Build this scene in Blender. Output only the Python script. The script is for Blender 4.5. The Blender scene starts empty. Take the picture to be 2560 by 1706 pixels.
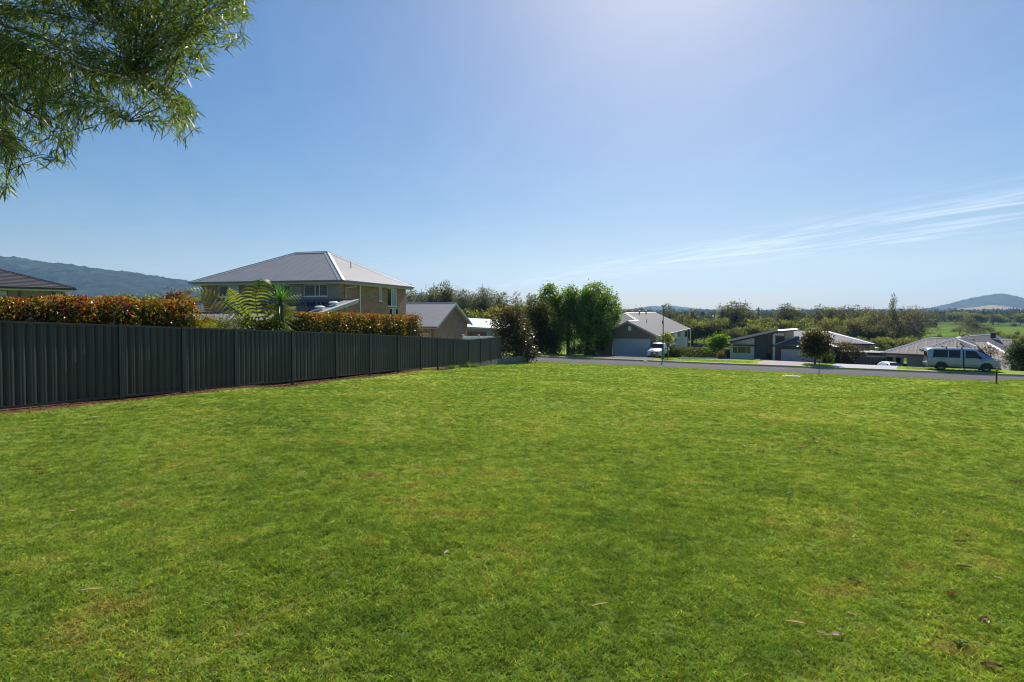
import bpy, math, random
import numpy as np
from mathutils import Vector, Matrix

# ------------------------------------------------------------------ camera, sky, sun, exposure
scene = bpy.context.scene
COL = scene.collection
FOC = 1350.0                      # focal length in photo pixels (photo 2560 wide)
PITCH = math.radians(1.2)
PPY = 805.0                       # photo row of the optical axis
cam_d = bpy.data.cameras.new('camera')
cam_d.sensor_width = 36.0
cam_d.lens = 36.0 * FOC / 2560.0
cam_d.shift_y = -(853.0 - PPY) / 2560.0
cam_d.clip_start = 0.05
cam_d.clip_end = 40000.0
cam = bpy.data.objects.new('camera', cam_d)
COL.objects.link(cam)
cam.location = (0, 0, 0)
cam.rotation_euler = (math.pi / 2 - PITCH, 0, 0)
scene.camera = cam

SUN_AZ = math.radians(17.0)       # to the right of straight ahead
SUN_EL = math.radians(40.0)
world = bpy.data.worlds.new('World')
scene.world = world
world.use_nodes = True
SKY_STRENGTH = 0.098
sun_d = bpy.data.lights.new('sun', 'SUN')
sun_d.energy = 4.2
sun_d.angle = math.radians(0.53)
sun_d.color = (1.0, 0.94, 0.85)
sun = bpy.data.objects.new('sun', sun_d)
COL.objects.link(sun)
sdir = Vector((math.sin(SUN_AZ) * math.cos(SUN_EL), math.cos(SUN_AZ) * math.cos(SUN_EL), math.sin(SUN_EL)))
sun.rotation_euler = sdir.to_track_quat('Z', 'Y').to_euler()
sun.location = (20, 60, 60)
vs = scene.view_settings
vs.view_transform = 'Standard'
vs.look = 'None'
vs.exposure = 0.95
vs.gamma = 1.0
vs.use_curve_mapping = False
scene.cycles.max_bounces = 6
scene.cycles.diffuse_bounces = 3
scene.cycles.glossy_bounces = 3
scene.cycles.transmission_bounces = 4
scene.cycles.transparent_max_bounces = 6
scene.cycles.volume_bounces = 0
scene.cycles.caustics_reflective = False
scene.cycles.caustics_refractive = False
scene.cycles.sample_clamp_indirect = 6.0
scene.cycles.use_denoising = True
scene.cycles.filter_width = 1.1
scene.cycles.denoising_input_passes = 'RGB_ALBEDO_NORMAL'
scene.cycles.denoising_prefilter = 'ACCURATE'


def build_world():
    nt = world.node_tree
    nt.nodes.clear()
    N, L = nt.nodes.new, nt.links.new
    out = N('ShaderNodeOutputWorld')
    bg = N('ShaderNodeBackground')
    bg.inputs['Strength'].default_value = SKY_STRENGTH
    sky = N('ShaderNodeTexSky')
    sky.sky_type = 'NISHITA'
    sky.sun_disc = False
    sky.sun_elevation = SUN_EL
    sky.sun_rotation = SUN_AZ
    sky.altitude = 30
    sky.air_density = 1.0
    sky.dust_density = 0.62
    sky.ozone_density = 3.0
    # thin cirrus: a flat high layer, streaks drawn out along one wind direction
    tc = N('ShaderNodeTexCoord')
    sep = N('ShaderNodeSeparateXYZ'); L(tc.outputs['Generated'], sep.inputs[0])
    mz = N('ShaderNodeMath'); mz.operation = 'MAXIMUM'; mz.inputs[1].default_value = 0.02; L(sep.outputs['Z'], mz.inputs[0])
    dx = N('ShaderNodeMath'); dx.operation = 'DIVIDE'; L(sep.outputs['X'], dx.inputs[0]); L(mz.outputs[0], dx.inputs[1])
    dy = N('ShaderNodeMath'); dy.operation = 'DIVIDE'; L(sep.outputs['Y'], dy.inputs[0]); L(mz.outputs[0], dy.inputs[1])
    def lin(a, b):
        m1 = N('ShaderNodeMath'); m1.operation = 'MULTIPLY'; m1.inputs[1].default_value = a; L(dx.outputs[0], m1.inputs[0])
        m2 = N('ShaderNodeMath'); m2.operation = 'MULTIPLY_ADD'; m2.inputs[1].default_value = b; L(dy.outputs[0], m2.inputs[0]); L(m1.outputs[0], m2.inputs[2])
        return m2
    along = lin(-0.313, 0.95)
    across = lin(0.95, 0.313)
    comb = N('ShaderNodeCombineXYZ')
    sa = N('ShaderNodeMath'); sa.operation = 'MULTIPLY'; sa.inputs[1].default_value = 0.26; L(along.outputs[0], sa.inputs[0])
    L(sa.outputs[0], comb.inputs[0]); L(across.outputs[0], comb.inputs[1]); comb.inputs[2].default_value = 3.7
    nz = N('ShaderNodeTexNoise'); nz.inputs['Scale'].default_value = 1.3; nz.inputs['Detail'].default_value = 7.0
    nz.inputs['Roughness'].default_value = 0.66; nz.inputs['Distortion'].default_value = 1.6
    L(comb.outputs[0], nz.inputs['Vector'])
    r1 = N('ShaderNodeMapRange'); r1.interpolation_type = 'SMOOTHSTEP'; r1.inputs[1].default_value = 0.40; r1.inputs[2].default_value = 0.68
    L(nz.outputs[0], r1.inputs[0])
    # broad bands of cirrus across the wind
    sb = N('ShaderNodeMath'); sb.operation = 'ADD'; sb.inputs[1].default_value = -6.75; L(across.outputs[0], sb.inputs[0])
    ab = N('ShaderNodeMath'); ab.operation = 'ABSOLUTE'; L(sb.outputs[0], ab.inputs[0])
    r2 = N('ShaderNodeMapRange'); r2.interpolation_type = 'SMOOTHSTEP'
    r2.inputs[1].default_value = 2.2; r2.inputs[2].default_value = 0.2; r2.inputs[3].default_value = 0.04; r2.inputs[4].default_value = 1.0
    L(ab.outputs[0], r2.inputs[0])
    r3 = N('ShaderNodeMapRange'); r3.inputs[1].default_value = 0.025; r3.inputs[2].default_value = 0.05; L(sep.outputs['Z'], r3.inputs[0])
    mm = N('ShaderNodeMath'); mm.operation = 'MULTIPLY'; L(r1.outputs[0], mm.inputs[0]); L(r2.outputs[0], mm.inputs[1])
    m3 = N('ShaderNodeMath'); m3.operation = 'MULTIPLY'; L(mm.outputs[0], m3.inputs[0]); L(r3.outputs[0], m3.inputs[1])
    m4 = N('ShaderNodeMath'); m4.operation = 'MULTIPLY'; m4.inputs[1].default_value = 0.55; L(m3.outputs[0], m4.inputs[0])
    mix = N('ShaderNodeMix'); mix.data_type = 'RGBA'
    gm_ = N('ShaderNodeGamma'); gm_.inputs['Gamma'].default_value = 0.64; L(sky.outputs[0], gm_.inputs['Color'])
    hs = N('ShaderNodeHueSaturation'); hs.inputs['Saturation'].default_value = 1.68; hs.inputs['Hue'].default_value = 0.505; L(gm_.outputs[0], hs.inputs['Color'])
    L(m4.outputs[0], mix.inputs['Factor']); L(hs.outputs[0], mix.inputs['A'])
    mix.inputs['B'].default_value = (6.4, 6.6, 7.0, 1)
    L(mix.outputs['Result'], bg.inputs['Color'])
    L(bg.outputs[0], out.inputs['Surface'])


build_world()

# ------------------------------------------------------------------ helpers
rng = np.random.default_rng(7)
random.seed(7)


def ray(px, py):
    u = (px - 1280.0) / FOC
    v = (PPY - py) / FOC
    d = Vector((u, math.cos(PITCH) + v * math.sin(PITCH), -math.sin(PITCH) + v * math.cos(PITCH)))
    return d / d.y


def at(px, py, Y):
    return ray(px, py) * Y


NQ = np.array((0.425, 0.905)); NQ = NQ / np.linalg.norm(NQ)       # away from the viewer, across the road
ES = np.array((NQ[1], -NQ[0]))                                    # along the road, to the right
KFAR, KNEAR, ROADH = 55.9, 49.3, 5.25
_q = [-4000, -15, 0, 5.4, 31.6, 40, 48.6, 49.3, 55.9, 56.5, 60, 90, 110, 150, 250, 600, 2000, 12000]
_h = [0.65, 0.75, 1.62, 1.98, 3.78, 4.40, 4.98, 5.10, 5.10, 5.10, 5.2, 7.5, 9.1, 10.9, 12.4, 14.0, 15.0, 16.0]


def H(x, y):
    x = np.asarray(x, float); y = np.asarray(y, float)
    q = NQ[0] * x + NQ[1] * y
    h = np.interp(q, _q, _h)
    near = np.clip((47.5 - q) / 6.0, 0, 1)
    z = -h
    z = z + near * (0.055 * np.sin(x * 0.45 + 1.0) * np.sin(y * 0.38 + 0.4) + 0.03 * np.sin(x * 1.1 + y * 0.7) + 0.02 * np.sin(y * 1.7 - x * 0.6))
    # a low bank on the right with a crease behind it, running towards the street
    w = (x - 11.6) * -0.643 + (y - 17.0) * 0.766
    v = (x - 11.6) * 0.766 + (y - 17.0) * 0.643
    ss = lambda t: np.clip(t, 0, 1) ** 2 * (3 - 2 * np.clip(t, 0, 1))
    z = z + near * 0.55 * (1 - ss((w + 1.6) / 3.4)) * ss((w + 15) / 13.0) * ss((v + 5) / 8.0)
    z = z - near * 0.22 * np.exp(-((w - 4.0) / 2.6) ** 2) * ss((v + 3) / 8.0)
    z = z - 1.1 * np.exp(-(((x - 52.5) / 8.0) ** 2 + ((y - 68.0) / 7.0) ** 2)) * np.clip((q - 60) / 8.0, 0, 1)
    far = np.clip((q - 180) / 200.0, 0, 1)
    z = z + far * 0.5 * np.sin(x * 0.011 + 2) * np.sin(y * 0.009)
    return z


def Hf(x, y):
    return float(H(x, y))


def on_ground(px, py, lift=0.0):
    d = ray(px, py)
    lo, hi = 1.0, 5000.0
    t = 1.0
    prev = 1.0
    while t < 6000:
        if d.z * t < Hf(d.x * t, t) + lift:
            lo, hi = prev, t
            break
        prev = t
        t *= 1.02
    for _ in range(40):
        m = 0.5 * (lo + hi)
        if d.z * m < Hf(d.x * m, m) + lift:
            hi = m
        else:
            lo = m
    return d * hi


def lin(r, g, b):
    def f(c):
        c /= 255.0
        return c / 12.92 if c <= 0.04045 else ((c + 0.055) / 1.055) ** 2.4
    return (f(r), f(g), f(b))


_MATS = {}


def mat(name, color, rough=0.6, var=0.12, scale=4.0, bump=0.0, bscale=None, metal=0.0, spec=0.5, stretch=None, coat=0.0, trans=0.0, attr=None):
    """Principled material whose colour wanders a little with a noise in object space."""
    if name in _MATS:
        return _MATS[name]
    m = bpy.data.materials.new(name)
    m.use_nodes = True
    nt = m.node_tree
    nt.nodes.clear()
    N, L = nt.nodes.new, nt.links.new
    out = N('ShaderNodeOutputMaterial')
    p = N('ShaderNodeBsdfPrincipled')
    p.inputs['Roughness'].default_value = rough
    p.inputs['Metallic'].default_value = metal
    p.inputs['Specular IOR Level'].default_value = spec
    p.inputs['Coat Weight'].default_value = coat
    tc = N('ShaderNodeTexCoord')
    vec = tc.outputs['Object']
    if stretch:
        mp = N('ShaderNodeMapping'); mp.inputs['Scale'].default_value = stretch
        L(vec, mp.inputs['Vector']); vec = mp.outputs[0]
    nz = N('ShaderNodeTexNoise'); nz.inputs['Scale'].default_value = scale; nz.inputs['Detail'].default_value = 5
    L(vec, nz.inputs['Vector'])
    mr = N('ShaderNodeMapRange'); mr.inputs[1].default_value = 0.25; mr.inputs[2].default_value = 0.75
    mr.inputs[3].default_value = 1 - var; mr.inputs[4].default_value = 1 + var
    L(nz.outputs[0], mr.inputs[0])
    mx = N('ShaderNodeVectorMath'); mx.operation = 'SCALE'
    if attr:
        at_ = N('ShaderNodeAttribute'); at_.attribute_name = attr
        L(at_.outputs['Color'], mx.inputs[0])
    else:
        mx.inputs[0].default_value = color[:3]
    L(mr.outputs[0], mx.inputs['Scale'])
    L(mx.outputs[0], p.inputs['Base Color'])
    if bump:
        bn = N('ShaderNodeTexNoise'); bn.inputs['Scale'].default_value = bscale or scale * 6; bn.inputs['Detail'].default_value = 4
        L(vec, bn.inputs['Vector'])
        bp = N('ShaderNodeBump'); bp.inputs['Strength'].default_value = bump; bp.inputs['Distance'].default_value = 0.02
        L(bn.outputs[0], bp.inputs['Height']); L(bp.outputs[0], p.inputs['Normal'])
    if trans:
        tr = N('ShaderNodeBsdfTranslucent')
        tcv = N('ShaderNodeVectorMath'); tcv.operation = 'MULTIPLY'; tcv.inputs[1].default_value = (1.35, 1.3, 0.6)
        L(mx.outputs[0], tcv.inputs[0]); L(tcv.outputs[0], tr.inputs['Color'])
        ms = N('ShaderNodeMixShader'); ms.inputs[0].default_value = trans
        L(p.outputs[0], ms.inputs[1]); L(tr.outputs[0], ms.inputs[2]); L(ms.outputs[0], out.inputs['Surface'])
    else:
        L(p.outputs[0], out.inputs['Surface'])
    _MATS[name] = m
    return m


def brick_mat(name, c1, c2, mortar, bw=0.24, bh=0.086, rough=0.85):
    if name in _MATS:
        return _MATS[name]
    m = bpy.data.materials.new(name)
    m.use_nodes = True
    nt = m.node_tree
    N, L = nt.nodes.new, nt.links.new
    p = nt.nodes['Principled BSDF']
    p.inputs['Roughness'].default_value = rough
    tc = N('ShaderNodeTexCoord')
    sep = N('ShaderNodeSeparateXYZ'); L(tc.outputs['Object'], sep.inputs[0])
    ad = N('ShaderNodeMath'); L(sep.outputs['X'], ad.inputs[0]); L(sep.outputs['Y'], ad.inputs[1])
    cb = N('ShaderNodeCombineXYZ'); L(ad.outputs[0], cb.inputs[0]); L(sep.outputs['Z'], cb.inputs[1])
    br = N('ShaderNodeTexBrick')
    br.inputs['Scale'].default_value = 1.0
    br.inputs['Brick Width'].default_value = bw
    br.inputs['Row Height'].default_value = bh
    br.inputs['Mortar Size'].default_value = 0.008
    br.inputs['Mortar Smooth'].default_value = 0.2
    br.inputs['Color1'].default_value = (*c1, 1); br.inputs['Color2'].default_value = (*c2, 1); br.inputs['Mortar'].default_value = (*mortar, 1)
    L(cb.outputs[0], br.inputs['Vector'])
    nz = N('ShaderNodeTexNoise'); nz.inputs['Scale'].default_value = 0.8; nz.inputs['Detail'].default_value = 6
    L(cb.outputs[0], nz.inputs['Vector'])
    mr = N('ShaderNodeMapRange'); mr.inputs[1].default_value = 0.3; mr.inputs[2].default_value = 0.7; mr.inputs[3].default_value = 0.85; mr.inputs[4].default_value = 1.15
    L(nz.outputs[0], mr.inputs[0])
    mx = N('ShaderNodeVectorMath'); mx.operation = 'SCALE'
    L(br.outputs['Color'], mx.inputs[0]); L(mr.outputs[0], mx.inputs['Scale']); L(mx.outputs[0], p.inputs['Base Color'])
    bp = N('ShaderNodeBump'); bp.inputs['Strength'].default_value = 0.6; bp.inputs['Distance'].default_value = 0.01; bp.invert = True
    L(br.outputs['Fac'], bp.inputs['Height']); L(bp.outputs[0], p.inputs['Normal'])
    _MATS[name] = m
    return m


class MB:
    """Collects boxes, bars, tubes and polygons into one mesh."""
    def __init__(s):
        s.v = []; s.f = []

    def poly(s, pts):
        k = len(s.v); s.v += [tuple(p) for p in pts]; s.f.append(tuple(range(k, k + len(pts)))); return s

    def box(s, x0, x1, y0, y1, z0, z1):
        k = len(s.v)
        s.v += [(x0, y0, z0), (x1, y0, z0), (x1, y1, z0), (x0, y1, z0), (x0, y0, z1), (x1, y0, z1), (x1, y1, z1), (x0, y1, z1)]
        s.f += [tuple(k + i for i in f) for f in ((0, 3, 2, 1), (4, 5, 6, 7), (0, 1, 5, 4), (1, 2, 6, 5), (2, 3, 7, 6), (3, 0, 4, 7))]
        return s

    def hexa(s, p):
        k = len(s.v); s.v += [tuple(q) for q in p]
        s.f += [tuple(k + i for i in f) for f in ((0, 3, 2, 1), (4, 5, 6, 7), (0, 1, 5, 4), (1, 2, 6, 5), (2, 3, 7, 6), (3, 0, 4, 7))]
        return s

    def bar(s, p, q, w, h, up=(0, 0, 1)):
        """a bar from p to q, w wide and h high, centred on the line"""
        p, q = Vector(p), Vector(q)
        d = (q - p).normalized()
        side = d.cross(Vector(up))
        if side.length < 1e-4:
            side = d.cross(Vector((1, 0, 0)))
        side.normalize()
        u = side.cross(d).normalized()
        a, b = side * (w / 2), u * (h / 2)
        return s.hexa([p - a - b, p + a - b, q + a - b, q - a - b, p - a + b, p + a + b, q + a + b, q - a + b])

    def tube(s, pts, radii, n=8, cap=True):
        pts = [Vector(p) for p in pts]
        if not hasattr(radii, '__len__'):
            radii = [radii] * len(pts)
        k = len(s.v)
        prev = None
        for i, p in enumerate(pts):
            d = (pts[min(i + 1, len(pts) - 1)] - pts[max(i - 1, 0)]).normalized()
            if prev is None:
                a = d.cross(Vector((0, 0, 1)))
                if a.length < 1e-3:
                    a = d.cross(Vector((1, 0, 0)))
            else:
                a = prev - d * prev.dot(d)
            a.normalize(); prev = a
            b = d.cross(a)
            for j in range(n):
                t = 2 * math.pi * j / n
                s.v.append(tuple(p + (a * math.cos(t) + b * math.sin(t)) * radii[i]))
        for i in range(len(pts) - 1):
            for j in range(n):
                j2 = (j + 1) % n
                s.f.append((k + i * n + j, k + i * n + j2, k + (i + 1) * n + j2, k + (i + 1) * n + j))
        if cap:
            s.f.append(tuple(k + j for j in range(n))[::-1])
            s.f.append(tuple(k + (len(pts) - 1) * n + j for j in range(n)))
        return s

    def lathe(s, prof, n=20, axis='z', c=(0, 0, 0)):
        """prof: list of (r, h) revolved about an axis through c"""
        k = len(s.v)
        for r, h in prof:
            for j in range(n):
                t = 2 * math.pi * j / n
                a, b = r * math.cos(t), r * math.sin(t)
                if axis == 'z':
                    s.v.append((c[0] + a, c[1] + b, c[2] + h))
                elif axis == 'y':
                    s.v.append((c[0] + a, c[1] + h, c[2] + b))
                else:
                    s.v.append((c[0] + h, c[1] + a, c[2] + b))
        for i in range(len(prof) - 1):
            for j in range(n):
                j2 = (j + 1) % n
                s.f.append((k + i * n + j, k + i * n + j2, k + (i + 1) * n + j2, k + (i + 1) * n + j))
        return s

    def build(s, name, m, parent=None, smooth=False, loc=None):
        me = bpy.data.meshes.new(name)
        me.from_pydata(s.v, [], s.f)
        me.update()
        if smooth:
            me.polygons.foreach_set('use_smooth', [True] * len(me.polygons))
        me.materials.append(m)
        o = bpy.data.objects.new(name, me)
        COL.objects.link(o)
        if parent:
            o.parent = parent
        if loc is not None:
            o.location = loc
        return o


def tag(o, label=None, cat=None, group=None, kind=None):
    if label: o['label'] = label
    if cat: o['category'] = cat
    if group: o['group'] = group
    if kind: o['kind'] = kind
    return o


def thing(name, label, cat, loc=(0, 0, 0), rz=0.0, group=None):
    o = bpy.data.objects.new(name, None)
    COL.objects.link(o)
    o.location = loc
    o.rotation_euler = (0, 0, rz)
    o.empty_display_size = 0.3
    return tag(o, label, cat, group)


def copy_tree(root, loc, rz=0.0, scale=None, label=None, group=None):
    r = root.copy(); COL.objects.link(r)
    r.location = loc; r.rotation_euler = (0, 0, rz)
    if scale is not None:
        r.scale = scale if hasattr(scale, '__len__') else (scale,) * 3
    if label: r['label'] = label
    if group: r['group'] = group
    for ch in list(root.children):
        c = ch.copy(); COL.objects.link(c); c.parent = r
        for g in ch.children:
            d = g.copy(); COL.objects.link(d); d.parent = c
    return r


def np_mesh(name, V, F, m, parent=None, cols=None, smooth=False):
    """V (n,3) float, F (k,c) int; cols (k,3) one colour per face, stored as corner colours 'col'"""
    V = np.ascontiguousarray(V, dtype=np.float32); F = np.ascontiguousarray(F, dtype=np.int32)
    k, c = F.shape
    me = bpy.data.meshes.new(name)
    me.vertices.add(len(V)); me.vertices.foreach_set('co', V.ravel())
    me.loops.add(k * c); me.loops.foreach_set('vertex_index', F.ravel())
    me.polygons.add(k); me.polygons.foreach_set('loop_start', np.arange(0, k * c, c, dtype=np.int32))
    me.polygons.foreach_set('loop_total', np.full(k, c, np.int32))
    if smooth:
        me.polygons.foreach_set('use_smooth', np.ones(k, bool))
    me.update(calc_edges=True)
    if cols is not None:
        a = me.color_attributes.new('col', 'FLOAT_COLOR', 'CORNER')
        cc = np.ones((k, c, 4), np.float32); cc[:, :, :3] = np.asarray(cols, np.float32)[:, None, :]
        a.data.foreach_set('color', cc.ravel())
    me.materials.append(m)
    if name is None:
        return me
    o = bpy.data.objects.new(name, me)
    COL.objects.link(o)
    if parent:
        o.parent = parent
    return o


# ------------------------------------------------------------------ ground
FENCE_A = np.array((-10.20, 10.68)); FENCE_B = np.array((-2.96, 36.3)); FENCE_C = np.array((-0.95, 44.4))


def fence_dist(x, y):
    """signed distance to the fence line, positive on the lawn side"""
    d = (FENCE_B - FENCE_A); d = d / np.linalg.norm(d)
    a = (x - FENCE_A[0]) * d[1] - (y - FENCE_A[1]) * d[0]
    d2 = (FENCE_C - FENCE_B); d2 = d2 / np.linalg.norm(d2)
    b = (x - FENCE_B[0]) * d2[1] - (y - FENCE_B[1]) * d2[0]
    return np.where(y > 36.3, b, a)


def grass_colour_nodes(nt, N, L, pos):
    """patchy turf colour from world position: shared by the soil sheet and the blades"""
    def noise(scale, detail=4, rough=0.55, dist=0.0):
        n = N('ShaderNodeTexNoise'); n.inputs['Scale'].default_value = scale; n.inputs['Detail'].default_value = detail
        n.inputs['Roughness'].default_value = rough; n.inputs['Distortion'].default_value = dist
        L(pos, n.inputs['Vector']); return n
    a = noise(0.55, 5, 0.6, 0.4); b = noise(0.16, 3); c = noise(2.6, 4, 0.65)
    r = N('ShaderNodeValToRGB')
    e = r.color_ramp.elements
    e[0].position = 0.36; e[0].color = (0.104, 0.186, 0.033, 1)
    e[1].position = 0.64; e[1].color = (0.350, 0.372, 0.090, 1)
    m = e.new(0.5); m.color = (0.198, 0.286, 0.046, 1)
    ad = N('ShaderNodeMath'); ad.operation = 'MULTIPLY_ADD'; ad.inputs[1].default_value = 0.22
    L(b.outputs[0], ad.inputs[0])
    ml = N('ShaderNodeMath'); ml.operation = 'MULTIPLY_ADD'; ml.inputs[1].default_value = 0.33; L(a.outputs[0], ml.inputs[0])
    mc = N('ShaderNodeMath'); mc.operation = 'MULTIPLY'; mc.inputs[1].default_value = 0.45; L(c.outputs[0], mc.inputs[0]); L(mc.outputs[0], ml.inputs[2])
    L(ml.outputs[0], ad.inputs[2]); L(ad.outputs[0], r.inputs[0])
    # dry thatch showing in worn spots
    rb = N('ShaderNodeMapRange'); rb.inputs[1].default_value = 0.55; rb.inputs[2].default_value = 0.70; L(c.outputs[0], rb.inputs[0])
    rc = N('ShaderNodeMapRange'); rc.inputs[1].default_value = 0.47; rc.inputs[2].default_value = 0.64; L(a.outputs[0], rc.inputs[0])
    mm = N('ShaderNodeMath'); mm.operation = 'MULTIPLY'; L(rb.outputs[0], mm.inputs[0]); L(rc.outputs[0], mm.inputs[1])
    mx = N('ShaderNodeMix'); mx.data_type = 'RGBA'
    L(mm.outputs[0], mx.inputs['Factor']); L(r.outputs[0], mx.inputs['A']); mx.inputs['B'].default_value = (0.230, 0.175, 0.060, 1)
    return mx.outputs['Result'], c.outputs[0]


def ground_material():
    m = bpy.data.materials.new('ground_turf_and_fields')
    m.use_nodes = True
    nt = m.node_tree
    N, L = nt.nodes.new, nt.links.new
    p = nt.nodes['Principled BSDF']
    p.inputs['Roughness'].default_value = 0.9
    p.inputs['Specular IOR Level'].default_value = 0.0
    g = N('ShaderNodeNewGeometry')
    pos = g.outputs['Position']
    turf, fine = grass_colour_nodes(nt, N, L, pos)
    # bare soil along the fence (per-vertex mask) and paddocks beyond the houses (per-vertex mask)
    soil = N('ShaderNodeAttribute'); soil.attribute_name = 'soil'
    fld = N('ShaderNodeAttribute'); fld.attribute_name = 'field'
    sn = N('ShaderNodeTexNoise'); sn.inputs['Scale'].default_value = 7; sn.inputs['Detail'].default_value = 5; L(pos, sn.inputs['Vector'])
    sr = N('ShaderNodeValToRGB'); sr.color_ramp.elements[0].color = (0.045, 0.026, 0.016, 1); sr.color_ramp.elements[1].color = (0.16, 0.095, 0.06, 1)
    sr.color_ramp.elements[0].position = 0.3; sr.color_ramp.elements[1].position = 0.7
    L(sn.outputs[0], sr.inputs[0])
    sa = N('ShaderNodeMath'); sa.operation = 'ADD'; L(soil.outputs['Fac'], sa.inputs[0])
    so = N('ShaderNodeMath'); so.operation = 'SUBTRACT'; so.inputs[1].default_value = 0.5; L(sn.outputs[0], so.inputs[0])
    L(so.outputs[0], sa.inputs[1])
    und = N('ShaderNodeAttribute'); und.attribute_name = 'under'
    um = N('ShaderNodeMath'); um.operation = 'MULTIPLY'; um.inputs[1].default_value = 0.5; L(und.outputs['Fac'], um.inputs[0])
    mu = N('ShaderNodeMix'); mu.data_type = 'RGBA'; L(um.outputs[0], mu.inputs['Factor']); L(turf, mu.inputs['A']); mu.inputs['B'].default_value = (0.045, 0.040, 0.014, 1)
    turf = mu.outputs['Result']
    sm = N('ShaderNodeMapRange'); sm.inputs[1].default_value = 0.38; sm.inputs[2].default_value = 0.62; L(sa.outputs[0], sm.inputs[0])
    m1 = N('ShaderNodeMix'); m1.data_type = 'RGBA'; L(sm.outputs[0], m1.inputs['Factor']); L(turf, m1.inputs['A']); L(sr.outputs[0], m1.inputs['B'])
    # paddocks
    mp = N('ShaderNodeMapping'); mp.inputs['Rotation'].default_value = (0, 0, math.radians(-14)); mp.inputs['Scale'].default_value = (0.0016, 0.011, 1)
    L(pos, mp.inputs['Vector'])
    vo = N('ShaderNodeTexVoronoi'); vo.inputs['Scale'].default_value = 1.0; L(mp.outputs[0], vo.inputs['Vector'])
    fr = N('ShaderNodeValToRGB')
    fr.color_ramp.interpolation = 'CONSTANT'
    fe = fr.color_ramp.elements
    fe[0].position = 0; fe[0].color = (0.075, 0.125, 0.025, 1)
    fe[1].position = 0.35; fe[1].color = (0.115, 0.175, 0.032, 1)
    for ps, cl in ((0.55, (0.12, 0.13, 0.05, 1)), (0.7, (0.075, 0.12, 0.03, 1)), (0.85, (0.135, 0.17, 0.045, 1))):
        k = fe.new(ps); k.color = cl
    sepc = N('ShaderNodeSeparateColor'); L(vo.outputs['Color'], sepc.inputs[0]); L(sepc.outputs[0], fr.inputs[0])
    fn = N('ShaderNodeTexNoise'); fn.inputs['Scale'].default_value = 0.07; fn.inputs['Detail'].default_value = 8; fn.inputs['Roughness'].default_value = 0.7; L(pos, fn.inputs['Vector'])
    fm = N('ShaderNodeMapRange'); fm.inputs[1].default_value = 0.3; fm.inputs[2].default_value = 0.7; fm.inputs[3].default_value = 0.55; fm.inputs[4].default_value = 1.35; L(fn.outputs[0], fm.inputs[0])
    fs = N('ShaderNodeVectorMath'); fs.operation = 'SCALE'; L(fr.outputs[0], fs.inputs[0]); L(fm.outputs[0], fs.inputs['Scale'])
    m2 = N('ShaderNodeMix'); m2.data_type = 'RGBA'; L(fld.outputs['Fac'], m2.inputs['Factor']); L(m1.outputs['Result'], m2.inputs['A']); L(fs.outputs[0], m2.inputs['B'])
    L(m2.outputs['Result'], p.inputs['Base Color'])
    bn = N('ShaderNodeTexNoise'); bn.inputs['Scale'].default_value = 22; bn.inputs['Detail'].default_value = 6; bn.inputs['Roughness'].default_value = 0.7; L(pos, bn.inputs['Vector'])
    bp = N('ShaderNodeBump'); bp.inputs['Strength'].default_value = 0.6; bp.inputs['Distance'].default_value = 0.05
    L(bn.outputs[0], bp.inputs['Height']); L(bp.outputs[0], p.inputs['Normal'])
    return m


def tails(a, b, step, far, n):
    t = np.sinh(np.linspace(0, 7, n + 1)[1:])
    t = t / t[-1]
    core = np.arange(a, b + 1e-6, step)
    return core, t * far


def build_ground():
    core, t = tails(-46, 62, 0.45, 7600, 26)
    S = np.concatenate([(-46 - t)[::-1], core, 62 + t])
    q1 = np.arange(-9, 48.5, 0.45)
    q2 = np.array([48.7, 49.0, 49.22, 49.3, 49.38, 55.82, 55.9, 55.98, 56.3])
    q3 = np.arange(57, 120, 1.2)
    tq = np.sinh(np.linspace(0, 6, 46)[1:]); tq = tq / tq[-1]
    Q = np.concatenate([-9 - np.array([300, 90, 40, 15, 5]), q1, q2, q3, 120 + tq * 7600])
    SS, QQ = np.meshgrid(S, Q)
    X = SS * ES[0] + QQ * NQ[0]; Y = SS * ES[1] + QQ * NQ[1]
    Z = H(X, Y)
    road = (QQ > 49.3) & (QQ < 55.9)
    Z = np.where(road, -ROADH - 0.15, Z)
    ns, nq = len(S), len(Q)
    idx = np.arange(ns * nq).reshape(nq, ns)
    F = np.stack([idx[:-1, :-1], idx[:-1, 1:], idx[1:, 1:], idx[1:, :-1]], -1).reshape(-1, 4)
    V = np.stack([X, Y, Z], -1).reshape(-1, 3)
    o = np_mesh('ground', V, F, ground_material(), smooth=True)
    x, y = V[:, 0], V[:, 1]
    fd = fence_dist(x, y)
    soil = np.clip(1.0 - np.abs(fd - 0.1) / 0.85, 0, 1) * ((y > 6) & (y < 47))
    soil = np.where((fd < 0) & (fd > -1.6) & (y > 4) & (y < 46), np.maximum(soil, 0.8), soil)
    q = NQ[0] * x + NQ[1] * y
    field = np.clip((q - 112) / 20.0, 0, 1)
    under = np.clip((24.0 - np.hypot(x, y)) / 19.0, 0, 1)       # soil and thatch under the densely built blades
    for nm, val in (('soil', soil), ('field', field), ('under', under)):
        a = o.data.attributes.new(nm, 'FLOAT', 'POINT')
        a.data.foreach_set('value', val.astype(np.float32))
    tag(o, 'mown grassy block sloping down to the street and the paddocks beyond', 'ground', kind='structure')
    return o


build_ground()


def sq(s, q):
    return np.array((s * ES[0] + q * NQ[0], s * ES[1] + q * NQ[1]))


def to_sq(x, y):
    return x * ES[0] + y * ES[1], x * NQ[0] + y * NQ[1]


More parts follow.
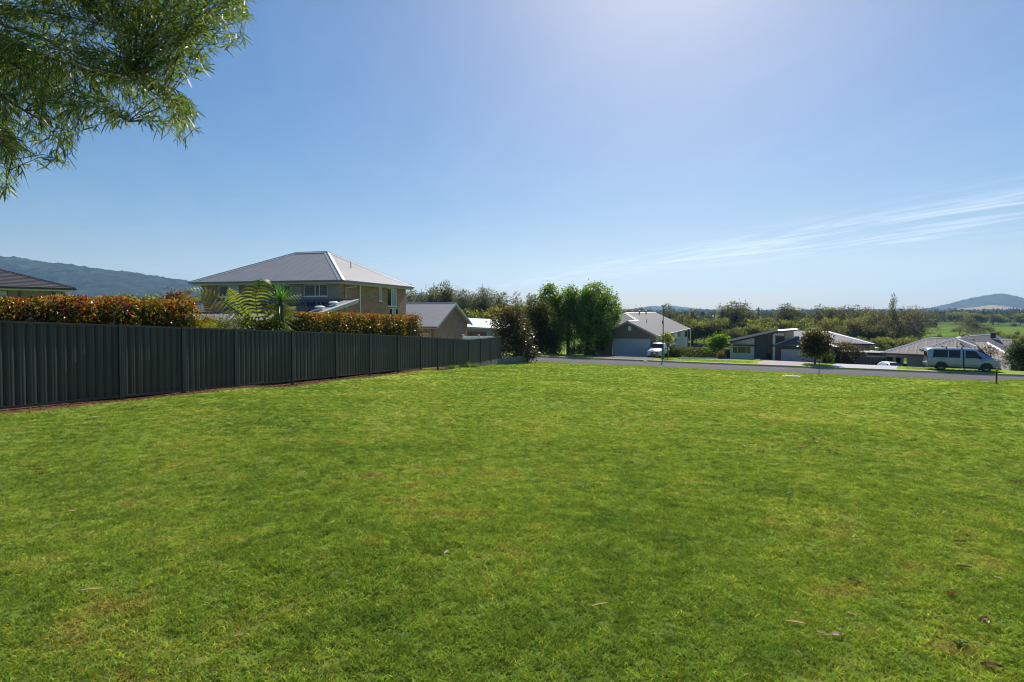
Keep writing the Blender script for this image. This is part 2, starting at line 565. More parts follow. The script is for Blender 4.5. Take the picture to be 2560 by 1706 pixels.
# ------------------------------------------------------------------ road, kerbs, driveways
def strip(name, prof, s0, s1, ds, m, label, cat, kind='structure'):
    """sweep a (q, z) profile along the road"""
    S = np.arange(s0, s1 + 1e-6, ds)
    P = np.array(prof)
    V = np.zeros((len(S), len(P), 3))
    for i, s in enumerate(S):
        for j, (q, z) in enumerate(P):
            a = sq(s, q); V[i, j] = (a[0], a[1], z)
    idx = np.arange(len(S) * len(P)).reshape(len(S), len(P))
    F = np.stack([idx[:-1, :-1], idx[1:, :-1], idx[1:, 1:], idx[:-1, 1:]], -1).reshape(-1, 4)
    o = np_mesh(name, V.reshape(-1, 3), F, m)
    return tag(o, label, cat, kind=kind)


asphalt = mat('asphalt', (0.085, 0.083, 0.088), 0.95, 0.16, 0.9, 0.5, 60, spec=0.12)
conc = mat('kerb_concrete', (0.36, 0.31, 0.265), 0.95, 0.14, 1.5, 0.3, 30, spec=0.15)
conc_pink = mat('driveway_pink_concrete', (0.31, 0.265, 0.245), 0.95, 0.1, 1.1, 0.25, 40, spec=0.15)
conc_grey = mat('driveway_grey_concrete', (0.36, 0.36, 0.38), 0.95, 0.1, 1.1, 0.25, 40, spec=0.15)
agg = mat('driveway_dark_aggregate', (0.12, 0.11, 0.105), 0.95, 0.14, 1.6, 0.4, 60, spec=0.12)
R = -ROADH
strip('road', [(49.26, R + 0.005), (51, R + 0.045), (52.6, R + 0.06), (54.2, R + 0.045), (55.94, R + 0.005)], -420, 420, 4, asphalt,
      'grey asphalt residential street crossing behind the mown block', 'road')
strip('kerb', [(55.7, R + 0.004), (55.72, R + 0.03), (55.98, R + 0.11), (56.12, R + 0.165), (56.32, R + 0.17), (56.34, R - 0.05)], -420, 420, 3, conc,
      'beige concrete roll kerb along the houses side of the street', 'kerb')
strip('kerb', [(49.5, R + 0.004), (49.48, R + 0.03), (49.22, R + 0.11), (49.08, R + 0.165), (48.94, R + 0.17), (48.92, R - 0.05)], -420, 420, 3, conc,
      'beige concrete roll kerb along the mown block side of the street', 'kerb')


def drive(name, near_px, far_pts, m, label, lift=0.03, n=24, q0=56.0):
    """driveway sheet: near edge between two photo columns on the far kerb, far edge between two ground points"""
    def kerb_pt(px):
        u = ray(px, 800).x
        # point with X = u*Y on q = q0
        Y = q0 / (NQ[0] * u + NQ[1]); return np.array((u * Y, Y))
    a, b = kerb_pt(near_px[0]), kerb_pt(near_px[1])
    c, d = np.array(far_pts[0][:2]), np.array(far_pts[1][:2])
    V = []; F = []
    for i in range(n + 1):
        t = i / n
        for j in range(9):
            w = j / 8
            p = (a * (1 - w) + b * w) * (1 - t) + (c * (1 - w) + d * w) * t
            V.append((p[0], p[1], Hf(p[0], p[1]) + lift * min(1, 0.4 + t * 3)))
    for i in range(n):
        for j in range(8):
            k = i * 9 + j
            F.append((k, k + 1, k + 10, k + 9))
    o = np_mesh(name, np.array(V), np.array(F), m)
    return tag(o, label, 'driveway', kind='structure')

# ------------------------------------------------------------------ hills
def hill_mat(name, c1, c2, c3, scale):
    m = bpy.data.materials.new(name)
    m.use_nodes = True
    nt = m.node_tree
    N, L = nt.nodes.new, nt.links.new
    p = nt.nodes['Principled BSDF']
    p.inputs['Roughness'].default_value = 1.0
    p.inputs['Specular IOR Level'].default_value = 0.0
    g = N('ShaderNodeNewGeometry')
    a = N('ShaderNodeTexNoise'); a.inputs['Scale'].default_value = scale; a.inputs['Detail'].default_value = 9; a.inputs['Roughness'].default_value = 0.66
    L(g.outputs['Position'], a.inputs['Vector'])
    r = N('ShaderNodeValToRGB')
    r.color_ramp.elements[0].position = 0.36; r.color_ramp.elements[0].color = (*c1, 1)
    r.color_ramp.elements[1].position = 0.62; r.color_ramp.elements[1].color = (*c2, 1)
    L(a.outputs[0], r.inputs[0])
    w = N('ShaderNodeAttribute'); w.attribute_name = 'cleared'
    b = N('ShaderNodeTexNoise'); b.inputs['Scale'].default_value = scale * 0.5; b.inputs['Detail'].default_value = 5
    L(g.outputs['Position'], b.inputs['Vector'])
    ad = N('ShaderNodeMath'); ad.operation = 'ADD'; L(w.outputs['Fac'], ad.inputs[0]); L(b.outputs[0], ad.inputs[1])
    mr = N('ShaderNodeMapRange'); mr.inputs[1].default_value = 0.93; mr.inputs[2].default_value = 1.02; L(ad.outputs[0], mr.inputs[0])
    mx = N('ShaderNodeMix'); mx.data_type = 'RGBA'; L(mr.outputs[0], mx.inputs['Factor']); L(r.outputs[0], mx.inputs['A']); mx.inputs['B'].default_value = (*c3, 1)
    L(mx.outputs['Result'], p.inputs['Base Color'])
    return m


def fbm(x, y, seed, octs=6, base=1.0, gain=0.52):
    """cheap value noise sum"""
    r = np.random.default_rng(seed)
    out = np.zeros_like(x); amp = 1.0
    for o in range(octs):
        G = r.random((64, 64)) * 2 - 1
        fx = x * base * 2 ** o + r.random() * 50; fy = y * base * 2 ** o + r.random() * 50
        ix = np.floor(fx).astype(int); iy = np.floor(fy).astype(int)
        tx = fx - ix; ty = fy - iy
        tx = tx * tx * (3 - 2 * tx); ty = ty * ty * (3 - 2 * ty)
        g = lambda a, b: G[a % 64, b % 64]
        out += amp * ((g(ix, iy) * (1 - tx) + g(ix + 1, iy) * tx) * (1 - ty) + (g(ix, iy + 1) * (1 - tx) + g(ix + 1, iy + 1) * tx) * ty)
        amp *= gain
    return out


def ridge(name, pts, Y, depth, m, label, seed, rough=0.06, canopy=0.0, cleared=None, nx=520, ny=56, foot=None):
    """a range of hills whose crest, seen from the lot, runs through pts (photo px, py) at distance about Y"""
    px = np.array([p[0] for p in pts], float); py = np.array([p[1] for p in pts], float)
    cols = np.linspace(px[0], px[-1], nx)
    crest = np.interp(cols, px, py)
    zc = np.array([ray(a, b).z for a, b in zip(cols, crest)]) * Y
    ux = (cols - 1280.0) / FOC
    V = np.zeros((ny, nx, 3)); CL = np.zeros((ny, nx))
    base = -15.6
    for j in range(ny):
        t = j / (ny - 1)                       # 0 near foot, 0.62 crest, 1 back foot
        yy = Y - depth * 0.62 + depth * t
        x = ux * (Y * 0.35 + yy * 0.65)
        s = t / 0.62 if t < 0.62 else (1 - t) / 0.38
        s = np.clip(s, 0, 1)
        prof = s ** 1.15 * (1.35 - 0.35 * s)
        zz = base - 3 + (zc - base + 3) * prof
        relief = fbm(x / depth * 3.2, np.full(nx, yy) / depth * 3.2, seed) * rough * np.maximum(zc - base, 20) * (4 * s * (1 - s) + 0.10)
        zz = zz + relief
        if canopy:
            zz = zz + canopy * fbm(x / 34.0, np.full(nx, yy) / 34.0, seed + 5, 3, 1.0, 0.6) * min(1, s * 4)
        V[j, :, 0] = x; V[j, :, 1] = yy; V[j, :, 2] = zz
        if cleared:
            CL[j] = np.clip(cleared(cols, s), 0, 1)
    idx = np.arange(nx * ny).reshape(ny, nx)
    F = np.stack([idx[:-1, :-1], idx[:-1, 1:], idx[1:, 1:], idx[1:, :-1]], -1).reshape(-1, 4)
    o = np_mesh(name, V.reshape(-1, 3), F, m, smooth=not canopy)
    a = o.data.attributes.new('cleared', 'FLOAT', 'POINT'); a.data.foreach_set('value', CL.ravel().astype(np.float32))
    return tag(o, label, 'hill', kind='structure')


forest = hill_mat('forest_slope', (0.006, 0.012, 0.009), (0.046, 0.060, 0.032), (0.20, 0.20, 0.09), 0.016)
dryhill = hill_mat('dry_hill', (0.026, 0.036, 0.018), (0.055, 0.065, 0.030), (0.30, 0.23, 0.13), 0.007)
ridge('mountain', [(-1500, 600), (-700, 606), (-250, 628), (0, 640), (45, 643), (110, 655), (190, 662), (250, 671), (330, 680), (420, 694), (480, 702), (560, 711), (680, 722), (840, 731), (960, 738), (1010, 741), (1060, 736), (1090, 742), (1180, 756), (1290, 765), (1400, 775)], 2900, 1900, forest,
      'long forested escarpment falling to the right behind the brick houses', 3, 0.10, 5.5, cleared=lambda c, s: 0.72 * ((s < 0.24) & (c < 420)) + 0.25 * (s < 0.1), nx=900, ny=90)
ridge('mountain', [(2220, 781), (2290, 776), (2330, 770), (2370, 761), (2410, 750), (2450, 741), (2475, 738), (2500, 733), (2530, 738), (2560, 747), (2640, 762), (2800, 772), (3100, 778)], 4300, 1700, dryhill,
      'broad wooded hill with a rounded summit rising over the paddocks', 11, 0.10, 4.0, nx=420, ny=60)
ridge('hill', [(2250, 783), (2330, 777), (2400, 772), (2440, 768), (2470, 763), (2490, 762), (2520, 766), (2560, 774), (2640, 778), (2800, 779)], 3300, 800, dryhill,
      'bare brown grassy hill in front of the wooded summit', 21, 0.12, 1.5, cleared=lambda c, s: 0.75 - 0.25 * ((c > 2478) & (c < 2512) & (s > .3)) + 0 * s, nx=320, ny=44)
ridge('hill', [(1500, 778), (1545, 775), (1580, 772), (1610, 768), (1632, 765), (1660, 767), (1680, 764), (1700, 767), (1735, 771), (1760, 774), (1800, 775), (1840, 777), (1900, 779)], 6200, 1500, dryhill,
      'low flat-topped blue hill on the skyline beyond the gable roof', 31, 0.06, 3.0, nx=300, ny=36)
ridge('hill', [(1740, 779), (1860, 776), (1960, 776), (2020, 774), (2060, 773), (2120, 774), (2180, 773), (2240, 772), (2300, 775), (2420, 778)], 6700, 900, dryhill,
      'thin low blue ridge on the skyline above the tree belt', 41, 0.06, 2.0, nx=300, ny=30)

# the air between here and the hills
hz = MB().box(-8300, 8300, -8200, 8300, -60, 430)
hm = bpy.data.materials.new('air')
hm.use_nodes = True
hm.node_tree.nodes.clear()
_o = hm.node_tree.nodes.new('ShaderNodeOutputMaterial')
_v = hm.node_tree.nodes.new('ShaderNodeVolumePrincipled')
_v.inputs['Color'].default_value = (0.36, 0.62, 1.0, 1)
_v.inputs['Density'].default_value = 0.000085
_v.inputs['Anisotropy'].default_value = 0.25
hm.node_tree.links.new(_v.outputs[0], _o.inputs['Volume'])
HAZE = True
if HAZE:
    ho = hz.build('haze', hm)
    tag(ho, 'thin blue summer haze over the whole valley', 'haze', kind='stuff')

# ------------------------------------------------------------------ metal fence
fence_m = mat('fence_dark_steel', (0.0165, 0.0195, 0.0225), 0.42, 0.42, 2.2, 0.05, 30, spec=0.5, stretch=(1, 1, 0.18))
frame_m = mat('fence_frame_steel_skylit', (0.030, 0.035, 0.040), 0.38, 0.25, 3.0, 0.05, 30, spec=0.5, stretch=(1, 1, 0.3))  # same steel as the panels, lightened to paint in the sky's light
PX = [-235, 298, 455, 586, 729, 838, 923, 994, 1051, 1094, 1134, 1171, 1201, 1227, 1252]
TOP = [793, 812, 818, 822.6, 827.5, 832, 835.5, 839, 842, 844.5, 847, 849.3, 847, 844.4, 841.8]
BOT = [1046, 994, 980, 966.5, 953.5, 942, 933.5, 926, 921.5, 918.5, 915, 911.5, 907, 901.5, 896]


def line_hit(px, A, B):
    """point on the plan line A-B seen at photo column px"""
    u = (px - 1280.0) / (FOC * math.cos(PITCH))
    d = B - A
    t = (u * A[1] - A[0]) / (d[0] - u * d[1])
    return A + d * t


fence = thing('metal_fence', 'dark grey ribbed steel fence running along the edge of the mown grass', 'fence', (float(FENCE_A[0]), float(FENCE_A[1]), Hf(*FENCE_A)))
fo = Vector(fence.location)
posts = []
for px, t, b in zip(PX, TOP, BOT):
    p = line_hit(px, FENCE_A, FENCE_B) if px <= 1171 else line_hit(px, FENCE_B, FENCE_C)
    zt = ray(px, t).z * p[1]; zb = ray(px, b).z * p[1]
    posts.append((p, zt, zb))
for i, (p, zt, zb) in enumerate(posts):
    d = (posts[min(i + 1, len(posts) - 1)][0] - posts[max(i - 1, 0)][0]); d = d / np.linalg.norm(d)
    a = Vector((d[0], d[1], 0)); n = Vector((d[1], -d[0], 0))
    g = Hf(*p) - 0.25
    c = Vector((p[0], p[1], 0))
    mb = MB()
    # two channel posts back to back with a lip
    for s in (-1, 1):
        q = c + a * (0.026 * s)
        mb.hexa([q - a * 0.022 - n * 0.03 + Vector((0, 0, g)), q + a * 0.022 - n * 0.03 + Vector((0, 0, g)), q + a * 0.022 + n * 0.052 + Vector((0, 0, g)), q - a * 0.022 + n * 0.052 + Vector((0, 0, g)),
                 q - a * 0.022 - n * 0.03 + Vector((0, 0, zt + 0.012)), q + a * 0.022 - n * 0.03 + Vector((0, 0, zt + 0.012)), q + a * 0.022 + n * 0.052 + Vector((0, 0, zt + 0.012)), q - a * 0.022 + n * 0.052 + Vector((0, 0, zt + 0.012))])
    mb.v = [tuple(Vector(v) - fo) for v in mb.v]
    mb.build('post', frame_m, fence)
for i in range(len(posts) - 1):
    (p, zt, zb), (q, yt, yb) = posts[i], posts[i + 1]
    L_ = np.linalg.norm(q - p); d = (q - p) / L_
    n = np.array((d[1], -d[0]))
    step = 0.196
    k = max(3, int(round(L_ / step))); step = L_ / k
    prof = []
    for j in range(k):
        s = j * step
        prof += [(s + 0.0 * step, -0.016), (s + 0.11 * step, -0.016), (s + 0.16 * step, 0.022), (s + 0.55 * step, 0.024), (s + 0.60 * step, 0.019), (s + 0.65 * step, 0.024), (s + 0.93 * step, 0.022)]
    prof.append((L_, -0.016))
    V = []; F = []
    for s, o in prof:
        w = s / L_
        x = p + d * s + n * o
        for z in (zb * (1 - w) + yb * w + 0.012, zt * (1 - w) + yt * w - 0.012):
            V.append((x[0] - fo.x, x[1] - fo.y, z - fo.z))
    for j in range(len(prof) - 1):
        F.append((2 * j, 2 * j + 2, 2 * j + 3, 2 * j + 1))
    np_mesh('panel', np.array(V), np.array(F), fence_m, fence)
    for nm, za, zb_, h in (('top_rail', zt, yt, 0.045), ('bottom_rail', zb, yb, 0.05)):
        sgn = -1 if nm == 'top_rail' else 1
        a = Vector((p[0] + d[0] * 0.048, p[1] + d[1] * 0.048, za + sgn * h / 2 - (0.003 if sgn < 0 else 0))) - fo
        b = Vector((q[0] - d[0] * 0.048, q[1] - d[1] * 0.048, zb_ + sgn * h / 2 - (0.003 if sgn < 0 else 0))) - fo
        m_ = MB().bar(a, b, 0.062, h)
        # a lip on the face of the rail
        lip = Vector((n[0], n[1], 0)) * 0.034
        m_.bar(a + lip + Vector((0, 0, sgn * h * 0.3)), b + lip + Vector((0, 0, sgn * h * 0.3)), 0.008, h * 0.35)
        m_.build(nm, frame_m, fence)

# plinth / retaining wall of concrete sleepers under the last bays and on past the fence end
sleeper_m = mat('weathered_concrete_sleeper', (0.20, 0.20, 0.17), 0.9, 0.3, 2.2, 0.4, 18)
galv = mat('galvanised_steel', (0.22, 0.24, 0.25), 0.5, 0.15, 4, spec=0.5, metal=0.3)
rw_px = [1171, 1201, 1227, 1252, 1268, 1284, 1298, 1320]
rw_top = [911.5, 907, 901.5, 896, 894.5, 893, 891, 888]
D_end = line_hit(1321, FENCE_B, FENCE_C * 1.0 + (FENCE_C - FENCE_B) * 0.0)
rw_pts = []
for px, t in zip(rw_px, rw_top):
    if px <= 1252:
        p = line_hit(px, FENCE_B, FENCE_C)
    else:
        w = (px - 1252) / (1320 - 1252.0)
        p = line_hit(px, FENCE_C, FENCE_C + np.array((2.4, 3.8)))
    rw_pts.append((p, ray(px, t).z * p[1]))
rw = thing('retaining_wall', 'low weathered concrete sleeper retaining wall at the end of the dark fence', 'wall', (rw_pts[0][0][0], rw_pts[0][0][1], Hf(*rw_pts[0][0])))
ro = Vector(rw.location)
for i in range(len(rw_pts) - 1):
    (p, zt), (q, yt) = rw_pts[i], rw_pts[i + 1]
    d = (q - p) / np.linalg.norm(q - p)
    nsl = 3
    for k in range(nsl):
        a = Vector((p[0] + d[0] * 0.04, p[1] + d[1] * 0.04, zt - 0.1 - 0.2 * k)) - ro
        b = Vector((q[0] - d[0] * 0.04, q[1] - d[1] * 0.04, yt - 0.1 - 0.2 * k)) - ro
        if k == 0 and i < 3:
            a.z -= 0.012; b.z -= 0.012
        MB().bar(a, b, 0.075, 0.188).build('sleeper', sleeper_m, rw)
for i, (p, zt) in enumerate(rw_pts[1:], 1):
    zt_ = zt + (0.02 if i > 3 else -0.03)
    o = Vector((p[0], p[1], 0)) - ro
    m_ = MB()
    m_.box(o.x - 0.05, o.x + 0.05, o.y - 0.06, o.y - 0.045, Hf(*p) - 0.3 - ro.z, zt_ - ro.z)
    m_.box(o.x - 0.05, o.x + 0.05, o.y + 0.045, o.y + 0.06, Hf(*p) - 0.3 - ro.z, zt_ - ro.z)
    m_.box(o.x - 0.006, o.x + 0.006, o.y - 0.045, o.y + 0.045, Hf(*p) - 0.3 - ro.z, zt_ - ro.z)
    m_.build('post', galv, rw)

# ------------------------------------------------------------------ house helpers
glass = mat('window_glass', (0.018, 0.022, 0.027), 0.06, 0.25, 1.2, spec=0.6)
glass_pale = mat('pale_window_glass', (0.30, 0.37, 0.42), 0.12, 0.1, 1.0, spec=0.6)  # even pale blue-grey pane colour
white_al = mat('white_aluminium', (0.72, 0.73, 0.72), 0.4, 0.04, 4)
fascia_m = mat('grey_gutter_steel', (0.13, 0.125, 0.125), 0.45, 0.06, 3)
fascia_lt = mat('pale_grey_fascia', (0.42, 0.42, 0.42), 0.5, 0.06, 3)
soffit_m = mat('soffit_board', (0.42, 0.41, 0.38), 0.8, 0.05, 3)


def part(mb, name, m, parent, smooth=False):
    return mb.build(name, m, parent, smooth)


def wall(parent, m, P0, P1, z0, z1, openings=(), depth=0.09, name='wall', zslope=None):
    """vertical wall from P0 to P1 (local xy), outside on the right of the direction P0->P1; rectangular openings (u0,u1,z0,z1) get reveals"""
    P0, P1 = np.array(P0, float), np.array(P1, float)
    L_ = np.linalg.norm(P1 - P0); d = (P1 - P0) / L_
    n = np.array((d[1], -d[0]))
    us = sorted({0.0, L_, *[o[0] for o in openings], *[o[1] for o in openings]})
    zs = sorted({z0, z1, *[o[2] for o in openings], *[o[3] for o in openings]})
    mb = MB()
    def P(u, z, inn=0.0):
        x = P0 + d * u - n * inn
        return (x[0], x[1], z)
    for a, b in zip(us[:-1], us[1:]):
        for c, e in zip(zs[:-1], zs[1:]):
            mu, mz = (a + b) / 2, (c + e) / 2
            if any(o[0] < mu < o[1] and o[2] < mz < o[3] for o in openings):
                continue
            mb.poly([P(a, c), P(b, c), P(b, e), P(a, e)])
    for o in openings:
        a, b, c, e = o[:4]
        mb.poly([P(a, c), P(a, e), P(a, e, depth), P(a, c, depth)])
        mb.poly([P(b, c), P(b, c, depth), P(b, e, depth), P(b, e)])
        mb.poly([P(a, c), P(a, c, depth), P(b, c, depth), P(b, c)])
        mb.poly([P(a, e), P(b, e), P(b, e, depth), P(a, e, depth)])
    w = part(mb, name, m, parent)
    return w, P, n, d


def window(parent, P0, P1, u0, u1, z0, z1, splits=(0.5,), frame=None, panes=None, fw=0.05, depth=0.09, name='window', sill=True):
    """frame in the opening, one pane per light"""
    frame = frame or white_al
    P0, P1 = np.array(P0, float), np.array(P1, float)
    d = (P1 - P0) / np.linalg.norm(P1 - P0); n = np.array((d[1], -d[0]))
    ang = math.atan2(d[1], d[0])
    mb = MB()
    y0, y1 = -0.055, 0.0            # local: x along, y outward is -y
    W, Hh = u1 - u0, z1 - z0
    mb.box(0, W, y0, y1, 0, fw); mb.box(0, W, y0, y1, Hh - fw, Hh)
    mb.box(0, fw, y0 + 0.001, y1, fw, Hh - fw); mb.box(W - fw, W, y0 + 0.001, y1, fw, Hh - fw)
    cuts = [0] + list(splits) + [1]
    for s in splits:
        mb.box(W * s - fw * 0.5, W * s + fw * 0.5, y0 + 0.002, y1, fw, Hh - fw)
    if sill:
        mb.box(-0.04, W + 0.04, -0.12, 0.02, -0.05, -0.002)
    o = mb.build(name, frame, parent)
    c = P0 + d * u0 - n * (depth - 0.01)
    o.location = (c[0], c[1], z0)
    o.rotation_euler = (0, 0, ang)
    for i in range(len(cuts) - 1):
        pm = (panes[i] if panes else glass)
        a, b = W * cuts[i] + fw * 0.5, W * cuts[i + 1] - fw * 0.5
        MB().box(a, b, -0.02 - 0.004 * i, -0.008, fw, Hh - fw).build('pane', pm, o)
    return o


def roof_plane(roof, poly, m, pitch=0.152, amp=0.011, sheet=0.762, name='roof_sheet', across=None):
    """corrugated sheets covering a plane polygon; corrugations run down the slope"""
    P = [Vector(p) for p in poly]
    n = Vector((0, 0, 0))
    for i in range(len(P)):
        n += (P[i] - P[0]).cross(P[(i + 1) % len(P)] - P[0])
    n.normalize()
    if n.z < 0:
        n = -n
    down = Vector((0, 0, -1)) - n * (-n.z)
    down.normalize()
    ac = down.cross(n).normalized()
    if across is not None and ac.dot(Vector(across)) < 0:
        ac = -ac
    C = [p.dot(ac) for p in P]; D = [p.dot(down) for p in P]
    base = P[0] - ac * C[0] - down * D[0]
    lo, hi = min(C), max(C)
    def span(c):
        ds = []
        for i in range(len(P)):
            j = (i + 1) % len(P)
            c0, c1 = C[i], C[j]
            if (c0 - c) * (c1 - c) <= 0 and abs(c1 - c0) > 1e-9:
                t = (c - c0) / (c1 - c0)
                ds.append(D[i] + (D[j] - D[i]) * t)
        return (min(ds), max(ds)) if ds else None
    nsheet = max(1, int(math.ceil((hi - lo) / sheet)))
    w = (hi - lo) / nsheet
    per = max(2, int(round(w / pitch)) * 2)
    for k in range(nsheet):
        V = []; F = []
        for i in range(per + 1):
            c = lo + k * w + w * i / per
            c = min(max(c, lo + 1e-5), hi - 1e-5)
            sp = span(c)
            if sp is None:
                continue
            off = amp if i % 2 == 0 else -amp
            lap = 0.006 * (1 - i / per)
            for dd in sp:
                q = base + ac * c + down * dd + n * (off + lap)
                V.append(tuple(q))
            a = len(V)
            if a >= 4:
                F.append((a - 4, a - 2, a - 1, a - 3))
        if F:
            np_mesh(name, np.array(V), np.array(F), m, roof)


def cap(roof, p, q, m, w=0.34, h=0.05, name='ridge_cap'):
    p, q = Vector(p), Vector(q)
    d = (q - p).normalized()
    side = d.cross(Vector((0, 0, 1))).normalized()
    mb = MB()
    drop = Vector((0, 0, -w * 0.2))
    up = Vector((0, 0, h))
    for s in (-1, 1):
        a = side * (w / 2 * s) + drop
        mb.poly([p + up, q + up, q + up + a, p + up + a] if s > 0 else [p + up, p + up + a, q + up + a, q + up])
        mb.poly([p + up + a, q + up + a, q + a - up * .5, p + a - up * .5] if s > 0 else [p + up + a, p + a - up * .5, q + a - up * .5, q + up + a])
    mb.tube([p + up * 1.1, q + up * 1.1], 0.03, 6)
    return mb.build(name, m, roof)


def eaves(roof, pts, gut_m, fas_m, closed=True, gh=0.13, fh=0.16):
    """gutter and fascia boards along the eave line pts (outer edge, at gutter top)"""
    n = len(pts)
    for i in range(n if closed else n - 1):
        p, q = Vector(pts[i]), Vector(pts[(i + 1) % n])
        d = (q - p).normalized()
        ins = Vector((-d.y, d.x, 0))          # inward for counter-clockwise eaves
        g = MB().bar(p - d * 0.06 - ins * 0.05 + Vector((0, 0, -gh / 2)), q + d * 0.06 - ins * 0.05 + Vector((0, 0, -gh / 2)), 0.11, gh)
        g.build('gutter', gut_m, roof)
        f = MB().bar(p + d * 0.012 + ins * 0.02 + Vector((0, 0, -gh - fh / 2 + 0.05)), q - d * 0.012 + ins * 0.02 + Vector((0, 0, -gh - fh / 2 + 0.05)), 0.025, fh)
        f.build('fascia', fas_m, roof)


def hip_roof(parent, x0, x1, y0, y1, ze, zr, axis, i0, i1, m, cap_m, gut_m, fas_m, pitch=0.152, amp=0.011, sheet=0.762, name='roof', planes='fblr', cap_w=0.34):
    """hip roof over a rectangle; ridge along axis, inset i0/i1 from its ends"""
    roof = MB().box(x0 + 0.05, x1 - 0.05, y0 + 0.05, y1 - 0.05, ze - 0.26, ze - 0.235).build(name, soffit_m, parent)
    if axis == 'x':
        ym = (y0 + y1) / 2
        A, B = (x0 + i0, ym, zr), (x1 - i1, ym, zr)
        pl = {'f': [(x0, y0, ze), (x1, y0, ze), B, A], 'b': [(x1, y1, ze), (x0, y1, ze), A, B], 'l': [(x0, y1, ze), (x0, y0, ze), A], 'r': [(x1, y0, ze), (x1, y1, ze), B]}
        hips = [((x0, y0, ze), A), ((x0, y1, ze), A), ((x1, y0, ze), B), ((x1, y1, ze), B)]
    else:
        xm = (x0 + x1) / 2
        A, B = (xm, y0 + i0, zr), (xm, y1 - i1, zr)
        pl = {'f': [(x0, y0, ze), (x1, y0, ze), A], 'b': [(x1, y1, ze), (x0, y1, ze), B], 'l': [(x0, y1, ze), (x0, y0, ze), A, B], 'r': [(x1, y0, ze), (x1, y1, ze), B, A]}
        hips = [((x0, y0, ze), A), ((x1, y0, ze), A), ((x0, y1, ze), B), ((x1, y1, ze), B)]
    for k in planes:
        roof_plane(roof, pl[k], m, pitch, amp, sheet)
    for p, q in hips:
        cap(roof, p, q, cap_m, cap_w, name='hip_cap')
    cap(roof, A, B, cap_m, cap_w)
    eaves(roof, [(x0, y0, ze), (x1, y0, ze), (x1, y1, ze), (x0, y1, ze)], gut_m, fas_m)
    return roof


def along(px, O, rz, y_off=0.0):
    """local x on the line (local y = y_off) of a frame at O turned rz, seen at photo column px; also returns the depth"""
    e = np.array((math.cos(rz), math.sin(rz))); n = np.array((-math.sin(rz), math.cos(rz)))
    A = np.array(O[:2]) + n * y_off
    p = line_hit(px, A, A + e)
    return float((p - A) @ e), float(p[1])


def along_y(px, O, rz, x_off=0.0):
    e = np.array((math.cos(rz), math.sin(rz))); n = np.array((-math.sin(rz), math.cos(rz)))
    A = np.array(O[:2]) + e * x_off
    p = line_hit(px, A, A + n)
    return float((p - A) @ n), float(p[1])


def zpx(px, py, Y):
    return ray(px, py).z * Y


# ------------------------------------------------------------------ two-storey brick house with the grey hip roof
brick_br = brick_mat('brown_brick', (0.21, 0.098, 0.066), (0.345, 0.180, 0.120), (0.37, 0.30, 0.26))
roof_grey = mat('grey_corrugated_roof', (0.222, 0.226, 0.243), 0.72, 0.07, 0.9, spec=0.2)
clad = mat('taupe_weatherboard', (0.27, 0.245, 0.20), 0.7, 0.05, 2)
rz1 = math.radians(75.6)
O1 = (at(855, 700, 38.0).x, 38.0)
h1 = thing('brick_house', 'two-storey brown brick house with grey corrugated hip roof and lower solar roof', 'house', (O1[0], O1[1], Hf(*O1)), rz1)
z1 = h1.location.z
def Z1(v): return v - z1
ze = Z1(zpx(855, 700, 38.0)); zr = Z1(4.85)
W1, D1 = 11.75, 13.0
hip_roof(h1, 0, W1, 0, D1, ze, zr, 'y', 5.05, 5.05, roof_grey, fascia_lt, fascia_m, fascia_lt, cap_w=0.5)
wt = ze - 0.24
# camera-facing wall (local x = 0.5), runs from left to right as seen: P0 at y=D1-0.5, P1 at y=0.5
def u_left(px):
    y, Y = along_y(px, O1, rz1, 0.5); return (D1 - 0.5) - y, Y
P0, P1 = (0.5, D1 - 0.5), (0.5, 0.5)
ops = []
for a, b, t, bt in ((547, 597, 711, 743), (690, 727, 711, 745), (759.5, 819, 709.5, 741.5)):
    ua, Y = u_left(a); ub, _ = u_left(b)
    ops.append((ua, ub, Z1(zpx(a, bt, Y)), min(wt - 0.03, Z1(zpx(a, t, Y)))))
wall(h1, brick_br, P0, P1, 0, wt, ops)
window(h1, P0, P1, *ops[0], splits=(0.5,), panes=[glass, glass_pale])
window(h1, P0, P1, *ops[1], splits=(0.5,), panes=[glass_pale, glass])
window(h1, P0, P1, *ops[2], splits=(0.48, 0.66), panes=[glass, glass, glass])
# weatherboard cladding at the right end of that wall
uc0, _ = u_left(727.5); uc1 = (D1 - 1.0) - 0.0
bz0, bz1 = Z1(zpx(780, 752, 38.5)), wt
nb = 6
hb = (bz1 - bz0) / nb
for k in range(nb):
    za, zb = bz0 + k * hb, bz0 + (k + 1) * hb - 0.006
    segs = []
    a_, b_, c_, d_ = ops[2]
    c_ -= 0.12; a_ -= 0.10; b_ += 0.10
    if zb > c_ + 0.02 and za < d_:
        if za < c_ - 0.02:
            segs = [(uc0, uc1)]; zb_ = min(zb, c_)
            segs = [(uc0, a_), (b_, uc1)]
        else:
            segs = [(uc0, a_), (b_, uc1)]
    else:
        segs = [(uc0, uc1)]
    for s0, s1 in segs:
        y_a, y_b = (D1 - 0.5) - s1, (D1 - 0.5) - s0
        MB().hexa([(0.455, y_a, za), (0.499, y_a, za), (0.499, y_b, za), (0.455, y_b, za), (0.475, y_a, zb), (0.499, y_a, zb), (0.499, y_b, zb), (0.475, y_b, zb)]).build('cladding_board', clad, h1)
yt_a, yt_b = (D1 - 0.5) - uc1 - 0.1, (D1 - 0.5) - uc1
MB().box(0.44, 0.498, 0.46, 0.56, bz0, wt).build('corner_trim', clad, h1)
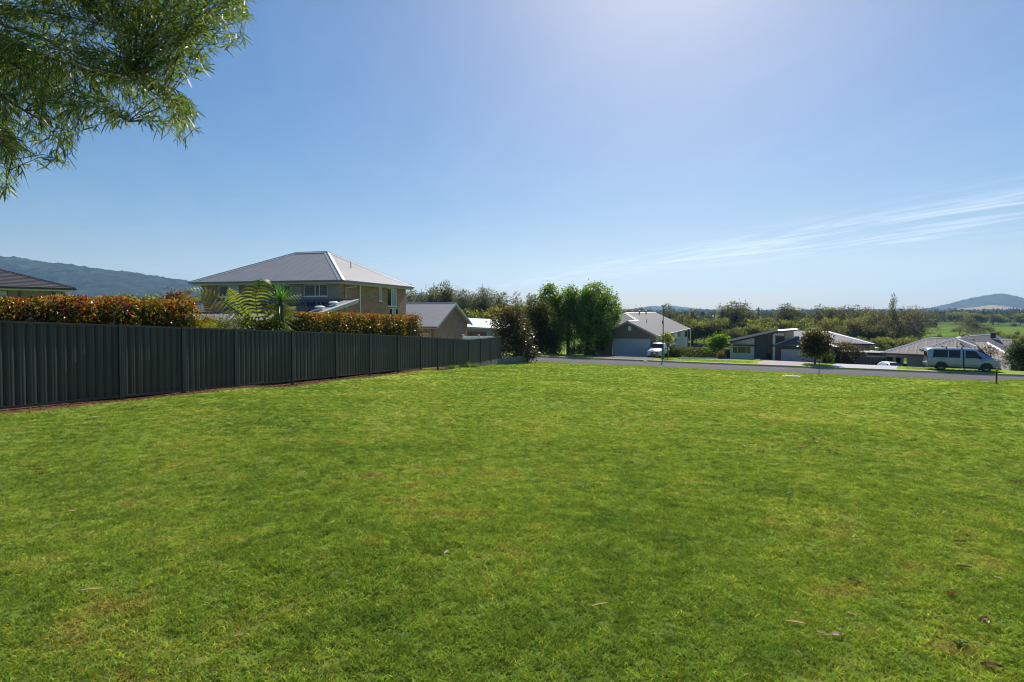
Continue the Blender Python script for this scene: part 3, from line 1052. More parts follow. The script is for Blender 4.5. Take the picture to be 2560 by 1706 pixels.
# wall along the fence side (local y = 0.5)
Q0, Q1 = (0.5, 0.5), (W1 - 0.5, 0.5)
def u_right(px):
    x, Y = along(px, O1, rz1, 0.5); return x - 0.5, Y
ops2 = []
for a, b, t, bt in ((948, 956.5, 718, 753), (970, 993, 720, 766), (975, 997, 771, 792)):
    ua, Y = u_right(a); ub, _ = u_right(b)
    ops2.append((ua, ub, Z1(zpx(a, bt, Y)), min(wt - 0.03, Z1(zpx(a, t, Y)))))
wall(h1, brick_br, Q0, Q1, 0, wt, ops2)
window(h1, Q0, Q1, *ops2[0], splits=(), panes=[glass_pale])
window(h1, Q0, Q1, *ops2[1], splits=(0.42,), panes=[glass, glass_pale])
window(h1, Q0, Q1, *ops2[2], splits=(0.33, 0.66), panes=[glass, glass_pale, glass])
wall(h1, brick_br, (W1 - 0.5, 0.5), (W1 - 0.5, D1 - 0.5), 0, wt)
wall(h1, brick_br, (W1 - 0.5, D1 - 0.5), (0.5, D1 - 0.5), 0, wt)
pipe_m = mat('pale_downpipe', (0.40, 0.38, 0.36), 0.5, 0.05, 3)
for px, kink, pm in ((865.5, True, pipe_m), (901.5, False, white_al)):
    x, _ = along(px, O1, rz1, 0.4)
    if kink:
        pts = [(x + 0.9, 0.06, ze - 0.10), (x + 0.9, 0.10, ze - 0.36), (x, 0.42, ze - 0.50), (x, 0.42, ze - 0.7), (x, 0.42, 0.1)]
    else:
        pts = [(x, 0.42, ze - 0.24), (x, 0.42, 0.1)]
    MB().tube(pts, 0.05, 8).build('downpipe', pm, h1)
# wall light under the far eave, roof vent pipe, television aerial
MB().box(W1 - 0.4, W1 - 0.05, 0.25, 0.4, ze - 0.62, ze - 0.5).build('wall_lamp', white_al, h1)
vx, vY = along(878, O1, rz1, 2.3)
vz = Z1(zpx(878, 656, vY))
MB().tube([(vx, 2.3, vz - 0.9), (vx, 2.3, vz + 0.05)], 0.035, 8).build('vent_pipe', fascia_m, h1)
MB().tube([(9.0, 9.5, zr - 0.9), (9.0, 9.5, zr - 0.15)], 0.02, 6).bar((9.0, 9.0, zr - 0.17), (9.0, 10.4, zr - 0.1), 0.03, 0.03).bar((8.7, 9.6, zr - 0.15), (9.3, 9.6, zr - 0.15), 0.02, 0.02).bar((8.75, 10.1, zr - 0.12), (9.25, 10.1, zr - 0.12), 0.02, 0.02).build('aerial', fascia_m, h1)
# single-storey lean-to roof with solar panels
lr_z1 = Z1(zpx(893, 750, 38.2)); slope = 0.205
def lz(x): return lr_z1 + (x - 0.45) * slope
yr, yl = -0.92, D1 - 0.6
lean = MB().box(-5.9, 0.44, yr + 0.15, yl - 0.1, lz(-5.9) - 0.36, lz(-5.9) - 0.33).build('lower_roof', soffit_m, h1)
roof_plane(lean, [(-6.1, yr, lz(-6.1)), (0.45, yr, lz(0.45)), (0.45, yl, lz(0.45)), (-6.1, yl, lz(-6.1))], roof_grey, 0.152, 0.011)
MB().bar((-6.1, yr - 0.03, lz(-6.1) - 0.1), (0.5, yr - 0.03, lz(0.5) - 0.1), 0.04, 0.24).build('barge_board', fascia_lt, lean)
MB().bar((-6.1, yr - 0.02, lz(-6.1) + 0.035), (0.5, yr - 0.02, lz(0.5) + 0.035), 0.3, 0.03).build('barge_cap', fascia_lt, lean)
MB().bar((0.42, yr, lz(0.42) + 0.05), (0.42, yl, lz(0.42) + 0.05), 0.16, 0.05).build('flashing', fascia_m, lean)
MB().bar((-6.16, yr, lz(-6.1) - 0.08), (-6.16, yl, lz(-6.1) - 0.08), 0.11, 0.13).build('gutter', fascia_m, lean)
for c in ((-5.5, -0.5), ):
    wall(h1, brick_br, (-5.5, yl - 0.3), (-5.5, yr + 0.4), 0, lz(-5.5) - 0.2)
    wall(h1, brick_br, (-5.5, yr + 0.4), (0.5, yr + 0.4), 0, lz(-5.5) - 0.2)
solar = mat('solar_glass', (0.010, 0.014, 0.030), 0.12, 0.3, 3, spec=0.6)
for r in range(2):
    for k in range(10):
        y0_ = 0.15 + k * 1.03
        xa, xb = -0.9 - r * 1.72 - 1.66, -0.9 - r * 1.72
        mb = MB()
        mb.hexa([(xa, y0_, lz(xa) + 0.07), (xb, y0_, lz(xb) + 0.07), (xb, y0_ + 0.99, lz(xb) + 0.07), (xa, y0_ + 0.99, lz(xa) + 0.07),
                 (xa, y0_, lz(xa) + 0.11), (xb, y0_, lz(xb) + 0.11), (xb, y0_ + 0.99, lz(xb) + 0.11), (xa, y0_ + 0.99, lz(xa) + 0.11)])
        mb.build('solar_panel', solar, lean)
for xx, yy in ((-1.6, -0.35), (-3.1, -0.3)):
    MB().lathe([(0.16, -0.1), (0.16, 0.12), (0.30, 0.14), (0.33, 0.2), (0.2, 0.27), (0.0, 0.29)], 14, 'z', (xx, yy, lz(xx))).build('roof_vent', white_al, lean)

# ------------------------------------------------------------------ dark tiled house at the far left
tile_m = mat('charcoal_roof_tile', (0.055, 0.050, 0.050), 0.6, 0.25, 2.5, spec=0.4)
brick_dk = brick_mat('grey_brown_brick', (0.15, 0.10, 0.085), (0.23, 0.16, 0.135), (0.28, 0.24, 0.21))
dark_trim = mat('charcoal_trim', (0.035, 0.035, 0.038), 0.5, 0.08, 3)
rz0 = math.radians(56)
c0 = at(187, 722, 47.0)
O0 = (c0.x, c0.y)
h0 = thing('tiled_house', 'dark tiled hip-roofed brick house beyond the red-tipped hedge', 'house', (O0[0], O0[1], Hf(*O0)), rz0)
zz0 = h0.location.z
e0 = c0.z - zz0
roof0 = MB().box(-15.9, -0.05, 0.05, 11.9, e0 - 0.26, e0 - 0.235).build('roof', soffit_m, h0)
ncourse = 18
rise = 0.385
for k in range(ncourse):          # stepped courses of tiles, front and right slopes
    a, b = k / ncourse * 6.0, (k + 1) / ncourse * 6.0
    za, zb = e0 + a * rise + 0.05, e0 + b * rise + 0.012
    mb = MB()
    mb.poly([(-16 + a, a, za), (-a, a, za), (-b, b, zb), (-16 + b, b, zb)])
    mb.poly([(-16 + a, a, za), (-16 + a, a, za - 0.04), (-a, a, za - 0.04), (-a, a, za)])
    mb.poly([(-a, a, za), (-a, 12 - a, za), (-b, 12 - b, zb), (-b, b, zb)])
    mb.build('tile_course', tile_m, roof0)
cap(roof0, (0, 0, e0 + 0.03), (-6, 6, e0 + 6 * rise + 0.03), tile_m, 0.28, 0.05, 'hip_cap')
cap(roof0, (-6, 6, e0 + 6 * rise + 0.03), (-10, 6, e0 + 6 * rise + 0.03), tile_m, 0.28)
eaves(roof0, [(-16, 0, e0), (0, 0, e0), (0, 12, e0)], dark_trim, fascia_lt, closed=False)
Pa, Pb = (-15.5, 0.55), (-0.55, 0.55)
def u0f(px):
    x, Y = along(px, O0, rz0, 0.55); return x + 15.5, Y
op0 = []
for a, b, t, bt in ((-14, 21, 721, 741), (139, 156, 727, 746)):
    ua, Y = u0f(a); ub, _ = u0f(b)
    op0.append((max(0.2, ua), min(14.8, ub), zpx(a, bt, Y) - zz0, min(e0 - 0.3, zpx(a, t, Y) - zz0)))
wall(h0, brick_dk, Pa, Pb, 0, e0 - 0.24, op0)
for o_ in op0:
    window(h0, Pa, Pb, *o_, splits=(), frame=dark_trim, panes=[glass_pale])
wall(h0, brick_dk, Pb, (-0.55, 11.4), 0, e0 - 0.24)
for px in (50, 134):
    x, _ = along(px, O0, rz0, 0.5)
    MB().tube([(x, 0.48, e0 - 0.2), (x, 0.48, 0.1)], 0.06, 8).build('downpipe', dark_trim, h0)

# ------------------------------------------------------------------ brick garage with the gable towards the street
brick_tan = brick_mat('tan_brick', (0.225, 0.118, 0.080), (0.33, 0.19, 0.13), (0.36, 0.29, 0.25))
c5 = at(1085, 812, 52.0)
O5 = (c5.x, c5.y)
h5 = thing('brick_garage', 'brown brick gabled garage with grey corrugated roof behind the dark fence', 'garage', (O5[0], O5[1], Hf(*O5)), rz1)
b5 = h5.location.z
ze5 = c5.z - b5
xg, _ = along(1168, O5, rz1, 0.0)
zr5 = zpx(1139, 758, 57.2) - b5
xm = xg / 2
ov = 0.4
sl5 = (zr5 - ze5) / xm
roof5 = MB().box(0.05, xg - 0.05, 0.05, 13.6, ze5 - 0.12, ze5 - 0.1).build('roof', soffit_m, h5)
zl = ze5 - sl5 * ov
roof_plane(roof5, [(-ov, -0.45, zl), (xm, -0.45, zr5), (xm, 13.8, zr5), (-ov, 13.8, zl)], roof_grey)
roof_plane(roof5, [(xg + ov, -0.45, zl), (xm, -0.45, zr5), (xm, 13.8, zr5), (xg + ov, 13.8, zl)], roof_grey)
cap(roof5, (xm, -0.45, zr5), (xm, 13.8, zr5), fascia_lt, 0.3)
for s in (-1, 1):
    xe = -ov if s < 0 else xg + ov
    MB().bar((xe, -0.47, zl - 0.10), (xm + s * 0.0, -0.47, zr5 - 0.10), 0.04, 0.24).build('barge_board', fascia_lt, roof5)
    MB().hexa([(xe, -0.44, zl - 0.05), (xm, -0.44, zr5 - 0.05), (xm, 0.0, zr5 - 0.05), (xe, 0.0, zl - 0.05), (xe, -0.44, zl - 0.03), (xm, -0.44, zr5 - 0.03), (xm, 0.0, zr5 - 0.03), (xe, 0.0, zl - 0.03)]).build('soffit', soffit_m, roof5)
MB().bar((-ov - 0.05, -0.4, zl - 0.06), (-ov - 0.05, 13.8, zl - 0.06), 0.11, 0.13).build('gutter', fascia_m, roof5)
MB().bar((-ov + 0.03, -0.4, zl - 0.17), (-ov + 0.03, 13.8, zl - 0.17), 0.03, 0.14).build('fascia', fascia_lt, roof5)
def u5(px):
    y, Y = along_y(px, O5, rz1, 0.0); return 13.5 - y, Y
ua, Y5 = u5(1048); ub, _ = u5(1073)
w5 = (ua, ub, zpx(1060, 850, Y5) - b5, zpx(1060, 834, Y5) - b5)
wall(h5, brick_tan, (0, 13.5), (0, 0), 0, ze5 - 0.1, [w5])
window(h5, (0, 13.5), (0, 0), *w5, splits=(), panes=[glass_pale])
g = MB()
g.poly([(0, 0, 0), (xg, 0, 0), (xg, 0, ze5 - 0.06), (xm, 0, zr5 - 0.06), (0, 0, ze5 - 0.06)])
g.build('gable_wall', brick_tan, h5)
wall(h5, brick_tan, (xg, 0), (xg, 13.5), 0, ze5 - 0.1)
y5, _ = along_y(1077, O5, rz1, -0.06)
MB().tube([(-ov, y5 + 0.25, zl - 0.1), (-ov + 0.06, y5 + 0.2, zl - 0.3), (-0.07, y5, zl - 0.42), (-0.07, y5, 0.1)], 0.05, 8).build('downpipe', pipe_m, h5)

# low pale-roofed house behind it
ghost = mat('pale_blue_grey_render', (0.26, 0.28, 0.30), 0.8, 0.06, 2)
paleroof = mat('white_metal_roof', (0.50, 0.51, 0.52), 0.7, 0.05, 1.0, spec=0.2)
c6 = at(1175, 812, 78.0)
rz6 = math.radians(-18)
h6 = thing('flat_roofed_house', 'low grey house with a pale low-pitched metal roof beside the brick garage', 'house', (c6.x, c6.y, Hf(c6.x, c6.y)), rz6)
b6 = h6.location.z
t6 = c6.z - b6
roof6 = MB().box(-5.8, 5.3, 0.2, 9.8, t6 - 0.5, t6 - 0.47).build('roof', soffit_m, h6)
roof_plane(roof6, [(-6, -0.4, t6), (5.5, -0.4, t6 - 0.55), (5.5, 10, t6 + 0.35), (-6, 10, t6 + 0.9)], paleroof)
MB().bar((-6, -0.42, t6 - 0.12), (5.5, -0.42, t6 - 0.67), 0.04, 0.22).build('fascia', fascia_lt, roof6)
g = MB(); g.poly([(-5.6, 0, 0), (5.2, 0, 0), (5.2, 0, t6 - 0.62), (-5.6, 0, t6 - 0.1)]); g.build('wall', ghost, h6)
g = MB(); g.poly([(5.2, 0, 0), (5.2, 9.6, 0), (5.2, 9.6, t6 + 0.2), (5.2, 0, t6 - 0.62)]); g.build('wall', ghost, h6)
MB().box(-1.5, 2.5, -0.02, 0.05, t6 - 1.9, t6 - 1.0).build('window', glass, h6)

# white picket fence between the garage and the street trees
pf0 = line_hit(1158, np.array((-4.5, 46.5)), np.array((-1.9, 53.5))); pf1 = np.array((-1.9, 53.5))
pf = thing('picket_fence', 'short run of white pickets just above the end of the dark fence', 'fence', (pf0[0], pf0[1], Hf(*pf0)))
pd = (pf1 - pf0); pl = np.linalg.norm(pd); pd = pd / pl
for k in range(int(pl / 0.19)):
    p = pd * (k * 0.19)
    w = k * 0.19 / pl
    zt = zpx(1180, 840.5, pf0[1] * (1 - w) + pf1[1] * w) - pf.location.z
    g0 = Hf(pf0[0] + p[0], pf0[1] + p[1]) - pf.location.z
    MB().box(p[0] - 0.05, p[0] + 0.05, p[1] - 0.012, p[1] + 0.012, g0, zt).build('picket', white_al, pf)
for h in (0.25, 1.0):
    z_ = zpx(1180, 840.5, 50) - pf.location.z - h
    MB().bar((0, 0.03, z_ + 0.1), (pd[0] * pl, pd[1] * pl + 0.03, z_ - 0.1), 0.04, 0.09).build('rail', white_al, pf)
for w in (0.0, 0.5, 1.0):
    p = pd * (pl * w)
    zt = zpx(1180, 838.5, pf0[1] * (1 - w) + pf1[1] * w) - pf.location.z
    MB().box(p[0] - 0.07, p[0] + 0.07, p[1] - 0.07, p[1] + 0.07, Hf(pf0[0] + p[0], pf0[1] + p[1]) - pf.location.z, zt).box(p[0] - 0.1, p[0] + 0.1, p[1] - 0.1, p[1] + 0.1, zt, zt + 0.06).build('post', white_al, pf)

# ------------------------------------------------------------------ gabled house across the street (garage to the front)
olive = mat('olive_render', (0.185, 0.155, 0.105), 0.85, 0.06, 1.5, 0.1, 40)
beige = mat('beige_render', (0.34, 0.31, 0.25), 0.85, 0.06, 1.5, 0.1, 40)
board_pale = mat('pale_weatherboard', (0.46, 0.47, 0.44), 0.7, 0.05, 2)
slate_roof = mat('slate_grey_corrugated_roof', (0.115, 0.115, 0.123), 0.75, 0.07, 0.7, spec=0.15)
cap_pale = mat('pale_ridge_cap', (0.50, 0.50, 0.50), 0.45, 0.05, 2)
door_blue = mat('pale_blue_grey_door', (0.46, 0.50, 0.52), 0.5, 0.04, 2)
rzE = math.atan2(ES[1], ES[0])
_c = at(1640, 842, 66.2)
O2 = (_c.x, _c.y)
h2 = thing('gabled_house', 'olive rendered house with grey gable roof and wide pale garage door', 'house', (O2[0], O2[1], Hf(*O2)), rzE)
b2 = h2.location.z
e2 = zpx(1643, 840, 66.0) - b2
k2 = 0.47
def Z2(x): return e2 + k2 * (0.35 - x)          # height of the right-hand slope at local x
xr, xmr = -3.43, -5.55
zg, zm = Z2(xr), Z2(xmr)
roof2 = MB().box(-11.2, 0.2, 2.2, 29.8, e2 - 0.2, e2 - 0.18).build('roof', soffit_m, h2)
roof_plane(roof2, [(0.35, -0.3, e2), (0.35, 30, e2), (xmr, 30, zm), (xmr, 7.75, zm), (xr, 5.63, zg), (xr, -0.3, zg)], slate_roof, 0.2, 0.012, 0.8)
roof_plane(roof2, [(xr, -0.3, zg), (-7.21, -0.3, e2), (-7.21, 1.85, e2), (xr, 5.63, zg)], slate_roof, 0.2, 0.012, 0.8)
roof_plane(roof2, [(xmr, 7.75, zm), (-11.45, 1.85, e2), (0.35, 1.85, e2)], slate_roof, 0.2, 0.012, 0.8)
roof_plane(roof2, [(xmr, 7.75, zm), (xmr, 30, zm), (-11.45, 30, e2), (-11.45, 1.85, e2)], slate_roof, 0.2, 0.012, 0.8)
cap(roof2, (xmr, 7.75, zm), (xmr, 30, zm), cap_pale, 0.4)
cap(roof2, (xr, -0.3, zg), (xr, 5.63, zg), cap_pale, 0.4)
cap(roof2, (xmr, 7.75, zm), (xr, 5.63, zg), cap_pale, 0.5, name='hip_cap')
cap(roof2, (xmr, 7.75, zm), (-11.45, 1.85, e2), cap_pale, 0.4, name='hip_cap')
for xe in (0.35, -7.21):
    MB().bar((xe, -0.33, e2 - 0.1), (xr, -0.33, zg - 0.1), 0.04, 0.22).build('barge_board', fascia_lt, roof2)
MB().bar((0.37, 30.02, e2 - 0.1), (xmr, 30.02, zm - 0.1), 0.04, 0.22).build('barge_board', fascia_lt, roof2)
for a, b in (((0.41, -0.3), (0.41, 30)), ((-11.5, 1.8), (-11.5, 30))):
    MB().bar((a[0], a[1], e2 - 0.05), (b[0], b[1], e2 - 0.05), 0.12, 0.13).build('gutter', fascia_m, roof2)
MB().bar((-11.5, 1.78, e2 - 0.05), (-7.3, 1.78, e2 - 0.05), 0.12, 0.13).build('gutter', fascia_m, roof2)
for px, py in ((1598, 787), (1615, 787)):
    yy, _ = along_y(px, O2, rzE, xmr + 0.5)
    MB().tube([(xmr + 0.5, yy, zm - 0.4), (xmr + 0.5, yy, zm + 0.25)], 0.09, 8).lathe([(0.0, 0.33), (0.16, 0.3), (0.16, 0.24)], 10, 'z', (xmr + 0.5, yy, zm)).build('vent_pipe', dark_trim, roof2)
for px, x in ((1617, -2.7), (1656, -2.0)):
    yy, _ = along_y(px, O2, rzE, x)
    MB().tube([(x, yy, Z2(x) - 0.1), (x, yy, Z2(x) + 0.45)], 0.05, 6).build('vent_pipe', dark_trim, roof2)
# walls
xa, Yd = along(1530.5, O2, rzE, 0.0); xb, _ = along(1627, O2, rzE, 0.0)
dz = zpx(1531, 845.5, Yd) - b2
xL = -6.95
w_, _, _, _ = wall(h2, olive, (xL, 0), (0, 0), 0, e2 - 0.06, [(xa - xL, xb - xL, -0.2, dz)], depth=0.16, name='front_wall')
g = MB(); g.poly([(xL, 0, e2 - 0.06), (0, 0, e2 - 0.06), (0, 0, Z2(0) - 0.05), (xr, 0, zg - 0.05), (xL, 0, e2 + 0.02)]); g.build('gable_wall', olive, h2)
gd = MB().box(xa + 0.01, xb - 0.01, 0.20, 0.22, 0, dz).build('garage_door', door_blue, h2)
npan = 5
for k in range(npan):
    z0_, z1_ = dz * k / npan + 0.012, dz * (k + 1) / npan - 0.012
    for j in range(8):
        p0, p1 = xa + 0.02 + (xb - xa - 0.04) * j / 8, xa + 0.02 + (xb - xa - 0.04) * (j + 1) / 8
        MB().box(p0, p1 - 0.004, 0.172, 0.199, z0_, z1_).build('door_panel', door_blue, gd) if j % 8 == 0 and False else None
    MB().box(xa + 0.02, xb - 0.02, 0.168, 0.199, z0_, z1_).box(xa + 0.1, xb - 0.1, 0.160, 0.167, z0_ + 0.1, z1_ - 0.1).build('door_panel', door_blue, gd)
vxa, _ = along(1570.5, O2, rzE, -0.02); vxb, _ = along(1578, O2, rzE, -0.02)
vzc = zpx(1574, 816, 67.4) - b2; vzb = zpx(1574, 827, 67.4) - b2
lv = MB().box(vxa, vxb, -0.03, -0.002, vzb, vzc).build('gable_vent', white_al, h2)
for k in range(5):
    zz = vzb + 0.06 + k * (vzc - vzb - 0.1) / 5
    MB().box(vxa + 0.04, vxb - 0.04, -0.05, -0.031, zz, zz + 0.05).build('louvre', white_al, lv)
MB().lathe([(0, -0.1), (0.07, -0.08), (0.07, 0.0)], 8, 'z', (xr, -0.12, zg - 0.35)).build('wall_lamp', white_al, h2)
def u2r(px):
    y, Y = along_y(px, O2, rzE, 0.0); return y, Y
ops = []
for a, b, t, bt in ((1648.5, 1651.5, 850, 858), (1655, 1658, 849, 857)):
    ua, Y = u2r(a); ub, _ = u2r(b); ops.append((ua, ub, zpx(a, bt, Y) - b2, zpx(a, t, Y) - b2))
wall(h2, beige, (0, 0), (0, 13.0), 0, e2 - 0.06, ops)
for o_ in ops:
    window(h2, (0, 0), (0, 13.0), *o_, splits=(), frame=dark_trim)
ops = []
for a, b, t, bt in ((1686.5, 1691, 848, 854), (1696, 1699, 832, 841), (1712, 1718.5, 829, 843)):
    ua, Y = u2r(a); ub, _ = u2r(b); ops.append((ua - 13.0, ub - 13.0, zpx(a, bt, Y) - b2, min(e2 - 0.1, zpx(a, t, Y) - b2)))
wall(h2, board_pale, (0, 13.0), (0, 29.6), -1.6, e2 - 0.06, ops, name='side_wall')
for o_ in ops:
    window(h2, (0, 13.0), (0, 29.6), *o_, splits=(), frame=dark_trim)
for y_ in (13.0, 20.5, 25.0):
    MB().box(-0.02, 0.03, y_ - 0.06, y_ + 0.06, -1.6, e2 - 0.08).build('cover_strip', fascia_lt, h2)
for px in (1685, 1704, 1726):
    yy, _ = along_y(px, O2, rzE, 0.1)
    MB().tube([(0.1, yy, e2 - 0.1), (0.1, yy, -1.5)], 0.05, 6).build('downpipe', white_al, h2)
yq, Yq = u2r(1682); yq2, _ = u2r(1688.5)
zq1, zq0 = zpx(1685, 833, Yq) - b2, zpx(1685, 846, Yq) - b2
MB().box(0.04, 0.25, yq, yq2, zq0, zq1).build('window_hood', white_al, h2)
wall(h2, beige, (0, 29.6), (-11.1, 29.6), -1.6, e2)
g = MB(); g.poly([(0, 29.61, e2), (-11.1, 29.61, e2), (xmr, 29.61, zm - 0.05)]); g.build('gable_wall', beige, h2)
# recessed porch to the left of the garage
Pp0, Pp1 = (-11.1, 4.6), (xL, 4.6)
xd0, Yp = along(1500, O2, rzE, 4.6); xd1, _ = along(1510.5, O2, rzE, 4.6)
xw0, _ = along(1447, O2, rzE, 4.6); xw1, _ = along(1461, O2, rzE, 4.6)
dop = (xd0 + 11.1, xd1 + 11.1, 0.02, 2.1)
wop = (max(0.2, xw0 + 11.1), xw1 + 11.1, 0.5, 2.0)
wall(h2, beige, Pp0, Pp1, 0, e2 - 0.1, [dop, wop])
dr = MB().box(xd0 + 0.02, xd1 - 0.02, 4.66, 4.69, 0.02, 2.1).build('front_door', board_pale, h2)
MB().box(xd0 + 0.1, xd0 + 0.16, 4.60, 4.66, 0.95, 1.1).build('handle', dark_trim, dr)
window(h2, Pp0, Pp1, *wop, splits=(0.5,))
wall(h2, olive, (xL, 4.6), (xL, 0), 0, e2 - 0.06)
wall(h2, beige, (-11.1, 29.6), (-11.1, 4.6), 0, e2 - 0.1)
for px in (1513, 1473, 1436):
    xp, _ = along(px, O2, rzE, 2.1)
    MB().box(xp - 0.06, xp + 0.06, 2.04, 2.16, 0.05, e2 - 0.19).box(xp - 0.09, xp + 0.09, 2.01, 2.19, 0.0, 0.05).build('porch_post', white_al, h2)
MB().box(-11.3, xL + 0.0, 2.0, 4.55, -0.1, 0.06).build('porch_floor', conc_grey, h2)
for px in (1400, 1411):
    xp, _ = along(px, O2, rzE, 2.1)
    MB().box(xp - 0.05, xp + 0.05, 2.0, 2.1, 0.0, 2.3).build('carport_post', white_al, h2)
xpa, _ = along(1396, O2, rzE, 2.1); xpb, _ = along(1413, O2, rzE, 2.1)
MB().box(xpa, xpb, 1.9, 2.4, 2.3, 2.42).build('carport_beam', white_al, h2)

# ------------------------------------------------------------------ low modern house with the tilted skillion roof
brick_red = brick_mat('dark_red_brick', (0.075, 0.043, 0.036), (0.12, 0.068, 0.055), (0.16, 0.13, 0.12))
whiteboard = mat('white_weatherboard', (0.60, 0.61, 0.58), 0.7, 0.04, 2)
stone_dk = mat('dark_grey_render', (0.20, 0.20, 0.205), 0.85, 0.1, 2)
skil = mat('charcoal_skillion_roof', (0.06, 0.064, 0.07), 1.0, 0.06, 1, spec=0.0)
pale_door = mat('pale_garage_door', (0.44, 0.43, 0.43), 0.5, 0.04, 2)
grey_tile_roof = mat('mid_grey_sheet_roof', (0.145, 0.145, 0.15), 0.75, 0.07, 0.8, spec=0.15)
c3 = at(1936, 903, 79.0)
O3 = (c3.x, c3.y)
h3 = thing('skillion_house', 'low modern house with tilted charcoal skillion roof and white entry portal', 'house', (O3[0], O3[1], c3.z), rzE)
b3 = c3.z
def X3(px, y=0.0): return along(px, O3, rzE, y)[0]
def Zf(px, py, y=0.0):
    return zpx(px, py, along(px, O3, rzE, y)[1]) - b3
xs0, xs1 = X3(1809, -0.6), X3(1946, -0.6)
zs0, zs1 = Zf(1809, 857.5, -0.6), Zf(1946, 828, -0.6)
xs2 = X3(1997, -0.3); zs2 = Zf(1997, 824, -0.3)
def zsk(x): return zs0 + (zs1 - zs0) * (x - xs0) / (xs1 - xs0)
sk = MB()
sk.hexa([(xs0, -0.6, zs0 - 0.24), (xs1, -0.6, zs1 - 0.24), (xs1, 9, zs1 - 0.24), (xs0, 9, zs0 - 0.24), (xs0, -0.6, zs0), (xs1, -0.6, zs1), (xs1, 9, zs1), (xs0, 9, zs0)])
sk = sk.build('skillion_roof', skil, h3)
MB().hexa([(xs1 + 0.003, -0.55, zs1 - 0.30), (xs2, -0.3, zs2 - 0.16), (xs2, 6, zs2 - 0.16), (xs1 + 0.003, 6, zs1 - 0.30), (xs1 + 0.003, -0.55, zs1), (xs2, -0.3, zs2), (xs2, 6, zs2), (xs1 + 0.003, 6, zs1)]).build('roof_wing', fascia_m, sk)
# white boarded front block
xw0, xw1 = X3(1826, 0.3), X3(1886, 0.3)
wz0, wz1 = Zf(1850, 889, 0.3) * 0 + 0.0, 0
a, b = X3(1832, 0.3), X3(1878, 0.3)
wop = (a - xw0, b - xw0, Zf(1855, 884, 0.3), Zf(1855, 867, 0.3))
mb = MB()
wall(h3, whiteboard, (xw0, 0.3), (xw1, 0.3), 0, zsk(xw0) - 0.25, [wop], name='front_wall')
g = MB(); g.poly([(xw0, 0.3, zsk(xw0) - 0.25), (xw1, 0.3, zsk(xw0) - 0.25), (xw1, 0.3, zsk(xw1) - 0.25)]); g.build('gable_wall', whiteboard, h3)
window(h3, (xw0, 0.3), (xw1, 0.3), *wop, splits=(0.26, 0.74))
for k in range(14):
    zz = 0.15 + k * 0.24
    if zz < zsk(xw0) - 0.3 and not (wop[2] - 0.1 < zz < wop[3] + 0.05):
        MB().box(xw0, xw1, 0.28, 0.298, zz, zz + 0.03).build('cladding_board', whiteboard, h3)
g = MB(); g.poly([(xw1, 0.3, 0), (xw1, 4.0, 0), (xw1, 4.0, zsk(xw1) - 0.25), (xw1, 0.3, zsk(xw1) - 0.25)]); g.build('side_wall', whiteboard, h3)
g = MB(); g.poly([(xw0, 8.5, -0.5), (xw0, 0.3, -0.5), (xw0, 0.3, zsk(xw0) - 0.25), (xw0, 8.5, zsk(xw0) - 0.25)]); g.build('side_wall', whiteboard, h3)
ca, cb = X3(1824, -0.5), X3(1904, -0.5)
cz = Zf(1864, 864, -0.5)
MB().box(ca, cb, -0.5, 0.28, cz - 0.1, cz + 0.06).build('window_canopy', skil, h3)
# recessed entry wall and dark door
xe0, xe1 = X3(1886, 2.6), X3(1962, 2.6)
da, db = X3(1917, 2.6), X3(1931, 2.6)
wall(h3, stone_dk, (xe0 - 0.2, 2.6), (xe1, 2.6), 0, zsk(xe0) - 0.25, [(da - xe0 + 0.2, db - xe0 + 0.2, 0.0, 2.15)], name='entry_wall')
g = MB(); g.poly([(xe0 - 0.2, 2.6, zsk(xe0) - 0.25), (xe1, 2.6, zsk(xe0) - 0.25), (xe1, 2.6, zsk(xs1) - 0.3), (xs1, 2.6, zsk(xs1) - 0.25)]); g.build('entry_gable', stone_dk, h3)
dr = MB().box(da, db, 2.66, 2.70, 0, 2.15).build('front_door', mat('black_timber_door', (0.018, 0.015, 0.014), 0.4, 0.2, 4), h3)
for k in range(5):
    MB().box(da + 0.12, db - 0.12, 2.655, 2.66, 0.25 + k * 0.37, 0.45 + k * 0.37).build('glass_slot', glass, dr)
# white portal
pa, pb, pc = X3(1932.5), X3(1938.5), X3(1960.5)
pz = Zf(1936, 833.0)
MB().box(pa, pb, -0.1, 0.3, 0, pz).build('portal_post', whiteboard, h3)
MB().box(pb + 0.002, pc, -0.1, 0.3, pz - 0.36, pz).build('portal_beam', whiteboard, h3)
xk = X3(1985, 2.5)
MB().box(pc - 0.3, xk, 2.61, 2.8, 2.2, Zf(1975, 829, 2.6)).build('clerestory_wall', whiteboard, h3)
# brick garage wing
gx0, gx1 = pb + 0.02, X3(2086)
ga, gb = X3(1953), X3(2044)
gz = Zf(1953, 873); ge = Zf(1945, 863)
wall(h3, brick_red, (gx0, 0), (gx1, 0), -0.3, ge - 0.22, [(ga - gx0, gb - gx0, -0.2, gz)], depth=0.15, name='garage_wall')
wall(h3, brick_red, (gx1, 0), (gx1, 7), -0.3, ge - 0.22)
gd = MB().box(ga + 0.01, gb - 0.01, 0.2, 0.22, -0.1, gz).build('garage_door', pale_door, h3)
for k in range(4):
    MB().box(ga + 0.02, gb - 0.02, 0.165, 0.199, gz * k / 4 + 0.012, gz * (k + 1) / 4 - 0.012).box(ga + 0.12, gb - 0.12, 0.158, 0.164, gz * k / 4 + 0.1, gz * (k + 1) / 4 - 0.1).build('door_panel', pale_door, gd)
zrg = Zf(1985, 841.5, 3.4)
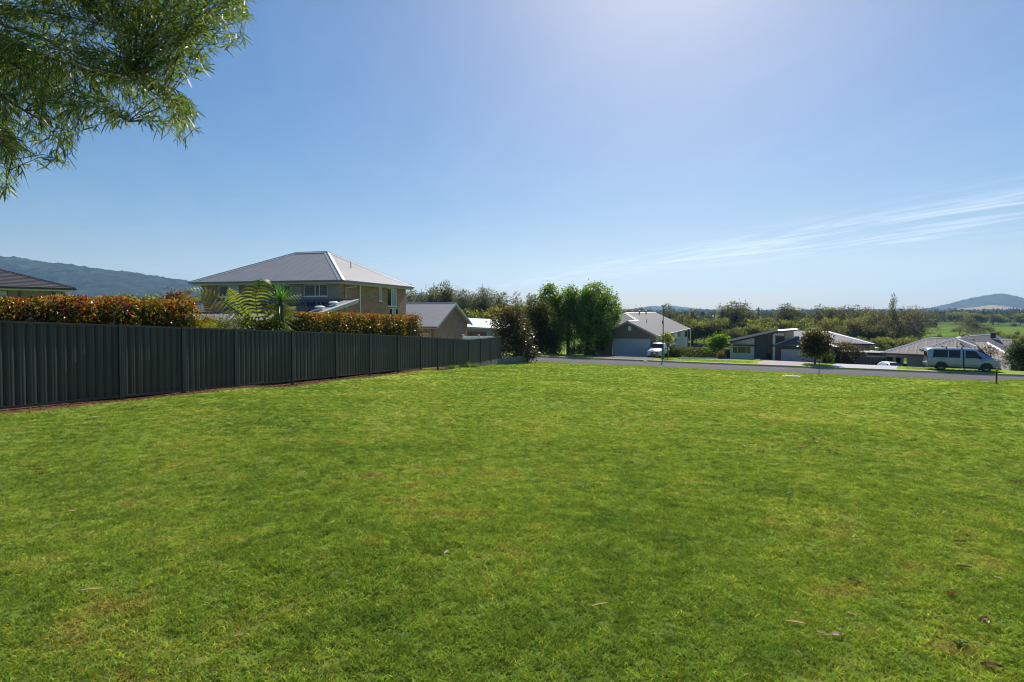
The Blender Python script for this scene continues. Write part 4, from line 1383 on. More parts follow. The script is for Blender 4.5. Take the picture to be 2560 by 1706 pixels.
hip_roof(h3, gx0 - 0.25, gx1 + 0.4, -0.4, 7.2, ge, zrg, 'x', 3.2, 3.4, grey_tile_roof, cap_pale, dark_trim, dark_trim, 0.2, 0.01, 0.8, planes='flr')
zrm = zpx(2067, 829, 88.5) - b3
zem = zpx(2150, 858, 82.7) - b3
hip_roof(h3, -2.5, 13.6, 8.3, 20.2, zem, zrm, 'x', 6.0, 5.5, grey_tile_roof, cap_pale, dark_trim, dark_trim, 0.2, 0.01, 0.8, name='main_roof', planes='flrb')
wall(h3, stone_dk, (-2.0, 8.8), (13.1, 8.8), -0.6, zem - 0.24)
ua = 13.1
wy0, _ = along_y(2162, O3, rzE, 13.1); wy1, Yw = along_y(2170, O3, rzE, 13.1)
wo = (wy0 - 8.8, wy1 - 8.8, zpx(2165, 867, Yw) - b3, min(zem - 0.3, zpx(2165, 857, Yw) - b3))
wall(h3, stone_dk, (13.1, 8.8), (13.1, 19.7), -1.5, zem - 0.24, [wo])
window(h3, (13.1, 8.8), (13.1, 19.7), *wo, splits=(0.55,), panes=[glass_pale, glass])
fx = X3(2035, 9.5); fz1 = zpx(2035, 824, 84.5) - b3; fz0 = zpx(2035, 833, 84.5) - b3
MB().box(fx - 0.3, fx + 0.3, 9.3, 9.8, fz0 - 0.6, fz1).box(fx - 0.36, fx + 0.36, 9.25, 9.85, fz1, fz1 + 0.08).build('flue', galv, h3)

# ------------------------------------------------------------------ low house behind the van
brown_roof = mat('brown_grey_corrugated_roof', (0.20, 0.172, 0.155), 0.75, 0.08, 0.8, spec=0.15)
dark_roof = brown_roof
grey_r = mat('blue_grey_render', (0.185, 0.195, 0.21), 0.85, 0.06, 2)
c4 = at(2203, 882, 70.0)
O4 = (c4.x, c4.y)
rz4 = math.radians(-42)
h4 = thing('hipped_house', 'low grey house with brown corrugated multi-hip roof behind the parked van', 'house', (O4[0], O4[1], Hf(*O4) - 0.1), rz4)
M4 = (Matrix.Translation(h4.location) @ Matrix.Rotation(rz4, 4, 'Z')).inverted()


def px_plane(roof, three, outline, m, pitch=0.2, amp=0.016, sheet=0.8):
    """sheeted plane through three (px, py, depth) points with the given photo outline"""
    a, b, c = [at(*t) for t in three]
    n = (b - a).cross(c - a).normalized()
    pts = []
    for px, py in outline:
        d = ray(px, py)
        pts.append(M4 @ (d * (a.dot(n) / d.dot(n))))
    roof_plane(roof, [tuple(p) for p in pts], m, pitch, amp, sheet)
    return pts


b4 = h4.location.z
e4 = c4.z - b4
roof4 = MB().box(0.2, 11, 0.2, 9, e4 - 0.26, e4 - 0.24).build('roof', soffit_m, h4)
kk = 0.41
wA = 4.75
zrA = e4 + kk * wA
roof_plane(roof4, [(0, 0, e4), (12.5, 0, e4), (12.5 , wA, zrA), (wA, wA, zrA)], brown_roof, 0.3, 0.022, 0.9)
roof_plane(roof4, [(0, 9.5, e4), (0, 0, e4), (wA, wA, zrA)], brown_roof, 0.3, 0.022, 0.9)
roof_plane(roof4, [(0, 9.5, e4), (12.5, 9.5, e4), (12.5, wA, zrA), (wA, wA, zrA)], brown_roof, 0.3, 0.022, 0.9)
cap(roof4, (0, 0, e4), (wA, wA, zrA), cap_pale, 0.35, name='hip_cap')
cap(roof4, (wA, wA, zrA), (12.5, wA, zrA), cap_pale, 0.35)
eaves(roof4, [(0, 9.5, e4), (0, 0, e4), (12.5, 0, e4)], dark_trim, dark_trim, closed=False)
# forward wing
wing = MB().box(0, 0.1, 0, 0.1, 0, 0.1)
cB = M4 @ at(2301, 874, 64.0)
wB = 3.2
zB = cB.z; zBr = zB + kk * wB
LB = 2 * wB
wing = MB().box(cB.x + 0.1, cB.x + LB - 0.1, cB.y + 0.1, cB.y + 9, zB - 0.26, zB - 0.24).build('wing_roof', soffit_m, h4)
A_ = (cB.x + wB, cB.y + wB, zBr)
roof_plane(wing, [(cB.x, cB.y, zB), (cB.x + LB, cB.y, zB), A_], brown_roof, 0.3, 0.022, 0.9)
roof_plane(wing, [(cB.x, cB.y, zB), A_, (A_[0], cB.y + 9, zBr), (cB.x, cB.y + 9, zB)], brown_roof, 0.3, 0.022, 0.9)
roof_plane(wing, [(cB.x + LB, cB.y, zB), A_, (A_[0], cB.y + 9, zBr), (cB.x + LB, cB.y + 9, zB)], brown_roof, 0.3, 0.022, 0.9)
cap(wing, (cB.x, cB.y, zB), A_, cap_pale, 0.35, name='hip_cap')
cap(wing, (cB.x + LB, cB.y, zB), A_, cap_pale, 0.35, name='hip_cap')
cap(wing, A_, (A_[0], cB.y + 9, zBr), cap_pale, 0.35)
eaves(wing, [(cB.x, cB.y + 9, zB), (cB.x, cB.y, zB), (cB.x + LB, cB.y, zB)], dark_trim, fascia_lt, closed=False)
wall(h4, grey_r, (cB.x + 0.5, cB.y + 9), (cB.x + 0.5, cB.y + 0.5), -0.5, zB - 0.24)
wall(h4, grey_r, (cB.x + 0.5, cB.y + 0.5), (cB.x + LB - 0.5, cB.y + 0.5), -0.5, zB - 0.24)
# long main roof to the right
main4 = MB().box(10, 12, 2, 4, 0.2, 0.3).build('main_roof', soffit_m, h4)
sl = px_plane(main4, [(2420, 839.5, 66), (2487, 836, 68.5), (2480, 885, 60.5)], [(2396, 852), (2420, 839.5), (2487, 836), (2640, 905), (2640, 935), (2470, 925)], slate_roof)  # darker slate colour paints in the grazing-sun shade of this plane
cap(main4, sl[1], sl[2], cap_pale, 0.35)
cap(main4, sl[2], sl[3], fascia_m, 0.3, name='hip_cap')
pl = px_plane(main4, [(2438, 855.5, 61.8), (2468, 856, 61.2), (2535, 893, 56.0)], [(2436, 855), (2468, 856), (2548, 900), (2548, 930), (2510, 930)], brown_roof, 0.3, 0.022, 0.9)
cap(main4, pl[1], pl[2], cap_pale, 0.4, name='hip_cap')
cap(main4, pl[0], pl[1], cap_pale, 0.35)
gl = px_plane(main4, [(2394, 848.5, 65.0), (2418, 839.6, 65.6), (2436, 848.5, 64.6)], [(2394, 848.8), (2418, 840.5), (2436, 848.5)], brown_roof)
MB().bar(gl[0], gl[2], 0.1, 0.1).build('gablet_sill', cap_pale, main4)
cap(main4, gl[0], gl[1], cap_pale, 0.3, name='barge_cap')
fl = M4 @ at(2483, 833, 66.5)
MB().box(fl.x - 0.25, fl.x + 0.25, fl.y - 0.2, fl.y + 0.2, fl.z - 0.6, fl.z + 0.05).build('roof_vent', dark_trim, main4)
# walls below: grey pier, dark carport opening, hanging letter plaque
def x4(px): return along(px, O4, rz4, 0.5)[0]
co0, co1 = x4(2217.5), x4(2268)
wall(h4, grey_r, (0.5, 9), (0.5, 0.5), -0.5, e4 - 0.24)
wall(h4, grey_r, (0.5, 0.5), (11.5, 0.5), -0.5, e4 - 0.24, [(co0 - 0.5, co1 - 0.5, -0.4, e4 - 0.55)], depth=0.3, name='front_wall')
wall(h4, dark_trim, (0.8, 6.5), (11.0, 6.5), -0.5, e4 - 0.3, [(x4(2231) - 0.2, x4(2246) + 0.5, 0.6, 1.6)], name='carport_back_wall')
MB().box(x4(2256) - 0.12, x4(2256) + 0.12, 0.6, 0.8, -0.4, e4 - 0.3).build('carport_post', fascia_m, h4)
# dark gate and side roof between this house and the next
gt = at(2190, 905, 74.0)
gate = thing('side_gate', 'dark colour steel side gate between the low house and the skillion house', 'gate', (gt.x, gt.y, Hf(gt.x, gt.y) - 0.3), rzE)
gz_ = zpx(2190, 894, 74.0) - gate.location.z
for k in range(10):
    MB().box(-2.2 + k * 0.4, -2.2 + k * 0.4 + 0.38, -0.02, 0.02, 0, gz_).build('board', dark_trim, gate)
MB().box(-2.3, 1.9, -0.05, 0.05, gz_ + 0.002, gz_ + 0.08).build('rail', fascia_m, gate)
cp = at(2170, 881, 76.5)
cpt = thing('side_awning', 'flat dark awning roof over the side gate', 'awning', (cp.x, cp.y, Hf(cp.x, cp.y)), rzE)
az = cp.z - cpt.location.z
MB().box(-3.0, 3.6, -0.3, 3.5, az - 0.2, az).build('roof', dark_trim, cpt)
for xx in (-2.9, 3.4):
    MB().box(xx - 0.06, xx + 0.06, -0.2, -0.08, -0.5, az - 0.2).build('post', dark_trim, cpt)
# far shed with the pale roof seen between the roofs
fs = at(2195, 873, 92.0)
shed = thing('far_shed', 'small pale-roofed shed showing between the two low house roofs', 'shed', (fs.x, fs.y, Hf(fs.x, fs.y)), math.radians(-30))
sz = fs.z - shed.location.z
sr = MB().hexa([(-3.2, -2.5, sz - 0.3), (3.2, -2.5, sz - 0.9), (3.2, 2.5, sz - 0.9), (-3.2, 2.5, sz - 0.3), (-3.2, -2.5, sz - 0.2), (3.2, -2.5, sz - 0.8), (3.2, 2.5, sz - 0.8), (-3.2, 2.5, sz - 0.2)]).build('roof', paleroof, shed)
MB().tube([(-0.2, 0, sz - 0.5), (-0.2, 0, sz + 0.15)], 0.2, 10).lathe([(0.32, 0.15), (0.32, 0.24), (0, 0.34)], 10, 'z', (-0.2, 0, sz)).build('flue', galv, sr)
MB().box(-2.9, 2.9, -2.2, 2.2, 0, sz - 0.92).build('wall', ghost, shed)

# ------------------------------------------------------------------ driveways
def loc2w(O, rz, x, y):
    e = np.array((math.cos(rz), math.sin(rz))); n = np.array((-math.sin(rz), math.cos(rz)))
    return np.array(O[:2]) + e * x + n * y


drive('driveway', (1478, 1632), (loc2w(O2, rzE, xL - 0.4, -0.2), loc2w(O2, rzE, 0.4, -0.2)), agg, 'dark aggregate driveway up to the wide pale garage door')
drive('driveway', (1893, 2003), (loc2w(O3, rzE, -1.2, 0.2), loc2w(O3, rzE, gb + 0.3, 0.1)), conc_pink, 'pinkish concrete driveway of the skillion-roofed house')
drive('driveway', (2080, 2242), (on_ground(2110, 905), on_ground(2262, 914)), conc_grey, 'wide pale grey concrete driveway beside the parked van')
drive('driveway', (2512, 2720), (sq(52.5, 62), sq(60, 62)), conc_pink, 'concrete driveway apron in front of the parked van')

# ------------------------------------------------------------------ foliage helpers
leaf_mat = mat('leaf', (0, 0, 0), 0.5, 0.10, 6, trans=0.5, attr='col', spec=0.2)
gloss_leaf = mat('glossy_leaf', (0, 0, 0), 0.37, 0.10, 6, trans=0.32, attr='col', spec=0.35)
dull_leaf = mat('dull_leaf', (0, 0, 0), 0.8, 0.10, 1.2, trans=0.45, attr='col', spec=0.1)
bark = mat('grey_brown_bark', (0.085, 0.068, 0.052), 0.9, 0.25, 6, 0.6, 25, stretch=(1, 1, 0.25))
bark_pale = mat('pale_grey_bark', (0.22, 0.20, 0.17), 0.9, 0.25, 6, 0.5, 25, stretch=(1, 1, 0.25))


def unit(v):
    return v / np.maximum(np.linalg.norm(v, axis=-1, keepdims=True), 1e-9)


def rdir(n):
    return unit(rng.normal(size=(n, 3)))


def leaf_mesh(name, parent, P, D, Ls, Ws, cols, m=None, fold=0.12):
    """one folded diamond per leaf: base P, direction D"""
    n = len(P)
    D = unit(D)
    S = unit(np.cross(D, rdir(n)))
    U = np.cross(S, D)
    Ls = np.broadcast_to(Ls, n)[:, None]; Ws = np.broadcast_to(Ws, n)[:, None]
    a = P; c = P + D * Ls
    mid = P + D * Ls * 0.45 + U * Ls * fold
    V = np.stack([a, mid + S * Ws * 0.5, c, mid - S * Ws * 0.5], 1).reshape(-1, 3)
    F = np.arange(n * 4).reshape(n, 4)
    return np_mesh(name, V, F, m or leaf_mat, parent, cols)


def tint(base, n, v=0.18, hue=0.08):
    base = np.asarray(base, float)
    c = np.broadcast_to(base, (n, 3)) * (1 + rng.normal(0, v, (n, 1))) * (1 + rng.normal(0, hue, (n, 3)))
    return np.clip(c, 0.004, 1)


def clump_crown(blobs, nclump, per, sig, shell=(0.55, 1.0), up=0.0):
    """blobs: list of (centre, radii). Returns leaf bases, outward directions, clump ids, clump centres"""
    w = np.array([np.prod(b[1]) ** (2 / 3) for b in blobs]); w = w / w.sum()
    bi = rng.choice(len(blobs), nclump, p=w)
    C = np.array([b[0] for b in blobs], float)[bi]; Rr = np.array([b[1] for b in blobs], float)[bi]
    d = rdir(nclump)
    f = shell[0] + (shell[1] - shell[0]) * rng.random(nclump) ** 0.6
    cc = C + d * Rr * f[:, None]
    cid = np.repeat(np.arange(nclump), per)
    off = rng.normal(size=(nclump * per, 3)) * sig
    P = cc[cid] + off
    D = unit(off) * 0.8 + d[cid] * 0.5 + rng.normal(size=off.shape) * 0.5
    D[:, 2] += up
    return P, D, cid, cc


def tree_skeleton(base, top, limbs, r0, mb=None, n=8):
    """tapered trunk from base to top with limbs out to the given points"""
    mb = mb or MB()
    base, top = Vector(base), Vector(top)
    mid = base.lerp(top, 0.5) + Vector((random.uniform(-.05, .05), random.uniform(-.05, .05), 0)) * (top - base).length
    mb.tube([base - Vector((0, 0, 0.2)), base.lerp(mid, 0.5), mid, mid.lerp(top, 0.5), top], [r0 * 1.25, r0 * 0.95, r0 * 0.8, r0 * 0.55, r0 * 0.25], n)
    for L_ in limbs:
        L_ = Vector(L_)
        t = random.uniform(0.25, 0.8)
        s = base.lerp(top, t)
        m_ = s.lerp(L_, 0.5) + Vector((0, 0, 0.12 * (L_ - s).length))
        mb.tube([s, m_, L_], [r0 * 0.42, r0 * 0.25, r0 * 0.08], 5, cap=False)
    return mb


def make_tree(name, label, cat, base, blobs, nclump, per, sig, L_, W_, col, trunk_r, m=None, tips=None, group=None, bark_m=None, droop=0.0, shell=(0.5, 1.0), trunk_top=0.6, cl_var=0.28, nlimb=9):
    """blobs in world coordinates. tips: colour for the upper outer leaves"""
    base = Vector(base)
    t = thing(name, label, cat, base, 0, group)
    b = np.array(base)
    bl = [((np.array(c) - b), np.array(r)) for c, r in blobs]
    P, D, cid, cc = clump_crown(bl, nclump, per, sig, shell, up=-droop)
    zmin, zmax = P[:, 2].min(), P[:, 2].max()
    cv = np.exp(rng.normal(0, cl_var, nclump))[cid][:, None]
    cols = tint(col, len(P)) * cv
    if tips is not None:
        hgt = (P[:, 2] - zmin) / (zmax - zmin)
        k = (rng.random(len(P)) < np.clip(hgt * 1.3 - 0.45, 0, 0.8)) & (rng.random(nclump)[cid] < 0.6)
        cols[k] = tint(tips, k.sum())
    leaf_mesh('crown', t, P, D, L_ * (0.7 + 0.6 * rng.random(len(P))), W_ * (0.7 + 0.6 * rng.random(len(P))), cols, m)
    ctop = np.array([c for c, r in bl]).mean(0)
    top = Vector((ctop[0] * 0.7, ctop[1] * 0.7, zmin + (zmax - zmin) * trunk_top))
    limbs = [tuple(cc[i]) for i in rng.choice(len(cc), min(nlimb, len(cc)), replace=False)]
    tree_skeleton((0, 0, 0), top, limbs, trunk_r).build('trunk', bark_m or bark, t)
    return t


def pblob(px, py, Y, rx, ry, rd=None):
    """crown lobe given by its photo centre and half sizes in photo pixels, at depth Y"""
    c = at(px, py, Y)
    k = Y / FOC
    return ((c.x, c.y, c.z), (rx * k, (rd or rx) * k, ry * k))


# ------------------------------------------------------------------ street trees across the road
def gbase(px, Y):
    p = at(px, 800, Y); return (p.x, p.y, Hf(p.x, p.y))


PEAR = (0.128, 0.222, 0.048)
make_tree('pear_tree', 'tall rounded green street tree, the broadest, beside the driveway', 'tree', gbase(1466, 68.2),
          [pblob(1492, 790, 68.2, 54, 62), pblob(1488, 750, 68.2, 34, 40), pblob(1520, 775, 68.2, 28, 48), pblob(1468, 780, 68.2, 30, 55), pblob(1490, 835, 68.2, 42, 34)], 540, 30, 0.26, 0.24, 0.16, PEAR, 0.27, tips=(0.17, 0.24, 0.05), trunk_top=0.75, shell=(0.62, 1.0))
make_tree('pear_tree', 'upright narrow green street tree in the middle of three', 'tree', gbase(1421, 69.5),
          [pblob(1424, 760, 69.5, 24, 40), pblob(1426, 805, 69.5, 34, 55), pblob(1440, 770, 69.5, 18, 35)], 340, 30, 0.26, 0.24, 0.16, PEAR, 0.22, tips=(0.17, 0.24, 0.05), trunk_top=0.75, shell=(0.62, 1.0))
make_tree('pear_tree', 'green street tree rising behind the dark evergreen', 'tree', gbase(1382, 71.0),
          [pblob(1374, 750, 71, 26, 34), pblob(1378, 795, 71, 36, 55), pblob(1392, 840, 71, 18, 40)], 350, 30, 0.26, 0.24, 0.16, PEAR, 0.22, tips=(0.17, 0.24, 0.05), trunk_top=0.75, shell=(0.62, 1.0))
make_tree('evergreen_tree', 'dense dark evergreen tree with brownish tips by the street', 'tree', gbase(1352, 66.5),
          [pblob(1352, 800, 66.5, 30, 48), pblob(1340, 775, 66.5, 24, 30), pblob(1358, 845, 66.5, 32, 38), pblob(1330, 815, 66.5, 20, 34), pblob(1345, 860, 66.5, 34, 26)], 330, 46, 0.34, 0.20, 0.10, (0.046, 0.066, 0.026), 0.22, tips=(0.13, 0.12, 0.042), trunk_top=0.6, cl_var=0.2, shell=(0.3, 1.0))
make_tree('shrub', 'leafy climber hanging beside the white carport post', 'shrub', gbase(1388, 67.5),
          [pblob(1390, 858, 67.5, 9, 26)], 40, 26, 0.3, 0.2, 0.13, (0.08, 0.14, 0.03), 0.05)
make_tree('shrub', 'yellow-green shrub between the magnolia and the dark evergreen', 'shrub', gbase(1304, 74),
          [pblob(1304, 795, 74, 20, 20), pblob(1310, 840, 74, 22, 42)], 110, 34, 0.5, 0.28, 0.16, (0.085, 0.115, 0.028), 0.12)
MAG = (0.050, 0.052, 0.022)
make_tree('magnolia_tree', 'bushy bronze-leaved glossy magnolia at the end of the dark fence', 'tree', gbase(1290, 48.8),
          [pblob(1268, 808, 48.8, 32, 36), pblob(1292, 835, 48.6, 32, 38), pblob(1303, 866, 48.2, 30, 30), pblob(1262, 858, 49.2, 26, 36), pblob(1276, 788, 48.8, 22, 16), pblob(1318, 882, 48.0, 16, 13)],
          230, 26, 0.28, 0.25, 0.115, MAG, 0.14, gloss_leaf, tips=(0.125, 0.075, 0.028), cl_var=0.25, shell=(0.45, 1.0))
stb = on_ground(2037, 911)
make_tree('street_tree', 'young bronze-green street tree on a lone trunk beside the pinkish driveway', 'tree', stb,
          [pblob(2038, 862, stb.y, 24, 22), pblob(2024, 858, stb.y, 14, 18), pblob(2056, 852, stb.y, 13, 16), pblob(2046, 875, stb.y, 20, 16), pblob(2030, 845, stb.y, 12, 12), pblob(2020, 884, stb.y, 7, 6)],
          190, 30, 0.24, 0.22, 0.13, (0.065, 0.075, 0.024), 0.075, gloss_leaf, tips=(0.16, 0.095, 0.04), trunk_top=0.55)
bush_b = on_ground(2118, 911)
make_tree('photinia_bush', 'large round bush with reddish new growth beside the grey driveway', 'bush', bush_b,
          [pblob(2112, 884, bush_b.y, 33, 28), pblob(2128, 890, bush_b.y, 32, 23), pblob(2098, 892, bush_b.y, 20, 20)], 260, 30, 0.2, 0.2, 0.09, (0.052, 0.060, 0.022), 0.08, gloss_leaf, tips=(0.24, 0.15, 0.075), shell=(0.6, 1.0))
make_tree('shrub', 'small leafy shrub with white flowers under the young street tree', 'shrub', on_ground(2064, 906),
          [pblob(2063, 897, 60, 13, 9)], 40, 22, 0.2, 0.2, 0.12, (0.06, 0.09, 0.03), 0.04)
make_tree('lychee_shrub', 'bright green leafy shrub at the low end of the skillion roof', 'shrub', gbase(1796, 80),
          [pblob(1796, 858, 80, 16, 13), pblob(1802, 852, 80, 10, 9), pblob(1788, 864, 80, 12, 9)], 90, 26, 0.35, 0.28, 0.18, (0.12, 0.20, 0.03), 0.08)
sp = on_ground(1669, 897)
make_tree('sapling', 'thin yellow-green sapling in front of the beige side wall', 'tree', (sp.x, sp.y, sp.z),
          [pblob(1668, 842, sp.y, 11, 6), pblob(1676, 853, sp.y, 6, 9), pblob(1663, 848, sp.y, 4, 6)], 26, 16, 0.16, 0.2, 0.13, (0.19, 0.22, 0.03), 0.045, nlimb=12, trunk_top=0.8)
eb = on_ground(2556, 928)
make_tree('evergreen_shrub', 'dark dense shrub beside the green utility cabinet', 'shrub', eb,
          [pblob(2562, 893, eb.y, 34, 33), pblob(2550, 878, eb.y, 20, 18), pblob(2588, 900, eb.y, 30, 30)], 230, 32, 0.22, 0.17, 0.09, (0.032, 0.058, 0.018), 0.1)
make_tree('shrub', 'spiky red-leaved shrub poking up in front of the brown roof', 'shrub', gbase(2478, 56.5),
          [pblob(2476, 878, 56.5, 8, 9)], 20, 14, 0.2, 0.3, 0.05, (0.07, 0.045, 0.03), 0.04)
for px, py, Y, rx, ry, lab in ((1446, 872, 66.8, 11, 8, 'dark rounded garden shrub between the porch posts'), (1430, 878, 66.2, 8, 5, 'low pale-flowered plant beneath the middle street tree'),
                               (1476, 884, 65.6, 7, 4, 'low pale-leaved plant at the corner of the dark driveway'), (1498, 866, 68.5, 10, 12, 'potted garden shrub by the front door'),
                               (1378, 883, 66.0, 7, 5, 'low flowering plant at the foot of the dark evergreen')):
    make_tree('shrub', lab, 'shrub', gbase(px, Y), [pblob(px, py, Y, rx, ry)], 30, 20, 0.16, 0.16, 0.1, (0.04, 0.055, 0.022) if rx > 9 else (0.12, 0.15, 0.07), 0.03)


# ------------------------------------------------------------------ clipped hedges
def hedge(name, label, p0, p1, width, z_bot, z_top0, z_top1, n, L_, W_, colf, m, bulge=0.06, cat='hedge', core_col=(0.05, 0.05, 0.03), stems=True, group=None):
    """p0-p1: plan line of the hedge centre; leaves fill the outer shell of a rounded box"""
    p0, p1 = np.array(p0, float), np.array(p1, float)
    Lh = np.linalg.norm(p1 - p0); d = (p1 - p0) / Lh; nn = np.array((d[1], -d[0]))
    t = thing(name, label, cat, (p0[0], p0[1], z_bot), 0, group)
    u = rng.random(n)
    s = rng.uniform(-0.5, 0.5, n) * width
    zt = z_top0 + (z_top1 - z_top0) * u
    lump = fbm(u * Lh * 1.4, np.zeros(n), 17, 4) * bulge
    v = rng.random(n)
    # push towards the surface: top, front, back and ends
    face = rng.choice(4, n, p=[0.34, 0.40, 0.16, 0.10])
    depth = np.abs(rng.normal(0, 0.11, n))
    hh = zt - z_bot + lump
    zz = v * hh
    zz = np.where(face == 0, hh - depth, zz)
    s = np.where(face == 1, width / 2 + lump - depth, s)
    s = np.where(face == 2, -width / 2 - lump + depth, s)
    u = np.where(face == 3, np.where(rng.random(n) < 0.5, depth, Lh - depth) / Lh, u)
    # round the upper edges
    over = np.clip(zz - (hh - 0.28), 0, None) / 0.28
    s = s * (1 - 0.22 * over ** 2)
    P = np.stack([d[0] * u * Lh + nn[0] * s, d[1] * u * Lh + nn[1] * s, zz], -1)
    Nrm = np.zeros((n, 3)); Nrm[:, 2] = (face == 0) * 1.0
    Nrm[:, 0] += nn[0] * ((face == 1) * 1.0 - (face == 2)); Nrm[:, 1] += nn[1] * ((face == 1) * 1.0 - (face == 2))
    D = Nrm * 0.7 + rng.normal(size=(n, 3)) * 0.6; D[:, 2] += 0.35
    frac = zz / np.maximum(hh, 0.1)
    cols = colf(u * Lh, frac, n, depth)
    leaf_mesh('foliage', t, P, D, L_ * (0.6 + 0.7 * rng.random(n)), W_ * (0.6 + 0.7 * rng.random(n)), cols, m)
    # inner leaves behind the clipped face
    n2 = n // 2
    u2 = rng.random(n2)
    h2_ = z_top0 + (z_top1 - z_top0) * u2 - z_bot
    s2 = rng.uniform(-0.36, 0.36, n2) * width
    z2 = rng.random(n2) * (h2_ - 0.12)
    P2 = np.stack([d[0] * u2 * Lh + nn[0] * s2, d[1] * u2 * Lh + nn[1] * s2, z2], -1)
    leaf_mesh('inner_foliage', t, P2, rdir(n2), L_ * 1.8, W_ * 2.2, colf(u2 * Lh, z2 / h2_ * 0.6, n2, None), m)
    # woody inside: upright stems
    mb = MB()
    ns = int(Lh / 0.32)
    for k in range(ns):
        c = d * ((k + 0.5) / ns * Lh)
        for j in range(3):
            e = Vector((c[0] + random.uniform(-.25, .25), c[1] + random.uniform(-.25, .25), (z_top0 - z_bot) * random.uniform(.72, .9)))
            mb.tube([(c[0], c[1], 0), (c[0] * .5 + e.x * .5 + random.uniform(-.05, .05), c[1] * .5 + e.y * .5, e.z * .5), tuple(e)], [0.022, 0.016, 0.006], 4, cap=False)
    mb.build('stems', bark, t)
    return t


def photinia(u, fr, n, dep):
    c = tint((0.048, 0.066, 0.020), n)
    fr = np.asarray(fr) + 0.17 * fbm(u * 2.6, np.asarray(fr) * 3.0, 23, 3)
    k = rng.random(n) < np.clip((fr - 0.66) * 1.9, 0.012, 0.58)
    c[k] = tint((0.40, 0.15, 0.024), k.sum(), 0.25, 0.12)
    k2 = rng.random(n) < np.clip((fr - 0.55) * 1.3, 0.03, 0.42)
    c[k2] = tint((0.28, 0.24, 0.035), k2.sum(), 0.2, 0.12)
    k3 = rng.random(n) < np.clip((fr - 0.88) * 1.6, 0, 0.18)
    c[k3] = tint((0.34, 0.045, 0.04), k3.sum(), 0.2, 0.1)
    return c


def photinia_flower(u, fr, n, dep):
    c = photinia(u, fr, n, dep)
    k = (rng.random(n) < 0.10) & (u < 3.4) & (fr > 0.35)
    c[k] = tint((0.36, 0.03, 0.045), k.sum(), 0.2, 0.1)
    return c


fdir = (FENCE_B - FENCE_A) / np.linalg.norm(FENCE_B - FENCE_A)
fn = np.array((fdir[1], -fdir[0]))
def behind(px, off):
    return line_hit(px, FENCE_A - fn * off, FENCE_B - fn * off)
A0, A1 = behind(-140, 0.85), behind(462, 0.85)
zt0, zt1 = zpx(0, 741, A0[1] + 1), zpx(462, 762, A1[1])
hedge('photinia_hedge', 'long red-tipped hedge standing behind the nearer part of the dark fence', A0, A1, 1.15, Hf(*A0) + 0.0, zpx(0, 746, A0[1] + 1.2), zpx(455, 757, A1[1]), 24000, 0.075, 0.042, photinia_flower, gloss_leaf, 0.10)
B0, B1 = behind(742, 0.9), behind(1030, 0.9)
hedge('photinia_hedge', 'orange-tipped hedge behind the dark fence below the brick house windows', B0, B1, 1.2, Hf(*B0) - 0.5, zpx(742, 783, B0[1]), zpx(1030, 792, B1[1]), 24000, 0.090, 0.050, photinia, gloss_leaf, 0.09)
# bottlebrush-red flowering shrub rising at the end of the first hedge
fb = behind(440, 1.6)
make_tree('flowering_shrub', 'crimson flowering shrub rising above the end of the red-tipped hedge', 'shrub', (fb[0], fb[1], Hf(*fb)), [pblob(438, 760, fb[1], 26, 14), pblob(445, 750, fb[1], 16, 10)], 50, 22, 0.10, 0.10, 0.045, (0.10, 0.075, 0.03), 0.05, gloss_leaf, tips=(0.36, 0.03, 0.06))


def boxhedge(u, fr, n, dep):
    c = tint((0.050, 0.068, 0.018), n, 0.22)
    k = rng.random(n) < np.clip((fr - 0.7) * 1.6, 0.03, 0.4)
    c[k] = tint((0.13, 0.125, 0.028), k.sum())
    return c


def small_hedge(px0, px1, py_top, py_bot, label, width=1.1, n=8000, col=boxhedge):
    a, b = on_ground(px0, py_bot), on_ground(px1, py_bot)
    e = np.array((b.x - a.x, b.y - a.y)); e = e / np.linalg.norm(e); nb_ = np.array((-e[1], e[0])) * width / 2
    za, zb = zpx(px0, py_top, a.y), zpx(px1, py_top, b.y)
    return hedge('clipped_hedge', label, np.array((a.x, a.y)) + nb_, np.array((b.x, b.y)) + nb_, width, min(a.z, b.z) - 0.1, za, zb, n, 0.15, 0.09, col, leaf_mat, 0.05, stems=False)


small_hedge(1703, 1792, 870, 895, 'long clipped green hedge in front of the pale weatherboard wall')
small_hedge(1663, 1700, 872, 894.5, 'short clipped dark hedge behind the street lamp', n=5000)
small_hedge(1814, 1879, 874, 896.5, 'clipped hedge below the white-framed window of the skillion house', n=7000)
small_hedge(2283, 2330, 893.5, 909, 'clipped dark hedge between the letterbox pillar and the van', n=5000)
for px, py, rx, ry, c, lab in ((1690, 870, 15, 6, (0.20, 0.24, 0.03), 'lime-green shrub topping the short hedge behind the lamp post'), (1887, 892, 11, 6, (0.09, 0.11, 0.025), 'low rounded shrub at the end of the hedge by the entry'),
                               (1803, 888, 9, 9, (0.13, 0.11, 0.05), 'straggly reddish grass plant between two clipped hedges'), (1815, 885, 5, 8, (0.11, 0.12, 0.03), 'small upright shrub at the start of the hedge below the window'),
                               (2515, 916, 8, 6, (0.07, 0.10, 0.02), 'low green shrub between the van and the utility cabinet')):
    g_ = on_ground(px, py + ry + 1)
    make_tree('shrub', lab, 'shrub', g_, [pblob(px, py, g_.y + 0.4, rx, ry)], 36, 22, 0.14, 0.16, 0.09, c, 0.03)

# ------------------------------------------------------------------ fern, palms and yucca behind the fence
rachis_m = mat('frond_stalk', (0.10, 0.075, 0.03), 0.7, 0.2, 5)


def fz(px, off):
    return float(line_hit(px, FENCE_A, FENCE_B)[1]) + off


